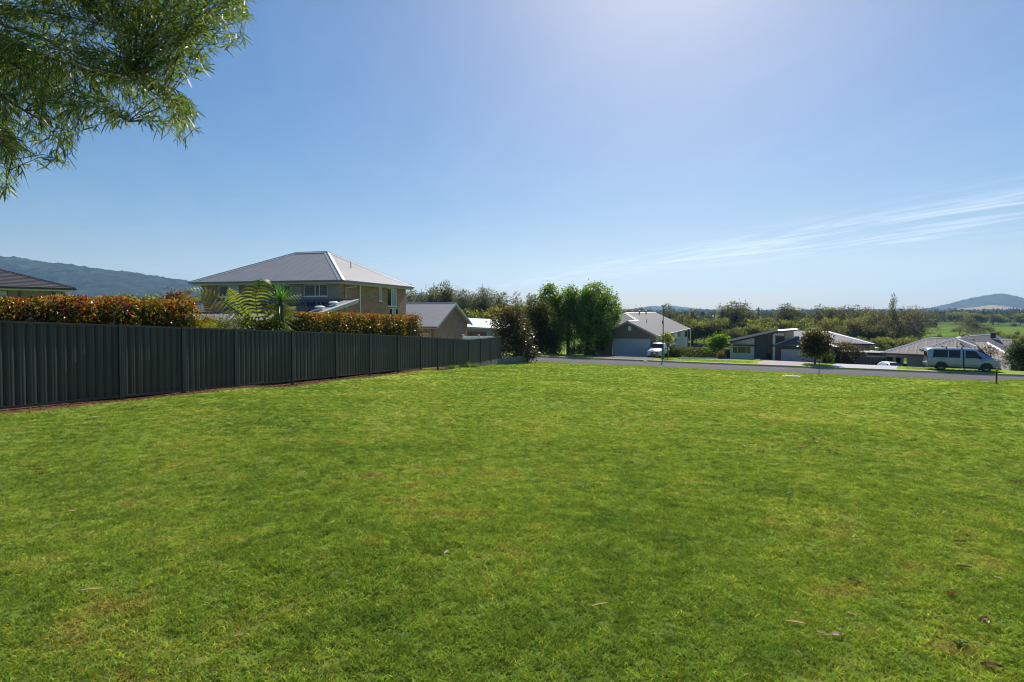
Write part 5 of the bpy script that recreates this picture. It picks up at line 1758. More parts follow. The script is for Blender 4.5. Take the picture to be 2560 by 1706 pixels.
def frond(parent, pts, n_pin, plen, pw, col, droop=0.5, rib=0.012, spread=1.0, name='frond', sub=False, flat=None):
    """a compound leaf: stalk through pts (world), pairs of leaflets, longest in the middle"""
    o = Vector(parent.location)
    pts = [Vector(p) - o for p in pts]
    # Catmull-Rom through the points
    cr = []
    m_ = 12
    ext = [pts[0] * 2 - pts[1]] + pts + [pts[-1] * 2 - pts[-2]]
    for i in range(1, len(ext) - 2):
        p0, p1, p2, p3 = ext[i - 1:i + 3]
        for k in range(m_):
            t = k / m_
            cr.append(0.5 * ((2 * p1) + (p2 - p0) * t + (2 * p0 - 5 * p1 + 4 * p2 - p3) * t * t + (3 * p1 - p0 - 3 * p2 + p3) * t ** 3))
    cr.append(pts[-1])
    mb = MB().tube(cr[::3] + [cr[-1]], [rib * (1 - 0.8 * i / (len(cr[::3]))) for i in range(len(cr[::3]) + 1)], 5)
    st = mb.build(name, rachis_m, parent)
    Ps = []; Ds = []; Ls = []
    N_ = len(cr) - 1
    for k in range(n_pin):
        t = 0.12 + 0.87 * k / (n_pin - 1)
        f = t * N_; i = min(int(f), N_ - 1); p = cr[i].lerp(cr[i + 1], f - i)
        tang = (cr[min(i + 2, N_)] - cr[max(i - 1, 0)]).normalized()
        view = flat if flat is not None else Vector((0.15, -1, 0.35))
        side = tang.cross(view).normalized()
        prof = math.sin(math.pi * min(1, 0.12 + t * 0.9)) ** 0.7
        for s in (-1, 1):
            L_ = plen * prof * random.uniform(0.85, 1.1)
            dvec = (side * s * spread + tang * 0.35).normalized()
            Ps.append(p); Ds.append((dvec, tang)); Ls.append(L_)
    V = []; F = []; Cc = []
    for p, (dv, tg), L_ in zip(Ps, Ds, Ls):
        seg = 5
        cl = np.clip(np.array(col) * random.uniform(0.75, 1.25), 0, 1)
        for k in range(seg):
            t0, t1 = k / seg, (k + 1) / seg
            def pt(t, s):
                q = p + dv * (L_ * t) - Vector((0, 0, 1)) * (droop * L_ * t * t)
                w = pw * (1 - t * 0.85) * (0.75 + 0.5 * ((int(t * seg * 2) % 2)))
                return tuple(q + tg * (w * s))
            kk_ = len(V)
            V += [pt(t0, -.5), pt(t0, .5), pt(t1, .5), pt(t1, -.5)]
            F.append((kk_, kk_ + 1, kk_ + 2, kk_ + 3)); Cc.append(cl)
            if sub:   # pinnules: little teeth on both sides
                for s in (-1, 1):
                    c_ = Vector(pt((t0 + t1) / 2, 0)); a_ = Vector(pt(t0, 0)); b_ = Vector(pt(t1, 0))
                    kk_ = len(V)
                    tip = c_ + tg * (s * pw * 1.7 * (1 - t0 * .8)) - Vector((0, 0, pw * .8))
                    V += [tuple(a_), tuple(tip + (b_ - a_) * -.1), tuple(tip + (b_ - a_) * .2), tuple(b_)]
                    F.append((kk_, kk_ + 1, kk_ + 2, kk_ + 3)); Cc.append(cl * random.uniform(.8, 1.1))
    np_mesh('leaflets', np.array(V), np.array(F), leaf_mat, st, np.array(Cc))
    return st


FERN = (0.15, 0.20, 0.028)
fb = at(648, 845, fz(648, 1.6))
fern = thing('tree_fern', 'large tree fern with arching yellow-green fronds behind the dark fence', 'fern', (fb.x, fb.y, Hf(fb.x, fb.y)))
crown_pt = at(650, 812, fz(650, 1.6))
MB().tube([(0, 0, -0.1), (0.03, 0.02, 0.8), tuple(crown_pt - Vector(fern.location))], [0.13, 0.11, 0.1], 9).build('trunk', bark, fern)
for pts, npin, pl_, cl in (
        ([crown_pt, at(642, 775, fz(642, 1.6 - .2 * 0.75)), at(640, 735, fz(640, 1.6 - .35 * 0.75)), at(655, 703, fz(655, 1.6 - .3 * 0.75)), at(676, 700, fz(676, 1.6 - .2 * 0.75))], 13, 0.66, FERN),
        ([crown_pt, at(606, 790, fz(606, 1.6 + .1 * 0.75)), at(560, 755, fz(560, 1.6 + .1 * 0.75)), at(510, 728, fz(510, 1.6)), at(458, 720, fz(458, 1.6 - .1 * 0.75))], 16, 0.40, (0.17, 0.20, 0.06)),
        ([crown_pt, at(680, 775, fz(680, 1.6 - .5 * 0.75)), at(715, 748, fz(715, 1.6 - .8 * 0.75)), at(758, 736, fz(758, 1.6 - 1.0 * 0.75))], 14, 0.40, (0.20, 0.21, 0.025)),
        ([crown_pt, at(615, 785, fz(615, 1.6 + .4 * 0.75)), at(590, 745, fz(590, 1.6 + .5 * 0.75)), at(568, 720, fz(568, 1.6 + .5 * 0.75))], 13, 0.42, (0.18, 0.22, 0.04)),
        ([crown_pt, at(690, 795, fz(690, 1.6 - .3 * 0.75)), at(715, 775, fz(715, 1.6 - .5 * 0.75)), at(742, 766, fz(742, 1.6 - .6 * 0.75))], 18, 0.36, (0.22, 0.19, 0.025)),
        ([crown_pt, at(670, 812, fz(670, 1.6 - .4 * 0.75)), at(700, 815, fz(700, 1.6 - .7 * 0.75)), at(730, 835, fz(730, 1.6 - .8 * 0.75))], 18, 0.4, (0.16, 0.18, 0.025)),
        ([crown_pt, at(625, 815, fz(625, 1.6 - .4 * 0.75)), at(600, 822, fz(600, 1.6 - .6 * 0.75)), at(570, 835, fz(570, 1.6 - .7 * 0.75))], 16, 0.4, FERN)):
    frond(fern, pts, npin + 4, pl_, 0.105, cl, droop=0.5, rib=0.018, spread=0.75)
# yucca
yb = at(702, 850, fz(702, 0.95))
yuc = thing('yucca', 'spiky green yucca with sword leaves beside the tree fern', 'yucca', (yb.x, yb.y, Hf(yb.x, yb.y)))
yh = at(702, 755, fz(702, 0.95)) - Vector(yuc.location)
MB().tube([(0, 0, -0.1), (0.05, 0, yh.z * .5), tuple(yh)], [0.12, 0.10, 0.08], 8).build('trunk', bark, yuc)
for k in range(96):
    az = random.uniform(0, 2 * math.pi)
    lower = k >= 46
    el = random.uniform(0.25, 1.45) if not lower else random.uniform(-1.1, 0.2)
    L_ = random.uniform(0.62, 0.86)
    d = Vector((math.cos(az) * math.cos(el), math.sin(az) * math.cos(el), math.sin(el)))
    side = d.cross(Vector((0, 0, 1))).normalized()
    upv = side.cross(d)
    s0 = yh - Vector((0, 0, 0.0 if not lower else random.uniform(0, .75)))
    V = []; F = []
    for i, (t, w, b) in enumerate(((0, .03, 0), (.3, .052, 0.0), (.7, .04, -.02), (1, .003, -.07))):
        c = s0 + d * (L_ * t) + Vector((0, 0, b * (1 if el < 1 else .3)))
        V += [tuple(c - side * w / 2 + upv * .008), tuple(c - upv * .004), tuple(c + side * w / 2 + upv * .008)]
        if i:
            j = 3 * i
            F += [(j - 3, j - 2, j + 1, j), (j - 2, j - 1, j + 2, j + 1)]
    cl = np.array((0.07, 0.17, 0.035) if not lower else (0.06, 0.11, 0.03)) * random.uniform(.7, 1.65)
    np_mesh('sword_leaf', np.array(V), np.array(F), gloss_leaf, yuc, np.tile(cl, (len(F), 1)))
# golden palms
for (px, py, Y, lab, frs, cl) in (
    (492, 838, 16.2, 'golden cane palm with orange fronds at the end of the red-tipped hedge', [((485, 790), (470, 752), (452, 735)), ((500, 780), (505, 745), (520, 728)), ((480, 800), (462, 770), (468, 745)), ((515, 790), (535, 765), (560, 752)), ((510, 800), (528, 790), (540, 800)), ((488, 800), (480, 770), (490, 740))], (0.22, 0.15, 0.025)),
    (520, 848, 16.6, 'smaller green cane palm with arching fronds just above the fence rail', [((530, 808), (555, 788), (590, 775)), ((500, 815), (490, 800), (480, 806)), ((515, 815), (500, 805), (492, 825)), ((545, 815), (570, 800), (615, 790)), ((525, 810), (522, 800), (512, 798)), ((560, 825), (590, 815), (620, 825))], (0.17, 0.19, 0.03))):
    pb_ = at(px, py, Y)
    pm = thing('cane_palm', lab, 'palm', (pb_.x, pb_.y, Hf(pb_.x, pb_.y)))
    MB().tube([(0, 0, -0.1), (0, 0, max(0.5, pb_.z - pm.location.z))], [0.05, 0.04], 7).build('stem', bark_pale, pm)
    for f in frs:
        dz = random.uniform(-.35, .35)
        frond(pm, [pb_] + [at(a, b, fz(a, .75 + dz * .6 + .1 * i)) for i, (a, b) in enumerate(f)], 22, 0.34, 0.022, np.array(cl) * random.uniform(.8, 1.2), droop=0.25, rib=0.01, spread=0.8)
# leafy filler plants low behind the fence
for px, py, rx, ry, off, lab in ((590, 822, 60, 18, 1.6, 'low leafy shrub under the tree fern'), (710, 822, 34, 20, 1.6, 'low leafy shrub under the yucca'), (668, 828, 26, 14, 0.9, 'small yellow-tipped shrub against the back of the fence')):
    c = behind(px, off)
    make_tree('shrub', lab, 'shrub', (c[0], c[1], Hf(*c)), [pblob(px, py, c[1], rx, ry)], 46, 24, 0.14, 0.12, 0.06, (0.075, 0.10, 0.025), 0.03, tips=(0.17, 0.15, 0.03))


# ------------------------------------------------------------------ tree belts beyond the houses
def proto(name, blobs, nclump, per, sig, L_, W_, col, tips, h, hang, seed, m=dull_leaf, leaders=1, shell=(0.3, 1.0), cl_var=0.42):
    """a belt tree of height h with its base at the origin; blobs in units of h"""
    global rng
    rng = np.random.default_rng(seed); random.seed(seed)
    t = thing(name, 'x', 'tree')
    bl = [(np.array(c) * h, np.array(r) * h) for c, r in blobs]
    P, D, cid, cc = clump_crown(bl, nclump, per, sig, shell)
    D[:, 2] += hang
    cv = np.exp(rng.normal(0, cl_var, nclump))[cid][:, None]
    cols = tint(col, len(P), 0.15) * cv
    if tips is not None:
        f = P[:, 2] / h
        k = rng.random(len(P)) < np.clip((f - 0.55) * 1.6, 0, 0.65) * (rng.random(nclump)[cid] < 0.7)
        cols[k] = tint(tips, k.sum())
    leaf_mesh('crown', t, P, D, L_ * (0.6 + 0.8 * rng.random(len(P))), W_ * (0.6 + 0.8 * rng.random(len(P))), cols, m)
    mb = MB()
    for q in range(leaders):
        top = (random.uniform(-.06, .06) * h, random.uniform(-.06, .06) * h, h * random.uniform(.7, .93))
        tree_skeleton((q * 0.25, 0, 0), top, [tuple(c) for c in cc[rng.choice(len(cc), 8)]], 0.02 * h * 0.55, mb, 6)
    mb.build('trunk', bark, t)
    return t


CAS = (0.098, 0.108, 0.076)
protos = []
for s in range(4):
    r_ = np.random.default_rng(100 + s)
    bl = []
    for k in range(11):
        f = 0.22 + 0.75 * k / 10
        rr = 0.15 * (1 - f) ** 0.7 + 0.035
        bl.append(((r_.normal(0, .045) * (1.3 - f), r_.normal(0, .045) * (1.3 - f), f), (rr * r_.uniform(.7, 1.25), rr, 0.085)))
    for k in range(3):
        bl.append(((r_.normal(0, .10), r_.normal(0, .10), r_.uniform(.62, .9)), (.035, .035, .11)))
    protos.append(('casuarina', proto('casuarina_tree', bl, 150, 16, 0.32, 0.75, 0.14, CAS, None, 13.0, 0.25, 200 + s, leaders=2)))
for s in range(3):
    r_ = np.random.default_rng(120 + s)
    bl = [((r_.normal(0, .16), r_.normal(0, .16), r_.uniform(.3, .82)), (r_.uniform(.16, .26), r_.uniform(.16, .26), r_.uniform(.13, .19))) for k in range(8)]
    protos.append(('wattle', proto('wattle_tree', bl, 150, 18, 0.36, 0.5, 0.26, (0.088, 0.112, 0.044), (0.25, 0.25, 0.065), 9.0, 0.1, 220 + s, shell=(0.5, 1.0))))  # tips: yellow-green foliage, brightened to paint sun highlights on the tops
for s in range(2):
    r_ = np.random.default_rng(140 + s)
    bl = [((r_.normal(0, .2), r_.normal(0, .2), r_.uniform(.35, .85)), (r_.uniform(.12, .2), r_.uniform(.12, .2), r_.uniform(.10, .15))) for k in range(9)]
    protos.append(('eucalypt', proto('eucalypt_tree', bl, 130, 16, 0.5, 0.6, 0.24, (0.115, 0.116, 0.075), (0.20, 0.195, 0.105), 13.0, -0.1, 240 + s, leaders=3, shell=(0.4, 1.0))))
kinds = {}
for k, t in protos:
    kinds.setdefault(k, []).append(t)
used = set()
rng = np.random.default_rng(77); random.seed(77)


def place(kind, px, py_top, Y, label, group, wide=1.0, h0={'casuarina': 13.0, 'wattle': 9.0, 'eucalypt': 13.0}):
    p = at(px, 800, Y)
    g = Hf(p.x, p.y)
    hgt = max(2.5, zpx(px, py_top, Y) - g)
    t = random.choice(kinds[kind])
    s = hgt / h0[kind]
    sc = (s * wide * random.uniform(.85, 1.15), s * wide * random.uniform(.85, 1.15), s)
    rz = random.uniform(0, 6.28)
    if t.name not in used:
        used.add(t.name)
        t.location = (p.x, p.y, g); t.rotation_euler = (0, 0, rz); t.scale = sc
        t['label'] = label; t['group'] = group
        return t
    return copy_tree(t, (p.x, p.y, g), rz, sc, label, group)


LA, GA = 'tall dark casuarina standing behind the brick garage and the dark fence', 'casuarinas behind the brick garage'
for px, py in ((1008, 742), (1024, 723), (1036, 740), (1049, 739), (1062, 748), (1080, 727), (1092, 733), (1106, 721), (1117, 715), (1131, 730), (1149, 736), (1164, 734), (1176, 745), (1187, 740), (1203, 736), (1213, 729), (1228, 733), (1246, 742), (1260, 741), (1294, 741), (1324, 746), (1085, 738), (1120, 735), (1216, 745), (985, 745)):
    place('casuarina', px, py, 128 + random.uniform(-8, 10), LA, GA, 1.15)
LB_, GB = 'rounded olive tree filling in below the dark casuarinas behind the garage', 'olive trees behind the brick garage'
for px in range(1080, 1320, 21):
    place('wattle', px + random.uniform(-6, 6), random.uniform(768, 785), 112 + random.uniform(-5, 5), LB_, GB, 1.0)
LC, GC = 'dark spindly casuarina in the tree belt beyond the low houses', 'casuarinas in the tree belt'
for px, py in ((1548, 776), (1566, 779), (1590, 778), (1603, 776), (1622, 774), (1571, 783), (1668, 766), (1676, 773), (1730, 779), (1798, 772), (1812, 769), (1829, 762), (1836, 764), (1848, 764), (1857, 768), (1868, 766), (1878, 782), (1962, 766), (1968, 768), (1980, 773), (2000, 776), (2045, 769), (2050, 778), (2076, 774), (2092, 776), (2108, 772), (2122, 776), (2142, 769), (2158, 780), (2168, 775), (1820, 782), (1842, 780), (1862, 783), (1975, 786), (1950, 786), (2060, 785), (2100, 787)):
    place('casuarina', px, py, 196 + random.uniform(-10, 12), LC, GC, 1.65)
LD, GD = 'bushy olive-gold wattle in the tree belt beyond the low houses', 'wattles in the tree belt'
for px in list(range(1540, 2200, 17)):
    place('wattle', px + random.uniform(-6, 6), random.uniform(789, 806), 184 + random.uniform(-9, 9), LD, GD, 1.05)
for px in list(range(1830, 2200, 20)):
    place('wattle', px + random.uniform(-6, 6), random.uniform(805, 824), 170 + random.uniform(-4, 4), 'lower olive wattle at the near edge of the tree belt', 'lower wattles at the belt edge', 1.15)
LE, GE = 'grey-green gum in the tree belt beyond the skillion and hipped houses', 'gums in the tree belt'
for px, py in ((1715, 774), (2010, 790), (2030, 800), (2080, 792), (2135, 790), (2165, 786), (2190, 770), (2186, 778), (2205, 785), (2252, 782), (2262, 788), (2270, 768), (2215, 800), (2160, 800), (2110, 805), (2240, 800)):
    place('eucalypt', px, py, 178 + random.uniform(-12, 10), LE, GE, 1.0)
place('casuarina', 2231, 743, 172, 'tallest thin open casuarina rising above the gums', 'tall casuarina', 0.6)
# big grey tree with visible branches right of the belt
bt = gbase(2292, 165)
k_ = 165 / FOC
big = make_tree('bare_branched_tree', 'wide grey-brown tree with visible bare branches behind the brown hip roof', 'tree', bt,
                [pblob(2290, 800, 165, 50, 30), pblob(2270, 785, 165, 25, 16), pblob(2312, 790, 165, 26, 20), pblob(2325, 815, 165, 22, 18), pblob(2260, 820, 165, 25, 25), pblob(2290, 830, 165, 55, 20)], 170, 12, 0.6, 0.5, 0.16, (0.13, 0.118, 0.080), 0.4, dull_leaf, nlimb=60, trunk_top=0.7, bark_m=bark_pale)
LF, GF = 'dark round tree standing in the far green paddocks', 'paddock trees'
for px, py, Y, w, kd in ((2390, 781, 560, 2.2, 'wattle'), (2408, 780, 565, 2.0, 'wattle'), (2435, 780, 520, 1.7, 'wattle'), (2448, 784, 520, 1.6, 'wattle'), (2482, 785, 540, 1.6, 'casuarina'), (2496, 787, 540, 1.5, 'wattle'), (2505, 790, 560, 1.6, 'wattle'), (2550, 786, 500, 1.8, 'wattle'), (2562, 784, 500, 1.8, 'wattle'), (2590, 786, 520, 1.8, 'wattle'), (2536, 806, 420, 1.0, 'wattle'), (2546, 827, 270, 1.0, 'wattle'), (2620, 790, 480, 1.8, 'wattle'), (2660, 784, 500, 1.8, 'wattle')):
    place(kd, px, py, Y, LF, GF, w)
LG, GG = 'brownish spreading tree between the brown roof and the green paddocks', 'brown paddock-edge trees'
for px, py, Y in ((2418, 792, 290), (2440, 800, 285), (2460, 806, 295), (2400, 808, 280), (2432, 812, 270), (2475, 816, 280), (2452, 818, 262)):
    place('eucalypt', px, py, Y, LG, GG, 1.2)
LH, GH = 'low scrubby bush on the slope behind the brown hip roof', 'scrub behind the brown roof'
for k in range(26):
    px = random.uniform(2350, 2570)
    Y = random.uniform(130, 240)
    g = gbase(px, Y)
    place('wattle', px, 777 + (-g[2] - random.uniform(2.2, 4.5)) / Y * 1350, Y, LH, GH, 1.4)
LI, GI = 'scrubby bush in the shade below the gums behind the hipped house', 'scrub below the gums'
for k in range(22):
    px = random.uniform(2140, 2350)
    Y = random.uniform(118, 150)
    g = gbase(px, Y)
    place('wattle', px, 777 + (-g[2] - random.uniform(2.5, 5.0)) / Y * 1350, Y, LI, GI, 1.6)
# left-hand trees between the tiled house and the escarpment
LJ, GJ = 'olive tree far beyond the red-tipped hedge below the escarpment', 'trees below the escarpment'
for k in range(34):
    px = random.uniform(170, 520)
    place('wattle', px, random.uniform(739, 750), random.uniform(125, 175), LJ, GJ, 1.6)
# never-placed prototypes would sit at the origin
for k, t in protos:
    if t.name not in used:
        for c in list(t.children):
            bpy.data.objects.remove(c)
        bpy.data.objects.remove(t)

# far-off woods on the plain: lines and clumps that read as one mass
rng = np.random.default_rng(5)
Ps = []
def wood(px0, px1, Y0, Y1, n, hgt):
    px = rng.uniform(px0, px1, n); Y = rng.uniform(Y0, Y1, n)
    x = (px - 1280) / FOC * Y
    z = H(x, Y)
    hh = hgt * rng.uniform(0.5, 1.15, n)
    for k in range(9):
        Ps.append(np.stack([x + rng.normal(0, 2.4, n), Y + rng.normal(0, 2.4, n), z + hh * rng.uniform(0.12, 0.95, n)], -1))
wood(1400, 2600, 640, 700, 420, 11)
wood(1500, 2330, 420, 470, 300, 9)
wood(1300, 2800, 1000, 1120, 700, 13)
wood(1200, 2900, 1700, 1900, 900, 16)
wood(2340, 2900, 1250, 1330, 500, 16)
wood(1200, 3000, 2500, 2700, 900, 20)
wood(-400, 1300, 500, 900, 900, 12)
wood(-400, 700, 240, 330, 300, 10)
P = np.concatenate(Ps); n = len(P)
dist = np.linalg.norm(P[:, :2], axis=1)
sc = 2.2 + dist / 700.0
leaf_mesh('distant_wood', None, P, rdir(n) + np.array((0, 0, .3)), sc * rng.uniform(.8, 1.6, n), sc * rng.uniform(.6, 1.1, n), tint((0.034, 0.042, 0.020), n, .3), dull_leaf)
tag(bpy.data.objects['distant_wood'], 'dark lines of far-off woods across the flat plain', 'wood', kind='stuff')

# ------------------------------------------------------------------ vehicles
rng = np.random.default_rng(9); random.seed(9)
silver = mat('silver_blue_car_paint', (0.21, 0.27, 0.345), 0.25, 0.03, 2, metal=0.5, coat=0.6)
white_paint = mat('white_car_paint', (0.72, 0.72, 0.71), 0.25, 0.02, 2, coat=0.7)
tyre_m = mat('tyre_rubber', (0.018, 0.018, 0.019), 0.85, 0.1, 8)
rim_m = mat('alloy_rim', (0.52, 0.53, 0.55), 0.3, 0.05, 4, metal=0.6)
plast = mat('black_plastic', (0.015, 0.015, 0.016), 0.55, 0.1, 6)
chrome = mat('chrome', (0.72, 0.72, 0.74), 0.12, 0.02, 3, metal=1.0)
lens = mat('headlamp_lens', (0.55, 0.58, 0.60), 0.08, 0.05, 5, spec=0.8)
red_lens = mat('tail_lamp_lens', (0.42, 0.015, 0.012), 0.15, 0.1, 5)
car_glass = mat('tinted_car_glass', (0.010, 0.013, 0.017), 0.06, 0.1, 3, spec=0.35)
plate_m = mat('number_plate', (0.62, 0.55, 0.18), 0.5, 0.05, 3)


def half_ring(st):
    x, zb, zbelt, zt, w, wt = st
    return [(0, zb), (w * .86, zb), (w, zb + .12), (w * 1.005, (zb + zbelt) / 2), (w * .99, zbelt), (wt, zt - .09), (wt - .14, zt - .018), (0, zt)]


def loft_body(name, stations, m, parent):
    V = []; F = []
    rings = []
    for st in stations:
        h = half_ring(st)
        ring = [(st[0], -y, z) for y, z in h] + [(st[0], y, z) for y, z in h[-2:0:-1]]
        rings.append(len(V)); V += ring
    n = 14
    for a, b in zip(rings[:-1], rings[1:]):
        for j in range(n):
            k = (j + 1) % n
            F.append((a + j, b + j, b + k, a + k))
    mb = MB(); mb.v = V; mb.f = F + [tuple(rings[0] + j for j in range(n)), tuple(rings[-1] + j for j in range(n))[::-1]]
    o = mb.build(name, m, parent, smooth=True)
    o.data.set_sharp_from_angle(angle=math.radians(32))
    return o


def st_at(stations, x):
    X = [s[0] for s in stations]
    return [float(np.interp(x, X, [s[i] for s in stations])) for i in range(6)]


def side_pt(stations, x, z, side, off=0.006):
    s = st_at(stations, x)
    _, zb, zbelt, zt, w, wt = s
    if z >= zbelt:
        f = (z - zbelt) / max(1e-3, (zt - .09) - zbelt); y = w * .99 + (wt - w * .99) * f
    else:
        y = w * 1.0
    return (x, side * (y + off), z)


def side_panel(stations, pts, side, off=0.008, thick=0.006):
    """thin panel lying on the body side through (x, z) outline pts"""
    mb = MB()
    outer = [side_pt(stations, x, z, side, off) for x, z in pts]
    mb.poly(outer if side < 0 else outer[::-1])
    return mb


def wheel(parent, x, y, r, w, side):
    t = MB().lathe([(r * .62, -w / 2), (r * .93, -w / 2), (r, -w * .35), (r, w * .35), (r * .93, w / 2), (r * .62, w / 2)], 22, 'y', (x, y, r)).build('wheel', tyre_m, parent, smooth=False)
    yy = y + side * w * .42
    mb = MB().lathe([(r * .64, -w * .05), (r * .66, 0.0), (r * .60, 0.004)], 22, 'y', (x, yy, r))
    for k in range(7):
        a = 2 * math.pi * k / 7
        mb.bar((x + math.cos(a) * r * .08, yy, r + math.sin(a) * r * .08), (x + math.cos(a) * r * .62, yy, r + math.sin(a) * r * .62), r * .17, 0.02, up=(0, 1, 0))
    mb.lathe([(0, side * 0.012), (r * .13, side * 0.012), (r * .13, -side * 0.01)], 12, 'y', (x, yy, r))
    mb.build('rim', rim_m, t)
    MB().lathe([(0, -side * .03), (r * .6, -side * .03)], 18, 'y', (x, yy, r)).build('brake_disc', plast, t)
    return t


def arch(parent, stations, x, r, side, name='wheel_arch'):
    mb = MB()
    pts = []
    for k in range(15):
        a = math.pi * k / 14
        pts.append((x + math.cos(a) * r, r * .86 + math.sin(a) * r * .95))
    pts += [(x - r, 0.27), (x + r, 0.27)]
    zb = st_at(stations, x)[1]
    pts = [(a, max(b, zb + .01)) for a, b in pts]
    side_panel(stations, pts, side, 0.012).build(name, plast, parent)


# --- the van on the verge
VS = [(-2.47, .45, 1.08, 1.72, .86, .72), (-2.43, .36, 1.09, 1.84, .92, .78), (-2.25, .30, 1.1, 1.90, .945, .81), (-1.9, .28, 1.1, 1.935, .95, .825), (-0.6, .26, 1.1, 1.955, .952, .83), (.45, .26, 1.1, 1.945, .952, .83), (.82, .26, 1.1, 1.905, .952, .82),
      (1.05, .26, 1.1, 1.80, .952, .80), (1.45, .26, 1.1, 1.56, .952, .78), (1.80, .26, 1.08, 1.335, .95, .765), (1.95, .26, 1.03, 1.235, .945, .77), (2.15, .27, .97, 1.15, .925, .74), (2.30, .28, .90, 1.07, .89, .70), (2.39, .30, .78, .96, .84, .66), (2.43, .34, .60, .74, .78, .62)]
rw_ = on_ground(2353, 925.5); fw_ = on_ground(2465, 930)
vm = (rw_ + fw_) / 2
vdir = Vector((fw_.x - rw_.x, fw_.y - rw_.y, 0)).normalized()
vrz = math.atan2(vdir.y, vdir.x)
vn = Vector((-vdir.y, vdir.x, 0))
vloc = Vector((vm.x, vm.y, 0)) + vn * 0.86
van = thing('parked_van', 'silver-blue passenger van with tinted windows parked on the grass verge', 'van', (vloc.x, vloc.y, Hf(vloc.x, vloc.y) + 0.0), vrz)
van.rotation_euler = (0, -math.atan2(fw_.z - rw_.z, 3.0) * 0.6, vrz)
loft_body('body', VS, silver, van)
for s in (-1, 1):
    for x in (-1.5, 1.5):
        arch(van, VS, x, .43, s)
        wheel(van, x, s * .84, .335, .22, s)
    o = side_panel(VS, [(-2.12, 1.13), (-1.06, 1.13), (-1.06, 1.76), (-2.02, 1.76)], s).build('side_window', car_glass, van)
    side_panel(VS, [(-1.00, 1.13), (-0.22, 1.13), (-0.22, 1.77), (-1.00, 1.76)], s).build('side_window', car_glass, van)
    side_panel(VS, [(0.12, 1.12), (1.22, 1.12), (1.12, 1.25), (0.86, 1.66), (0.70, 1.75), (0.14, 1.77)], s).build('door_window', car_glass, van)
    side_panel(VS, [(-2.3, 1.045), (-1.06, 1.045), (-1.06, 1.075), (-2.3, 1.075)], s, 0.01).build('door_track', plast, van)
    for z_ in (0.62, 0.50):
        side_panel(VS, [(-1.02, z_), (1.02, z_), (1.02, z_ + .028), (-1.02, z_ + .028)], s, 0.01).build('rubbing_strip', silver if z_ > .6 else fascia_m, van)
    side_panel(VS, [(-1.035, .36), (-1.015, .36), (-1.015, 1.8), (-1.035, 1.8)], s, 0.007).build('door_seam', plast, van)
    side_panel(VS, [(1.20, .5), (1.22, .5), (1.25, 1.1), (1.23, 1.1)], s, 0.007).build('door_seam', plast, van)
    MB().box(.30, .48, s * .965, s * .985, 1.0, 1.04).build('door_handle', silver, van)
    mb = MB().hexa([(1.02, s * .96, 1.10), (1.20, s * .96, 1.10), (1.18, s * 1.14, 1.08), (1.06, s * 1.14, 1.08), (1.02, s * .96, 1.30), (1.18, s * .96, 1.28), (1.16, s * 1.14, 1.30), (1.06, s * 1.14, 1.31)])
    mb.build('mirror', plast, van)
    MB().hexa([(2.18, s * .55, .90), (2.405, s * .52, .88), (2.30, s * .885, .86), (2.08, s * .93, .88), (2.16, s * .55, 1.05), (2.35, s * .52, 1.01), (2.25, s * .87, 1.02), (2.02, s * .92, 1.03)]).build('headlight', lens, van)
    MB().box(-2.485, -2.40, s * .80 - .07, s * .80 + .10 if s > 0 else s * .80 + .07, .92, 1.18).build('tail_light', red_lens, van)
# open sliding door on the street side: a black panel paints in the gap's shade, the door's pale edge beside it
side_panel(VS, [(-.06, .34), (.05, .34), (.05, 1.10), (.05, 1.78), (-.06, 1.78), (-.06, 1.10)], -1, 0.014).build('door_gap_shade', plast, van)
MB().hexa([(-.19, -.96, .30), (-.10, -.96, .30), (-.10, -1.01, .30), (-.19, -1.01, .30), (-.19, -.86, 1.79), (-.10, -.86, 1.79), (-.10, -.90, 1.79), (-.19, -.90, 1.79)]).build('sliding_door_edge', silver, van)
MB().poly([(1.88, -.72, 1.31), (1.88, .72, 1.31), (1.00, .72, 1.855), (1.00, -.72, 1.855)]).build('windscreen', car_glass, van)
MB().poly([(-2.487, .70, 1.15), (-2.487, -.70, 1.15), (-2.465, -.64, 1.72), (-2.465, .64, 1.72)]).build('rear_window', car_glass, van)
gr = MB().box(2.37, 2.425, -.5, .5, .84, .93).build('grille', plast, van)
MB().box(2.425, 2.432, -.5, .5, .88, .895).build('chrome_bar', chrome, gr)
MB().box(2.38, 2.46, -.72, .72, .44, .56).build('lower_grille', plast, van)
MB().box(2.455, 2.475, -.26, .26, .56, .67).build('number_plate', plate_m, van)
MB().hexa([(-2.54, -.88, .42), (-2.36, -.95, .42), (-2.36, .95, .42), (-2.54, .88, .42), (-2.54, -.88, .62), (-2.36, -.955, .62), (-2.36, .955, .62), (-2.54, .88, .62)]).build('rear_bumper', silver, van)
for x in (-1.15, -.1):
    rb_ = MB().bar((x, -.76, 2.03), (x, .76, 2.03), .06, .03)
    for s in (-1, 1):
        rb_.box(x - .05, x + .05, s * .76 - .02, s * .76 + .02, 1.86, 2.045)
    rb_.build('roof_bar', plast, van)
MB().tube([(.1, -.80, 0.02), (.1, -.80, .28)], .025, 6).box(-.02, .26, -.9, -.72, 0.0, .03).build('step', galv, van)

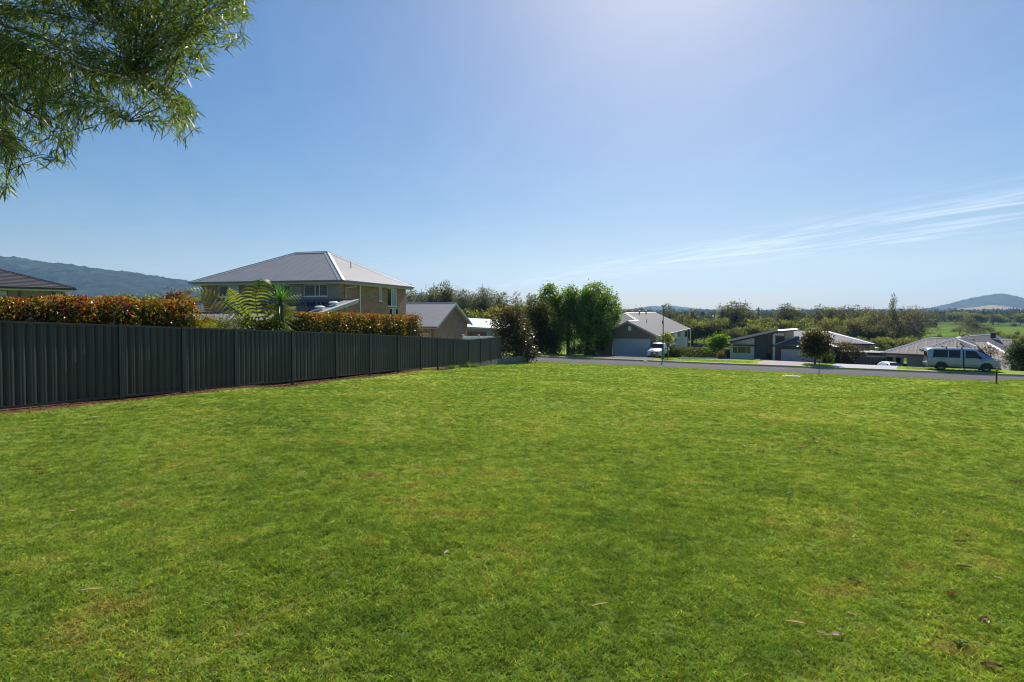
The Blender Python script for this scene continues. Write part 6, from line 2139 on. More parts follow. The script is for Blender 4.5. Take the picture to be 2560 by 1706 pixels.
# --- the utility on the dark driveway, facing the street
US = [(-2.5, .55, 1.0, 1.06, .84, .82), (-2.42, .50, 1.0, 1.08, .88, .86), (-.80, .48, 1.0, 1.10, .89, .86), (-.74, .48, 1.02, 1.62, .89, .66), (-.5, .48, 1.03, 1.75, .89, .68), (.25, .48, 1.03, 1.74, .89, .68), (.45, .48, 1.03, 1.66, .89, .68), (1.00, .48, 1.02, 1.20, .89, .74), (1.15, .48, .98, 1.12, .89, .74), (1.9, .48, .93, 1.05, .88, .72), (2.25, .46, .86, .99, .86, .68), (2.42, .46, .74, .90, .80, .62)]
up = at(1637, 850, 61.2)
ute = thing('parked_utility', 'white utility with chrome bullbar parked nose-out beside the pale garage door', 'utility', (up.x + NQ[0] * 2.4, up.y + NQ[1] * 2.4, Hf(up.x + NQ[0] * 2.4, up.y + NQ[1] * 2.4) + .03), rzE - math.pi / 2)
loft_body('body', US, white_paint, ute)
for s in (-1, 1):
    for x in (-1.5, 1.5):
        arch(ute, US, x, .46, s)
        wheel(ute, x, s * .80, .37, .24, s)
    side_panel(US, [(-.62, 1.06), (-.05, 1.06), (-.05, 1.62), (-.5, 1.62)], s).build('door_window', car_glass, ute)
    side_panel(US, [(.0, 1.06), (.85, 1.06), (.42, 1.58), (.0, 1.62)], s).build('door_window', car_glass, ute)
    MB().hexa([(.72, s * .9, 1.08), (.86, s * .9, 1.08), (.84, s * 1.08, 1.08), (.74, s * 1.08, 1.08), (.72, s * .9, 1.24), (.86, s * .9, 1.24), (.84, s * 1.08, 1.26), (.74, s * 1.08, 1.26)]).build('mirror', plast, ute)
    MB().hexa([(2.25, s * .45, .80), (2.44, s * .45, .78), (2.34, s * .80, .78), (2.10, s * .88, .80), (2.22, s * .45, .96), (2.40, s * .45, .93), (2.28, s * .80, .95), (2.05, s * .88, .97)]).build('headlight', lens, ute)
MB().poly([(1.03, -.70, 1.20), (1.03, .70, 1.20), (.44, .66, 1.665), (.44, -.66, 1.665)]).build('windscreen', car_glass, ute)
MB().box(2.38, 2.46, -.42, .42, .66, .88).build('grille', plast, ute)
MB().box(2.30, 2.52, -.84, .84, .42, .60).build('bumper', white_paint, ute)
MB().box(2.5, 2.53, -.45, .45, .44, .56).build('lower_grille', plast, ute)
bb = MB()
for s in (-1, 1):
    bb.tube([(2.56, s * .42, .42), (2.60, s * .42, .75), (2.52, s * .36, .98)], .035, 8)
    bb.tube([(2.58, s * .42, .60), (2.5, s * .78, .62), (2.34, s * .86, .66)], .03, 8)
bb.tube([(2.52, -.36, .98), (2.54, 0, 1.0), (2.52, .36, .98)], .035, 8)
bb.tube([(2.60, -.42, .72), (2.62, .42, .72)], .03, 8)
bb.build('bullbar', chrome, ute, smooth=True)
MB().box(2.625, 2.635, -.2, .2, .58, .68).build('number_plate', plate_m, ute)

# --- pale car down in the grey driveway
CS = [(-2.0, .5, .88, .98, .72, .55), (-1.9, .32, .9, 1.30, .84, .58), (-1.4, .25, .92, 1.42, .86, .62), (-.4, .22, .92, 1.47, .87, .64), (.3, .22, .92, 1.40, .87, .62), (.9, .22, .9, 1.08, .87, .68), (1.1, .22, .86, .98, .87, .68), (1.8, .25, .72, .84, .82, .6), (2.0, .32, .6, .68, .72, .5)]
cp_ = at(2231, 905, 66.5)
cpz = cp_.z - 1.49
car = thing('parked_car', 'pale hatchback mostly hidden below the crest of the grey driveway', 'car', (cp_.x, cp_.y, cpz), rzE - math.pi / 2 + .3)
loft_body('body', CS, mat('pale_blue_car_paint', (0.55, 0.62, 0.68), 0.25, 0.02, 2, coat=0.7), car)
for s in (-1, 1):
    for x in (-1.25, 1.25):
        arch(car, CS, x, .38, s)
        wheel(car, x, s * .76, .30, .2, s)
    side_panel(CS, [(-1.5, .96), (.7, .96), (.2, 1.30), (-1.2, 1.33)], s).build('side_window', car_glass, car)
MB().poly([(-1.955, .6, .98), (-1.955, -.6, .98), (-1.76, -.52, 1.33), (-1.76, .52, 1.33)]).build('rear_window', car_glass, car)
MB().poly([(.93, -.62, 1.09), (.93, .62, 1.09), (.32, .56, 1.405), (.32, -.56, 1.405)]).build('windscreen', car_glass, car)

# ------------------------------------------------------------------ street furniture
lp = on_ground(1657.5, 897)
lamp = thing('street_lamp', 'slim grey street lamp post on the verge beside the white utility', 'street lamp', lp)
lt = zpx(1657.5, 764, lp.y) - lp.z
grey_post = mat('grey_green_post_paint', (0.17, 0.20, 0.20), 0.5, 0.1, 3)
MB().tube([(0, 0, -.1), (0, 0, .15), (0, 0, 1.0), (0, 0, 1.12)], [.17, .16, .16, .07], 10).build('base', grey_post, lamp)
MB().tube([(0, 0, 1.1), (0, 0, 3), (0.0, 0, lt - .35), (.02, 0, lt - .1)], [.065, .055, .045, .04], 10).build('pole', mat('dark_grey_post', (0.075, 0.08, 0.088), .5, .1, 3), lamp)
MB().box(-.17, .17, -.05, .05, lt - .12, lt - .07).box(-.2, -.08, -.3, .06, lt - .08, lt + .02).box(.08, .2, -.3, .06, lt - .08, lt + .02).build('lamp_head', dark_trim, lamp)

sl_ = at(268, 757, 60.0)
g_ = Hf(sl_.x, sl_.y)
sl2 = thing('street_lamp', 'white curved street lamp arm above the red-tipped hedge beyond the tiled house', 'street lamp', (sl_.x, sl_.y, g_))
tz = sl_.z - g_
arm0 = at(237, 743.5, 60.0) - Vector((sl_.x, sl_.y, g_))
MB().tube([(0, 0, -.1), (0, 0, tz * .5), (0, 0, tz)], [.09, .07, .05], 8).build('pole', galv, sl2)
MB().tube([(0, 0, tz), (-.12, 0, tz + .3), (-.5, 0, tz + .52), tuple(arm0)], [.045, .04, .035, .03], 8).build('arm', white_al, sl2)
MB().box(arm0.x - .35, arm0.x + .05, -.08, .08, arm0.z - .05, arm0.z + .03).build('lamp_head', white_al, sl2)

lb = on_ground(2275, 913.5)
lbx = thing('letterbox_pillar', 'pale rendered letterbox pillar with a house emblem on the verge', 'letterbox', lb, rzE)
lh = zpx(2275, 891, lb.y) - lb.z
MB().box(-.26, .26, -.2, .2, -.1, lh - .06).build('pillar', mat('pale_render', (0.46, 0.46, 0.42), .85, .06, 3), lbx)
MB().box(-.29, .29, -.23, .23, lh - .06, lh).build('capping', white_al, lbx)
MB().box(-.1, .1, -.212, -.202, lh * .42, lh * .46).hexa([(-.1, -.212, lh * .46), (.1, -.212, lh * .46), (.1, -.202, lh * .46), (-.1, -.202, lh * .46), (-.01, -.212, lh * .55), (.01, -.212, lh * .55), (.01, -.202, lh * .55), (-.01, -.202, lh * .55)]).build('emblem', dark_trim, lbx)
MB().box(-.17, .17, -.212, -.202, lh * .72, lh * .77).build('letter_slot', plast, lbx)

ub = on_ground(2534, 927)
uc = thing('utility_cabinet', 'small green electrical cabinet beside the dark shrub at the end of the verge', 'cabinet', ub, rzE)
uh = zpx(2534, 911, ub.y) - ub.z
green_p = mat('pale_green_paint', (0.12, 0.20, 0.14), .5, .06, 3)
MB().box(-.27, .27, -.2, .2, -.05, uh - .05).build('case', green_p, uc)
MB().hexa([(-.3, -.23, uh - .05), (.3, -.23, uh - .05), (.3, .23, uh - .05), (-.3, .23, uh - .05), (-.25, -.18, uh + .02), (.25, -.18, uh + .02), (.25, .18, uh + .02), (-.25, .18, uh + .02)]).build('lid', green_p, uc)

st_ = on_ground(2491, 961)
stk = thing('rusty_stake', 'rusty steel stake with a pale top standing in the mown grass', 'stake', st_)
sh = zpx(2491, 919, st_.y) - st_.z
rust = mat('rusty_steel', (0.115, 0.042, 0.026), .9, .3, 12, .4, 40)
MB().bar((0, 0, -.2), (0.004, 0, sh * .78), .055, .02, up=(0, 1, 0)).bar((0, 0, -.2), (0.004, 0, sh * .78), .02, .055, up=(0, 1, 0)).build('shaft', rust, stk)
MB().bar((0.004, 0, sh * .78), (0.006, 0, sh), .06, .03, up=(0, 1, 0)).build('painted_top', mat('faded_cream_paint', (0.34, 0.24, 0.14), .8, .2, 9), stk)
MB().lathe([(0, .04), (.07, .03), (.12, -.02)], 9, 'z', (0, 0, 0)).build('soil_mound', mat('loose_soil', (0.06, 0.035, 0.022), 1, .3, 9, .6, 30), stk)
s2 = on_ground(2047.5, 941)
st2 = thing('thin_stake', 'thin dark stake standing in the grass in front of the young street tree', 'stake', s2)
sh2 = zpx(2047, 903, s2.y) - s2.z
MB().bar((0, 0, -.2), (0, 0, sh2), .035, .035, up=(0, 1, 0)).build('shaft', mat('dark_steel', (0.03, 0.032, 0.034), .6, .15, 6), st2)
MB().tube([(0, 0, sh2 - .02), (0, 0, sh2 + .03)], .028, 6).build('cap', plast, st2)
dl = on_ground(1978, 942)
pit = thing('drain_pit', 'flat concrete drain lid set in the mown grass near the street', 'drain lid', dl, rzE + .1)
MB().box(-.52, .52, -.42, .42, -.05, .035).build('surround', conc, pit)
MB().box(-.4, .4, -.3, .3, .036, .06).build('lid', conc_grey, pit)
wp = on_ground(2062.5, 907)
wpt = thing('marker_post', 'short white marker post beside the young street tree', 'post', wp)
MB().box(-.05, .05, -.03, .03, -.1, zpx(2062, 897, wp.y) - wp.z).build('post', white_al, wpt)
MB().box(-.051, .051, -.032, -.031, .25, .33).build('band', plast, wpt)
mb_ = on_ground(1613.5, 904)
mtr = thing('meter_box', 'small flat white meter lid at the mouth of the dark driveway', 'meter box', mb_, rzE)
MB().box(-.16, .16, -.2, .2, 0.0, .05).build('lid', white_al, mtr)
MB().box(-.12, .12, -.16, .16, .051, .06).build('cover', board_pale, mtr)
# pale edging in front of the hedges
ea, eb_ = on_ground(1697, 897), on_ground(1880, 899)
ed = thing('garden_edging', 'long pale blue concrete edging in front of the clipped hedges', 'edging', ea)
edm = mat('pale_blue_edging', (0.42, 0.50, 0.54), .7, .06, 3)
for k in range(10):
    a = ea.lerp(eb_, k / 10) - ea; b = ea.lerp(eb_, (k + 1) / 10 - .004) - ea
    a.z = Hf(ea.x + a.x, ea.y + a.y) - ea.z + .04; b.z = Hf(ea.x + b.x, ea.y + b.y) - ea.z + .04
    MB().bar(a, b, .14, .18).build('edging_block', edm, ed)
# timber side fence left of the skillion house
ta, tb_ = gbase(1786, 84), gbase(1808, 79.5)
tf = thing('timber_fence', 'grey timber side fence running back beside the bright green shrub', 'fence', ta)
dvec = Vector(tb_) - Vector(ta)
tw = mat('weathered_timber', (0.10, 0.095, 0.085), .9, .2, 5, .3, 30, stretch=(1, 1, .2))
for k in range(24):
    p = dvec * (k / 24)
    MB().box(p.x - .09, p.x + .09, p.y - .012, p.y + .012, p.z - .1, p.z + 1.75 + random.uniform(-.02, .02)).build('paling', tw, tf)
MB().bar((0, .05, 1.5), (dvec.x, dvec.y + .05, dvec.z + 1.5), .05, .09).build('rail', tw, tf)
# power poles on the plain
for px, top, Y, lab in ((1896, 768, 330, 'timber power pole with crossarm rising above the tree belt'), (2105, 772, 420, 'far timber power pole with crossarm among the casuarina tops')):
    g_ = gbase(px, Y)
    pp = thing('power_pole', lab, 'power pole', g_)
    hh = zpx(px, top, Y) - g_[2]
    MB().tube([(0, 0, -.5), (0, 0, hh)], [.34, .24], 8).build('pole', bark, pp)
    for k, w in ((.9, 1.5), (2.1, 2.0)):
        MB().box(-w, w, -.1, .1, hh - k - .1, hh - k + .1).build('crossarm', bark, pp)
        for s in (-1, -.4, .4, 1):
            MB().lathe([(0, .35), (.09, .3), (.09, .1)], 6, 'z', (s * w * .95, 0, hh - k)).build('insulator', white_al, pp)
# white farm sheds far out on the plain
for px, py, Y, w in ((1800, 789, 640, 22), (1834, 789, 660, 10), (2067, 791, 560, 13), (2520, 793, 900, 16)):
    c = at(px, py, Y)
    fsd = thing('farm_shed', 'tiny white farm shed far out on the plain', 'shed', (c.x, c.y, Hf(c.x, c.y)), .2, 'far farm sheds')
    hh = c.z - Hf(c.x, c.y)
    MB().box(-w / 2, w / 2, -4, 4, 0, max(1.5, hh - 1.2)).build('wall', board_pale, fsd)
    MB().hexa([(-w / 2 - .3, -4.4, hh - 1.2), (w / 2 + .3, -4.4, hh - 1.2), (w / 2 + .3, 4.4, hh - 1.2), (-w / 2 - .3, 4.4, hh - 1.2), (-w / 2 - .3, -.2, hh + .3), (w / 2 + .3, -.2, hh + .3), (w / 2 + .3, .2, hh + .3), (-w / 2 - .3, .2, hh + .3)]).build('roof', paleroof, fsd)

# ------------------------------------------------------------------ overhanging willow myrtle at the upper left
rng = np.random.default_rng(31); random.seed(31)
tb0 = Vector((-7.4, 4.4, Hf(-7.4, 4.4)))
wm = thing('weeping_tree', 'weeping narrow-leaved tree whose branches hang in from the upper left', 'tree', tb0)
wo_ = tb0
POLY = [(-420, -420), (560, -420), (640, -60), (632, 20), (625, 95), (600, 122), (575, 95), (550, 70), (540, 120), (525, 172), (498, 168), (455, 140), (430, 158), (470, 215), (496, 265), (490, 330), (484, 372), (452, 366), (425, 330), (395, 285), (372, 300), (330, 318), (285, 322), (245, 345), (205, 352), (190, 400), (150, 410), (115, 425), (95, 415), (60, 440), (35, 470), (5, 492), (-80, 520), (-420, 520)]


def in_poly(x, y):
    c = False
    j = len(POLY) - 1
    for i in range(len(POLY)):
        xi, yi = POLY[i]; xj, yj = POLY[j]
        if (yi > y) != (yj > y) and x < (xj - xi) * (y - yi) / (yj - yi) + xi:
            c = not c
        j = i
    return c


BR = [[(-380, -120), (-120, -30), (0, 22), (130, 34), (250, 60), (400, 110), (505, 150)],
      [(-380, -20), (-120, 30), (0, 60), (120, 100), (200, 160), (320, 190), (410, 250), (478, 330)],
      [(-380, 60), (-120, 90), (0, 140), (80, 190), (180, 235), (280, 280), (320, 305)],
      [(-380, 140), (-120, 180), (0, 240), (100, 300), (170, 370)],
      [(-380, 230), (-120, 270), (-20, 330), (30, 400), (15, 460)],
      [(-380, -220), (-60, -130), (150, -60), (350, 0), (500, 35), (600, 95)],
      [(-380, -330), (0, -260), (300, -130), (500, -40), (615, 10)],
      [(-380, 20), (-60, 60), (80, 130), (260, 190), (440, 225), (480, 290)],
      [(-380, 300), (-200, 360), (-120, 450)], [(-380, -380), (100, -330), (420, -220), (560, -150)]]
DEP = [5.0, 4.6, 4.3, 4.1, 3.9, 5.3, 5.6, 5.2, 4.0, 6.0]
top = Vector((-6.2, 4.5, 1.9))
bm_ = MB()
bm_.tube([Vector((0, 0, -.2)), Vector((.1, 0, 1.0)), Vector((.5, .05, 2.2)), top - wo_], [.24, .19, .15, .11], 10)
bm_.build('trunk', bark, wm)
nodes = []
bb = MB()
for br, dp in zip(BR, DEP):
    pts = [at(px, py, dp + 0.35 * math.sin(i * 1.3 + dp * 5)) for i, (px, py) in enumerate(br)]
    allp = [top, (top + pts[0]) / 2 + Vector((0, 0, .12))] + pts
    bb.tube([p - wo_ for p in allp], [.04, .026] + [.017 * (1 - i / (len(pts) - 1)) ** 1.3 + .0018 for i in range(len(pts))], 6, cap=False)
    for a, b in zip(pts[:-1], pts[1:]):
        for k in range(5):
            nodes.append(a.lerp(b, k / 5))
    nodes.append(pts[-1])
NA = np.array([tuple(n) for n in nodes])
bb.build('branches', bark, wm)
tw_ = MB()
LP, LD_ = [], []
count = 0
while count < 2450:
    px, py = random.uniform(-420, 640), random.uniform(-420, 520)
    if not in_poly(px, py):
        continue
    if (px < -60 or py < -60) and random.random() < .55:
        continue
    dp = random.uniform(3.7, 6.0)
    tip = at(px, py, dp)
    # nearest branch node that lies up and back from the tip
    dv = NA - np.array(tip)
    cost = np.linalg.norm(dv, axis=1) + 0.8 * np.clip(-dv[:, 2] + .05, 0, None) + 0.5 * np.clip(dv[:, 0], 0, None)
    s = Vector(NA[int(np.argmin(cost + rng.random(len(NA)) * .2))])
    L_ = (tip - s).length
    if L_ > 1.15:
        s = tip + (s - tip) * (0.8 / L_)
    s_ = s - wo_; t_ = tip - wo_
    m_ = s_.lerp(t_, .5) + Vector((.03, 0, .16 * (t_ - s_).length))
    tw_.tube([s_, m_, t_], [.0035, .0025, .0012], 3, cap=False)
    nl = int(10 + 24 * min(1.0, L_))
    for k in range(nl):
        t = .18 + .82 * (k + random.random()) / nl
        p = s_ * (1 - t) ** 2 + m_ * (2 * t * (1 - t)) + t_ * t * t
        tang = ((m_ - s_) * (1 - t) + (t_ - m_) * t).normalized()
        LP.append(tuple(p)); LD_.append(tuple(tang * .75 + Vector((random.gauss(0, .55), random.gauss(0, .55), random.gauss(-.35, .45)))))
    count += 1
tw_.build('twigs', bark, wm)
LP = np.array(LP); LD_ = unit(np.array(LD_)); n = len(LP)
S = unit(np.cross(LD_, rdir(n)))
Lf = rng.uniform(.05, .115, n)[:, None]; Wf = rng.uniform(.0055, .0105, n)[:, None]
bend = np.zeros((n, 3)); bend[:, 2] = -1
V = np.stack([LP, LP + LD_ * Lf * .35 + S * Wf * .5, LP + LD_ * Lf * .35 - S * Wf * .5, LP + LD_ * Lf * .72 + S * Wf * .42 + bend * Lf * .05, LP + LD_ * Lf * .72 - S * Wf * .42 + bend * Lf * .05, LP + LD_ * Lf + bend * Lf * .13], 1).reshape(-1, 3)
b_ = np.arange(n)[:, None] * 6
F = np.concatenate([b_ + np.array([[0, 1, 2, 2]]), b_ + np.array([[1, 3, 4, 2]]), b_ + np.array([[3, 5, 4, 4]])], 0)
tri = np.concatenate([b_ + np.array([[0, 1, 2]]), b_ + np.array([[1, 3, 4]]), b_ + np.array([[1, 4, 2]]), b_ + np.array([[3, 5, 4]])], 0)
cl = tint((0.092, 0.150, 0.028), n, .28, .1)
k = rng.random(n) < .11
cl[k] = tint((0.24, 0.25, 0.045), k.sum())
np_mesh('leaves', V, tri, mat('willow_leaf', (0, 0, 0), .42, .08, 6, trans=.5, attr='col', spec=.5), wm, np.tile(cl, (4, 1)))

# ------------------------------------------------------------------ mown grass: tufts of blades scattered over the block
rng = np.random.default_rng(55); random.seed(55)


def grass_mat():
    m = bpy.data.materials.new('grass_blade')
    m.use_nodes = True
    nt = m.node_tree
    nt.nodes.clear()
    N, L = nt.nodes.new, nt.links.new
    out = N('ShaderNodeOutputMaterial')
    p = N('ShaderNodeBsdfPrincipled'); p.inputs['Roughness'].default_value = 0.6; p.inputs['Specular IOR Level'].default_value = 0.07
    g = N('ShaderNodeNewGeometry')
    col, fine = grass_colour_nodes(nt, N, L, g.outputs['Position'])
    oi = N('ShaderNodeObjectInfo')
    mr = N('ShaderNodeMapRange'); mr.inputs[3].default_value = 0.6; mr.inputs[4].default_value = 1.5; L(oi.outputs['Random'], mr.inputs[0])
    at_ = N('ShaderNodeAttribute'); at_.attribute_name = 'col'
    mm = N('ShaderNodeMix'); mm.data_type = 'RGBA'; mm.blend_type = 'MULTIPLY'; mm.inputs['Factor'].default_value = 1.0
    L(col, mm.inputs['A']); L(at_.outputs['Color'], mm.inputs['B'])
    sc = N('ShaderNodeVectorMath'); sc.operation = 'SCALE'; L(mm.outputs['Result'], sc.inputs[0]); L(mr.outputs[0], sc.inputs['Scale'])
    L(sc.outputs[0], p.inputs['Base Color'])
    tr = N('ShaderNodeBsdfTranslucent')
    tm = N('ShaderNodeVectorMath'); tm.operation = 'MULTIPLY'; tm.inputs[1].default_value = (1.18, 1.2, 0.75); L(sc.outputs[0], tm.inputs[0]); L(tm.outputs[0], tr.inputs['Color'])
    ms = N('ShaderNodeMixShader'); ms.inputs[0].default_value = 0.36
    L(p.outputs[0], ms.inputs[1]); L(tr.outputs[0], ms.inputs[2]); L(ms.outputs[0], out.inputs['Surface'])
    return m


gm = grass_mat()
tufts = bpy.data.collections.new('grass_tufts')
for k in range(6):
    n = 26
    V = []; F = []; C = []
    for b in range(n):
        r = 0.034 * math.sqrt(random.random()); a = random.uniform(0, 6.283)
        x, y = r * math.cos(a), r * math.sin(a)
        az = random.uniform(0, 6.283); lean = abs(random.gauss(.5, .4)); h = random.uniform(.012, .027)
        d = Vector((math.cos(az) * math.sin(lean), math.sin(az) * math.sin(lean), math.cos(lean)))
        s = d.cross(Vector((math.cos(az + 1.3), math.sin(az + 1.3), .2))).normalized()
        w = random.uniform(.0026, .0046)
        p0 = Vector((x, y, -.004)); p1 = p0 + d * h * .6; p2 = p0 + d * h + Vector((math.cos(az), math.sin(az), -.35)) * h * .3
        i = len(V)
        V += [tuple(p0 - s * w / 2), tuple(p0 + s * w / 2), tuple(p1 + s * w * .45), tuple(p1 - s * w * .45), tuple(p2)]
        c = np.array((1.0, 1.0, 1.0)) * random.uniform(.75, 1.25)
        if random.random() < .17:
            c = np.array((1.9, 1.3, 1.5)) * random.uniform(.7, 1.2)
        F += [(i, i + 1, i + 2), (i, i + 2, i + 3), (i + 3, i + 2, i + 4)]; C += [c] * 3
    o = np_mesh('grass_tuft_%d' % k, np.array(V), np.array(F), gm, None, np.array(C))
    COL.objects.unlink(o)
    tufts.objects.link(o)

XY = []; SC = []
for r0 in np.arange(0.6, 53, 0.4):
    r1 = r0 + 0.4
    dens = 950.0 * min(1.0, 4.0 / r0) ** 1.4
    g_ = 1 + r0 / 26.0
    s0, s1 = 0.65 * g_, 1.5 * (1 + r0 / 40.0)
    a1 = math.radians(52 + 34 * max(0.0, 1 - r0 / 14.0)); a0 = -a1
    area = .5 * (a1 - a0) * (r1 * r1 - r0 * r0)
    n = int(area * dens)
    r = np.sqrt(rng.uniform(r0 * r0, r1 * r1, n)); a = rng.uniform(a0, a1, n)
    x, y = r * np.sin(a), r * np.cos(a)
    q = NQ[0] * x + NQ[1] * y
    fd = fence_dist(x, y)
    keep = (q < 48.7) & ((fd > .75 + .5 * rng.normal(size=n) * .5) | (y > 47) | (x > 0.5)) & ~((y > 44) & (x < 2.6) & (fd < 1.2))
    XY.append(np.stack([x, y], -1)[keep]); SC.append(rng.uniform(s0, s1, keep.sum()))
# far verge grass
n = 9000
s_ = rng.uniform(-30, 60, n); q_ = rng.uniform(56.5, 61.5, n)
vx = s_ * ES[0] + q_ * NQ[0]; vy = s_ * ES[1] + q_ * NQ[1]
upx = 1280 + vx / vy * FOC
keep = ~(((upx > 1465) & (upx < 1650)) | ((upx > 1885) & (upx < 2010)) | ((upx > 2070) & (upx < 2268)) | (upx > 2505))
XY.append(np.stack([vx, vy], -1)[keep]); SC.append(rng.uniform(1.6, 2.6, keep.sum()))
XY = np.concatenate(XY); SC = np.concatenate(SC)
Vp = np.stack([XY[:, 0], XY[:, 1], H(XY[:, 0], XY[:, 1])], -1)
me = bpy.data.meshes.new('lawn_grass')
me.vertices.add(len(Vp)); me.vertices.foreach_set('co', Vp.astype(np.float32).ravel())
a = me.attributes.new('scl', 'FLOAT', 'POINT'); a.data.foreach_set('value', SC.astype(np.float32))
rot = np.zeros((len(Vp), 3), np.float32); rot[:, 2] = rng.uniform(0, 6.283, len(Vp)); rot[:, :2] = rng.normal(0, .12, (len(Vp), 2))
a = me.attributes.new('rot', 'FLOAT_VECTOR', 'POINT'); a.data.foreach_set('vector', rot.ravel())
me.materials.append(gm)
go = bpy.data.objects.new('lawn_grass', me)
COL.objects.link(go)
tag(go, 'short mown grass blades covering the block down to the street', 'grass', kind='stuff')
ng = bpy.data.node_groups.new('scatter_tufts', 'GeometryNodeTree')
ng.interface.new_socket('Geometry', in_out='INPUT', socket_type='NodeSocketGeometry')
ng.interface.new_socket('Geometry', in_out='OUTPUT', socket_type='NodeSocketGeometry')
gi = ng.nodes.new('NodeGroupInput'); gout = ng.nodes.new('NodeGroupOutput')
ci = ng.nodes.new('GeometryNodeCollectionInfo'); ci.inputs['Collection'].default_value = tufts
ci.inputs['Separate Children'].default_value = True; ci.inputs['Reset Children'].default_value = True
iop = ng.nodes.new('GeometryNodeInstanceOnPoints'); iop.inputs['Pick Instance'].default_value = True
ns = ng.nodes.new('GeometryNodeInputNamedAttribute'); ns.data_type = 'FLOAT'; ns.inputs['Name'].default_value = 'scl'
nr = ng.nodes.new('GeometryNodeInputNamedAttribute'); nr.data_type = 'FLOAT_VECTOR'; nr.inputs['Name'].default_value = 'rot'
rv = ng.nodes.new('FunctionNodeRandomValue'); rv.data_type = 'INT'
rv.inputs[4].default_value = 0; rv.inputs[5].default_value = 5
e2r = ng.nodes.new('FunctionNodeEulerToRotation')
lk = ng.links.new
lk(gi.outputs[0], iop.inputs['Points']); lk(ci.outputs[0], iop.inputs['Instance'])
lk(rv.outputs[2], iop.inputs['Instance Index'])
lk(nr.outputs['Attribute'], e2r.inputs[0]); lk(e2r.outputs[0], iop.inputs['Rotation'])
lk(ns.outputs['Attribute'], iop.inputs['Scale'])
lk(iop.outputs[0], gout.inputs[0])
md = go.modifiers.new('scatter', 'NODES'); md.node_group = ng

# ------------------------------------------------------------------ fallen leaves, weeds
dry_a = mat('dry_leaf_pale', (0.55, 0.42, 0.33), .7, .15, 30, trans=.35)
dry_b = mat('dry_leaf_brown', (0.15, 0.062, 0.030), .7, .25, 30, trans=.3)
dry_c = mat('dry_leaf_orange', (0.34, 0.11, 0.03), .6, .2, 30, trans=.35)


def dry_leaf(px, py, L_, W_, m, label, ang):
    p = on_ground(px, py)
    mb = MB()
    nseg = 6
    for i in range(nseg + 1):
        t = i / nseg
        w = W_ * math.sin(math.pi * min(.98, .04 + t * .94)) ** .8
        x = (t - .5) * L_
        z = .017 + .005 * math.sin(t * 3.1)
        mb.v += [(x, -w / 2, z + .007), (x, 0, z), (x, w / 2, z + .008)]
    for i in range(nseg):
        j = 3 * i
        mb.f += [(j, j + 3, j + 4, j + 1), (j + 1, j + 4, j + 5, j + 2)]
    t = thing('fallen_leaf', label, 'leaf', p, ang, 'dry leaves on the mown grass')
    mb.build('blade', m, t)
    MB().tube([(-L_ * .62, 0, .012), (-L_ * .5, 0, .018), (L_ * .42, 0, .0235)], .0012, 4).build('midrib', dry_b, t)


PL, BLb, OL = 'pale dry leaf lying curled on the mown grass', 'dark brown dry leaf lying on the mown grass', 'orange-brown dry leaf lying on the mown grass'
for px, py, L_, W_, m, lab, ang in ((2090, 1596, .085, .030, dry_a, PL, .1), (2057, 1593, .055, .022, dry_a, PL, -.7), (2130, 1544, .05, .018, dry_a, PL, -.8), (2380, 1490, .075, .028, dry_c, OL, .0),
                                    (2410, 1424, .10, .028, dry_b, BLb, -.3), (2135, 1460, .08, .026, dry_b, BLb, -.8), (2460, 1556, .07, .03, dry_b, BLb, .4), (2480, 1674, .10, .032, dry_b, BLb, -.3), (2470, 1564, .04, .016, dry_a, PL, .9),
                                    (2495, 1452, .045, .02, dry_a, PL, -.6), (2430, 1456, .05, .02, dry_a, PL, .3), (94, 1178, .13, .04, dry_b, BLb, .1), (402, 1154, .11, .035, dry_b, BLb, .3), (180, 1283, .06, .02, dry_a, PL, .1), (230, 1482, .12, .012, dry_a, PL, .2),
                                    (1500, 1520, .11, .010, dry_a, PL, .35), (597, 1598, .05, .018, dry_a, PL, .5), (1990, 1565, .10, .010, dry_a, PL, -.3), (1090, 1300, .06, .02, dry_a, PL, .4), (1117, 1388, .06, .022, dry_a, PL, 1.0), (2374, 1104, .17, .05, dry_b, BLb, -.3),
                                    (2005, 1121, .17, .04, dry_c, OL, .0), (455, 1018, .16, .045, dry_b, BLb, .2), (236, 1046, .14, .05, dry_a, PL, .2), (1115, 1111, .12, .035, dry_b, BLb, .2), (2540, 1206, .12, .04, dry_b, BLb, -.2), (2478, 1246, .11, .036, dry_b, BLb, -.2), (2400, 1360, .10, .03, dry_b, BLb, -.1), (1560, 1046, .12, .05, dry_b, BLb, 1.2)):
    dry_leaf(px, py, L_, W_, m, lab, ang)

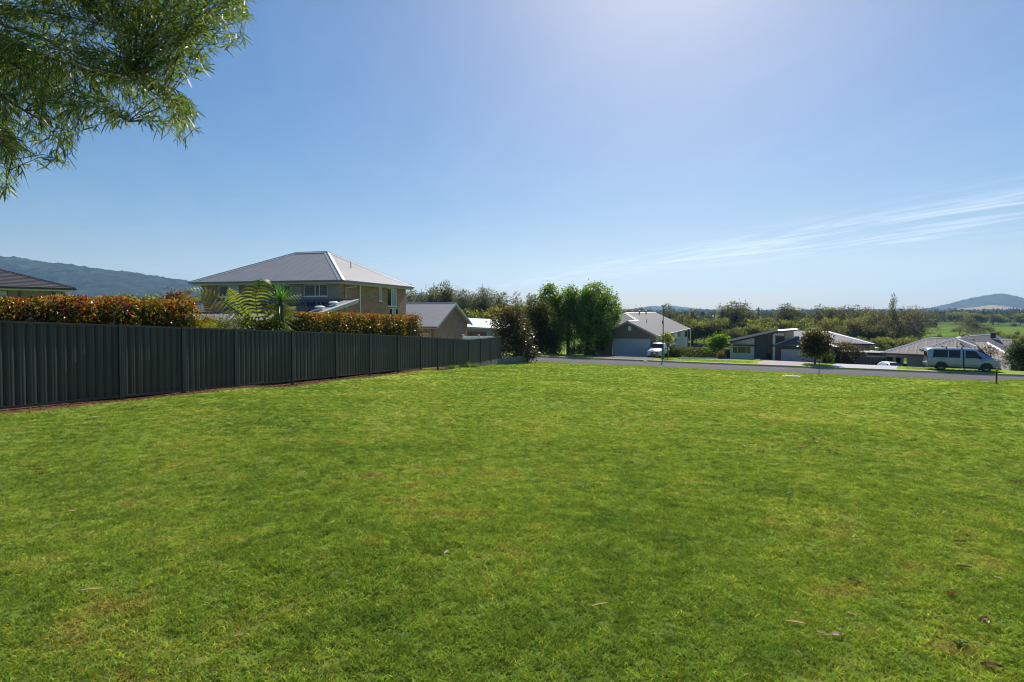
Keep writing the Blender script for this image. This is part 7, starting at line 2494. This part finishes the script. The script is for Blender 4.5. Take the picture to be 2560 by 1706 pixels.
# broad-leaved weeds in the turf
Ps = []; Ds = []; Ls = []; Ws = []; Cs = []
for cx, cy, sp, n in ((1900, 1215, 60, 30), (1980, 1235, 40, 24), (2370, 1285, 50, 22), (1430, 1220, 40, 16), (1860, 1130, 50, 10), (2050, 1130, 60, 12), (740, 1075, 70, 16), (2400, 1615, 14, 5), (1700, 1105, 60, 10), (2250, 1000, 80, 14), (1500, 1000, 120, 16)):
    for k in range(n):
        px, py = random.gauss(cx, sp), random.gauss(cy, sp * .22)
        p = on_ground(min(max(px, 5), 2550), max(960, py))
        sc = .03 if p.y < 7 else .05
        for j in range(7):
            az = j * .9 + random.uniform(-.3, .3)
            Ps.append(tuple(p + Vector((0, 0, .02)))); Ds.append((math.cos(az), math.sin(az), random.uniform(.15, .6)))
            Ls.append(sc * random.uniform(.7, 1.2)); Ws.append(sc * .42)
            Cs.append(np.array((.10, .16, .055)) * random.uniform(.7, 1.5))
leaf_mesh('lawn_weeds', None, np.array(Ps), np.array(Ds), np.array(Ls), np.array(Ws), np.array(Cs), leaf_mat)
tag(bpy.data.objects['lawn_weeds'], 'flat broad-leaved weeds growing in patches of the mown grass', 'weeds', kind='stuff')
for px, py, sc, lab in ((1163, 916, .5, 'bright green weed clump at the foot of the dark fence'), (1187, 917, .34, 'small low weed clump beside the fence foot'), (1128, 920, .3, 'thin weed clump growing against the fence plinth')):
    p = on_ground(px, py + 2)
    t = thing('weed_clump', lab, 'weed', p)
    n = 160
    D = rdir(n); D[:, 2] = np.abs(D[:, 2]) + .5
    leaf_mesh('blades', t, np.stack([rng.normal(0, .25, n), rng.normal(0, .12, n), np.zeros(n)], -1) * sc * 2, D, sc * rng.uniform(.5, 1.0, n), sc * .07, tint((.10, .19, .03), n), leaf_mat)
    MB().tube([(0, 0, -.05), (0, 0, sc * .3)], .01, 5).build('stem', bark, t)
# scattered bark and mulch along the foot of the fence
n = 2600
i_ = rng.random(n)
base = FENCE_A[None] * (1 - i_[:, None] * 1.0) + FENCE_B[None] * i_[:, None]
off = np.abs(rng.normal(.12, .35, n))
pos = base + fn[None] * off[:, None]
P3 = np.stack([pos[:, 0], pos[:, 1], H(pos[:, 0], pos[:, 1]) + .012], -1)
D = rdir(n); D[:, 2] *= .25
leaf_mesh('mulch', None, P3, D, rng.uniform(.03, .09, n), rng.uniform(.012, .03, n), tint((.13, .07, .045), n, .4), dull_leaf, fold=.05)
tag(bpy.data.objects['mulch'], 'brown bark mulch scattered along the foot of the dark fence', 'mulch', kind='stuff')
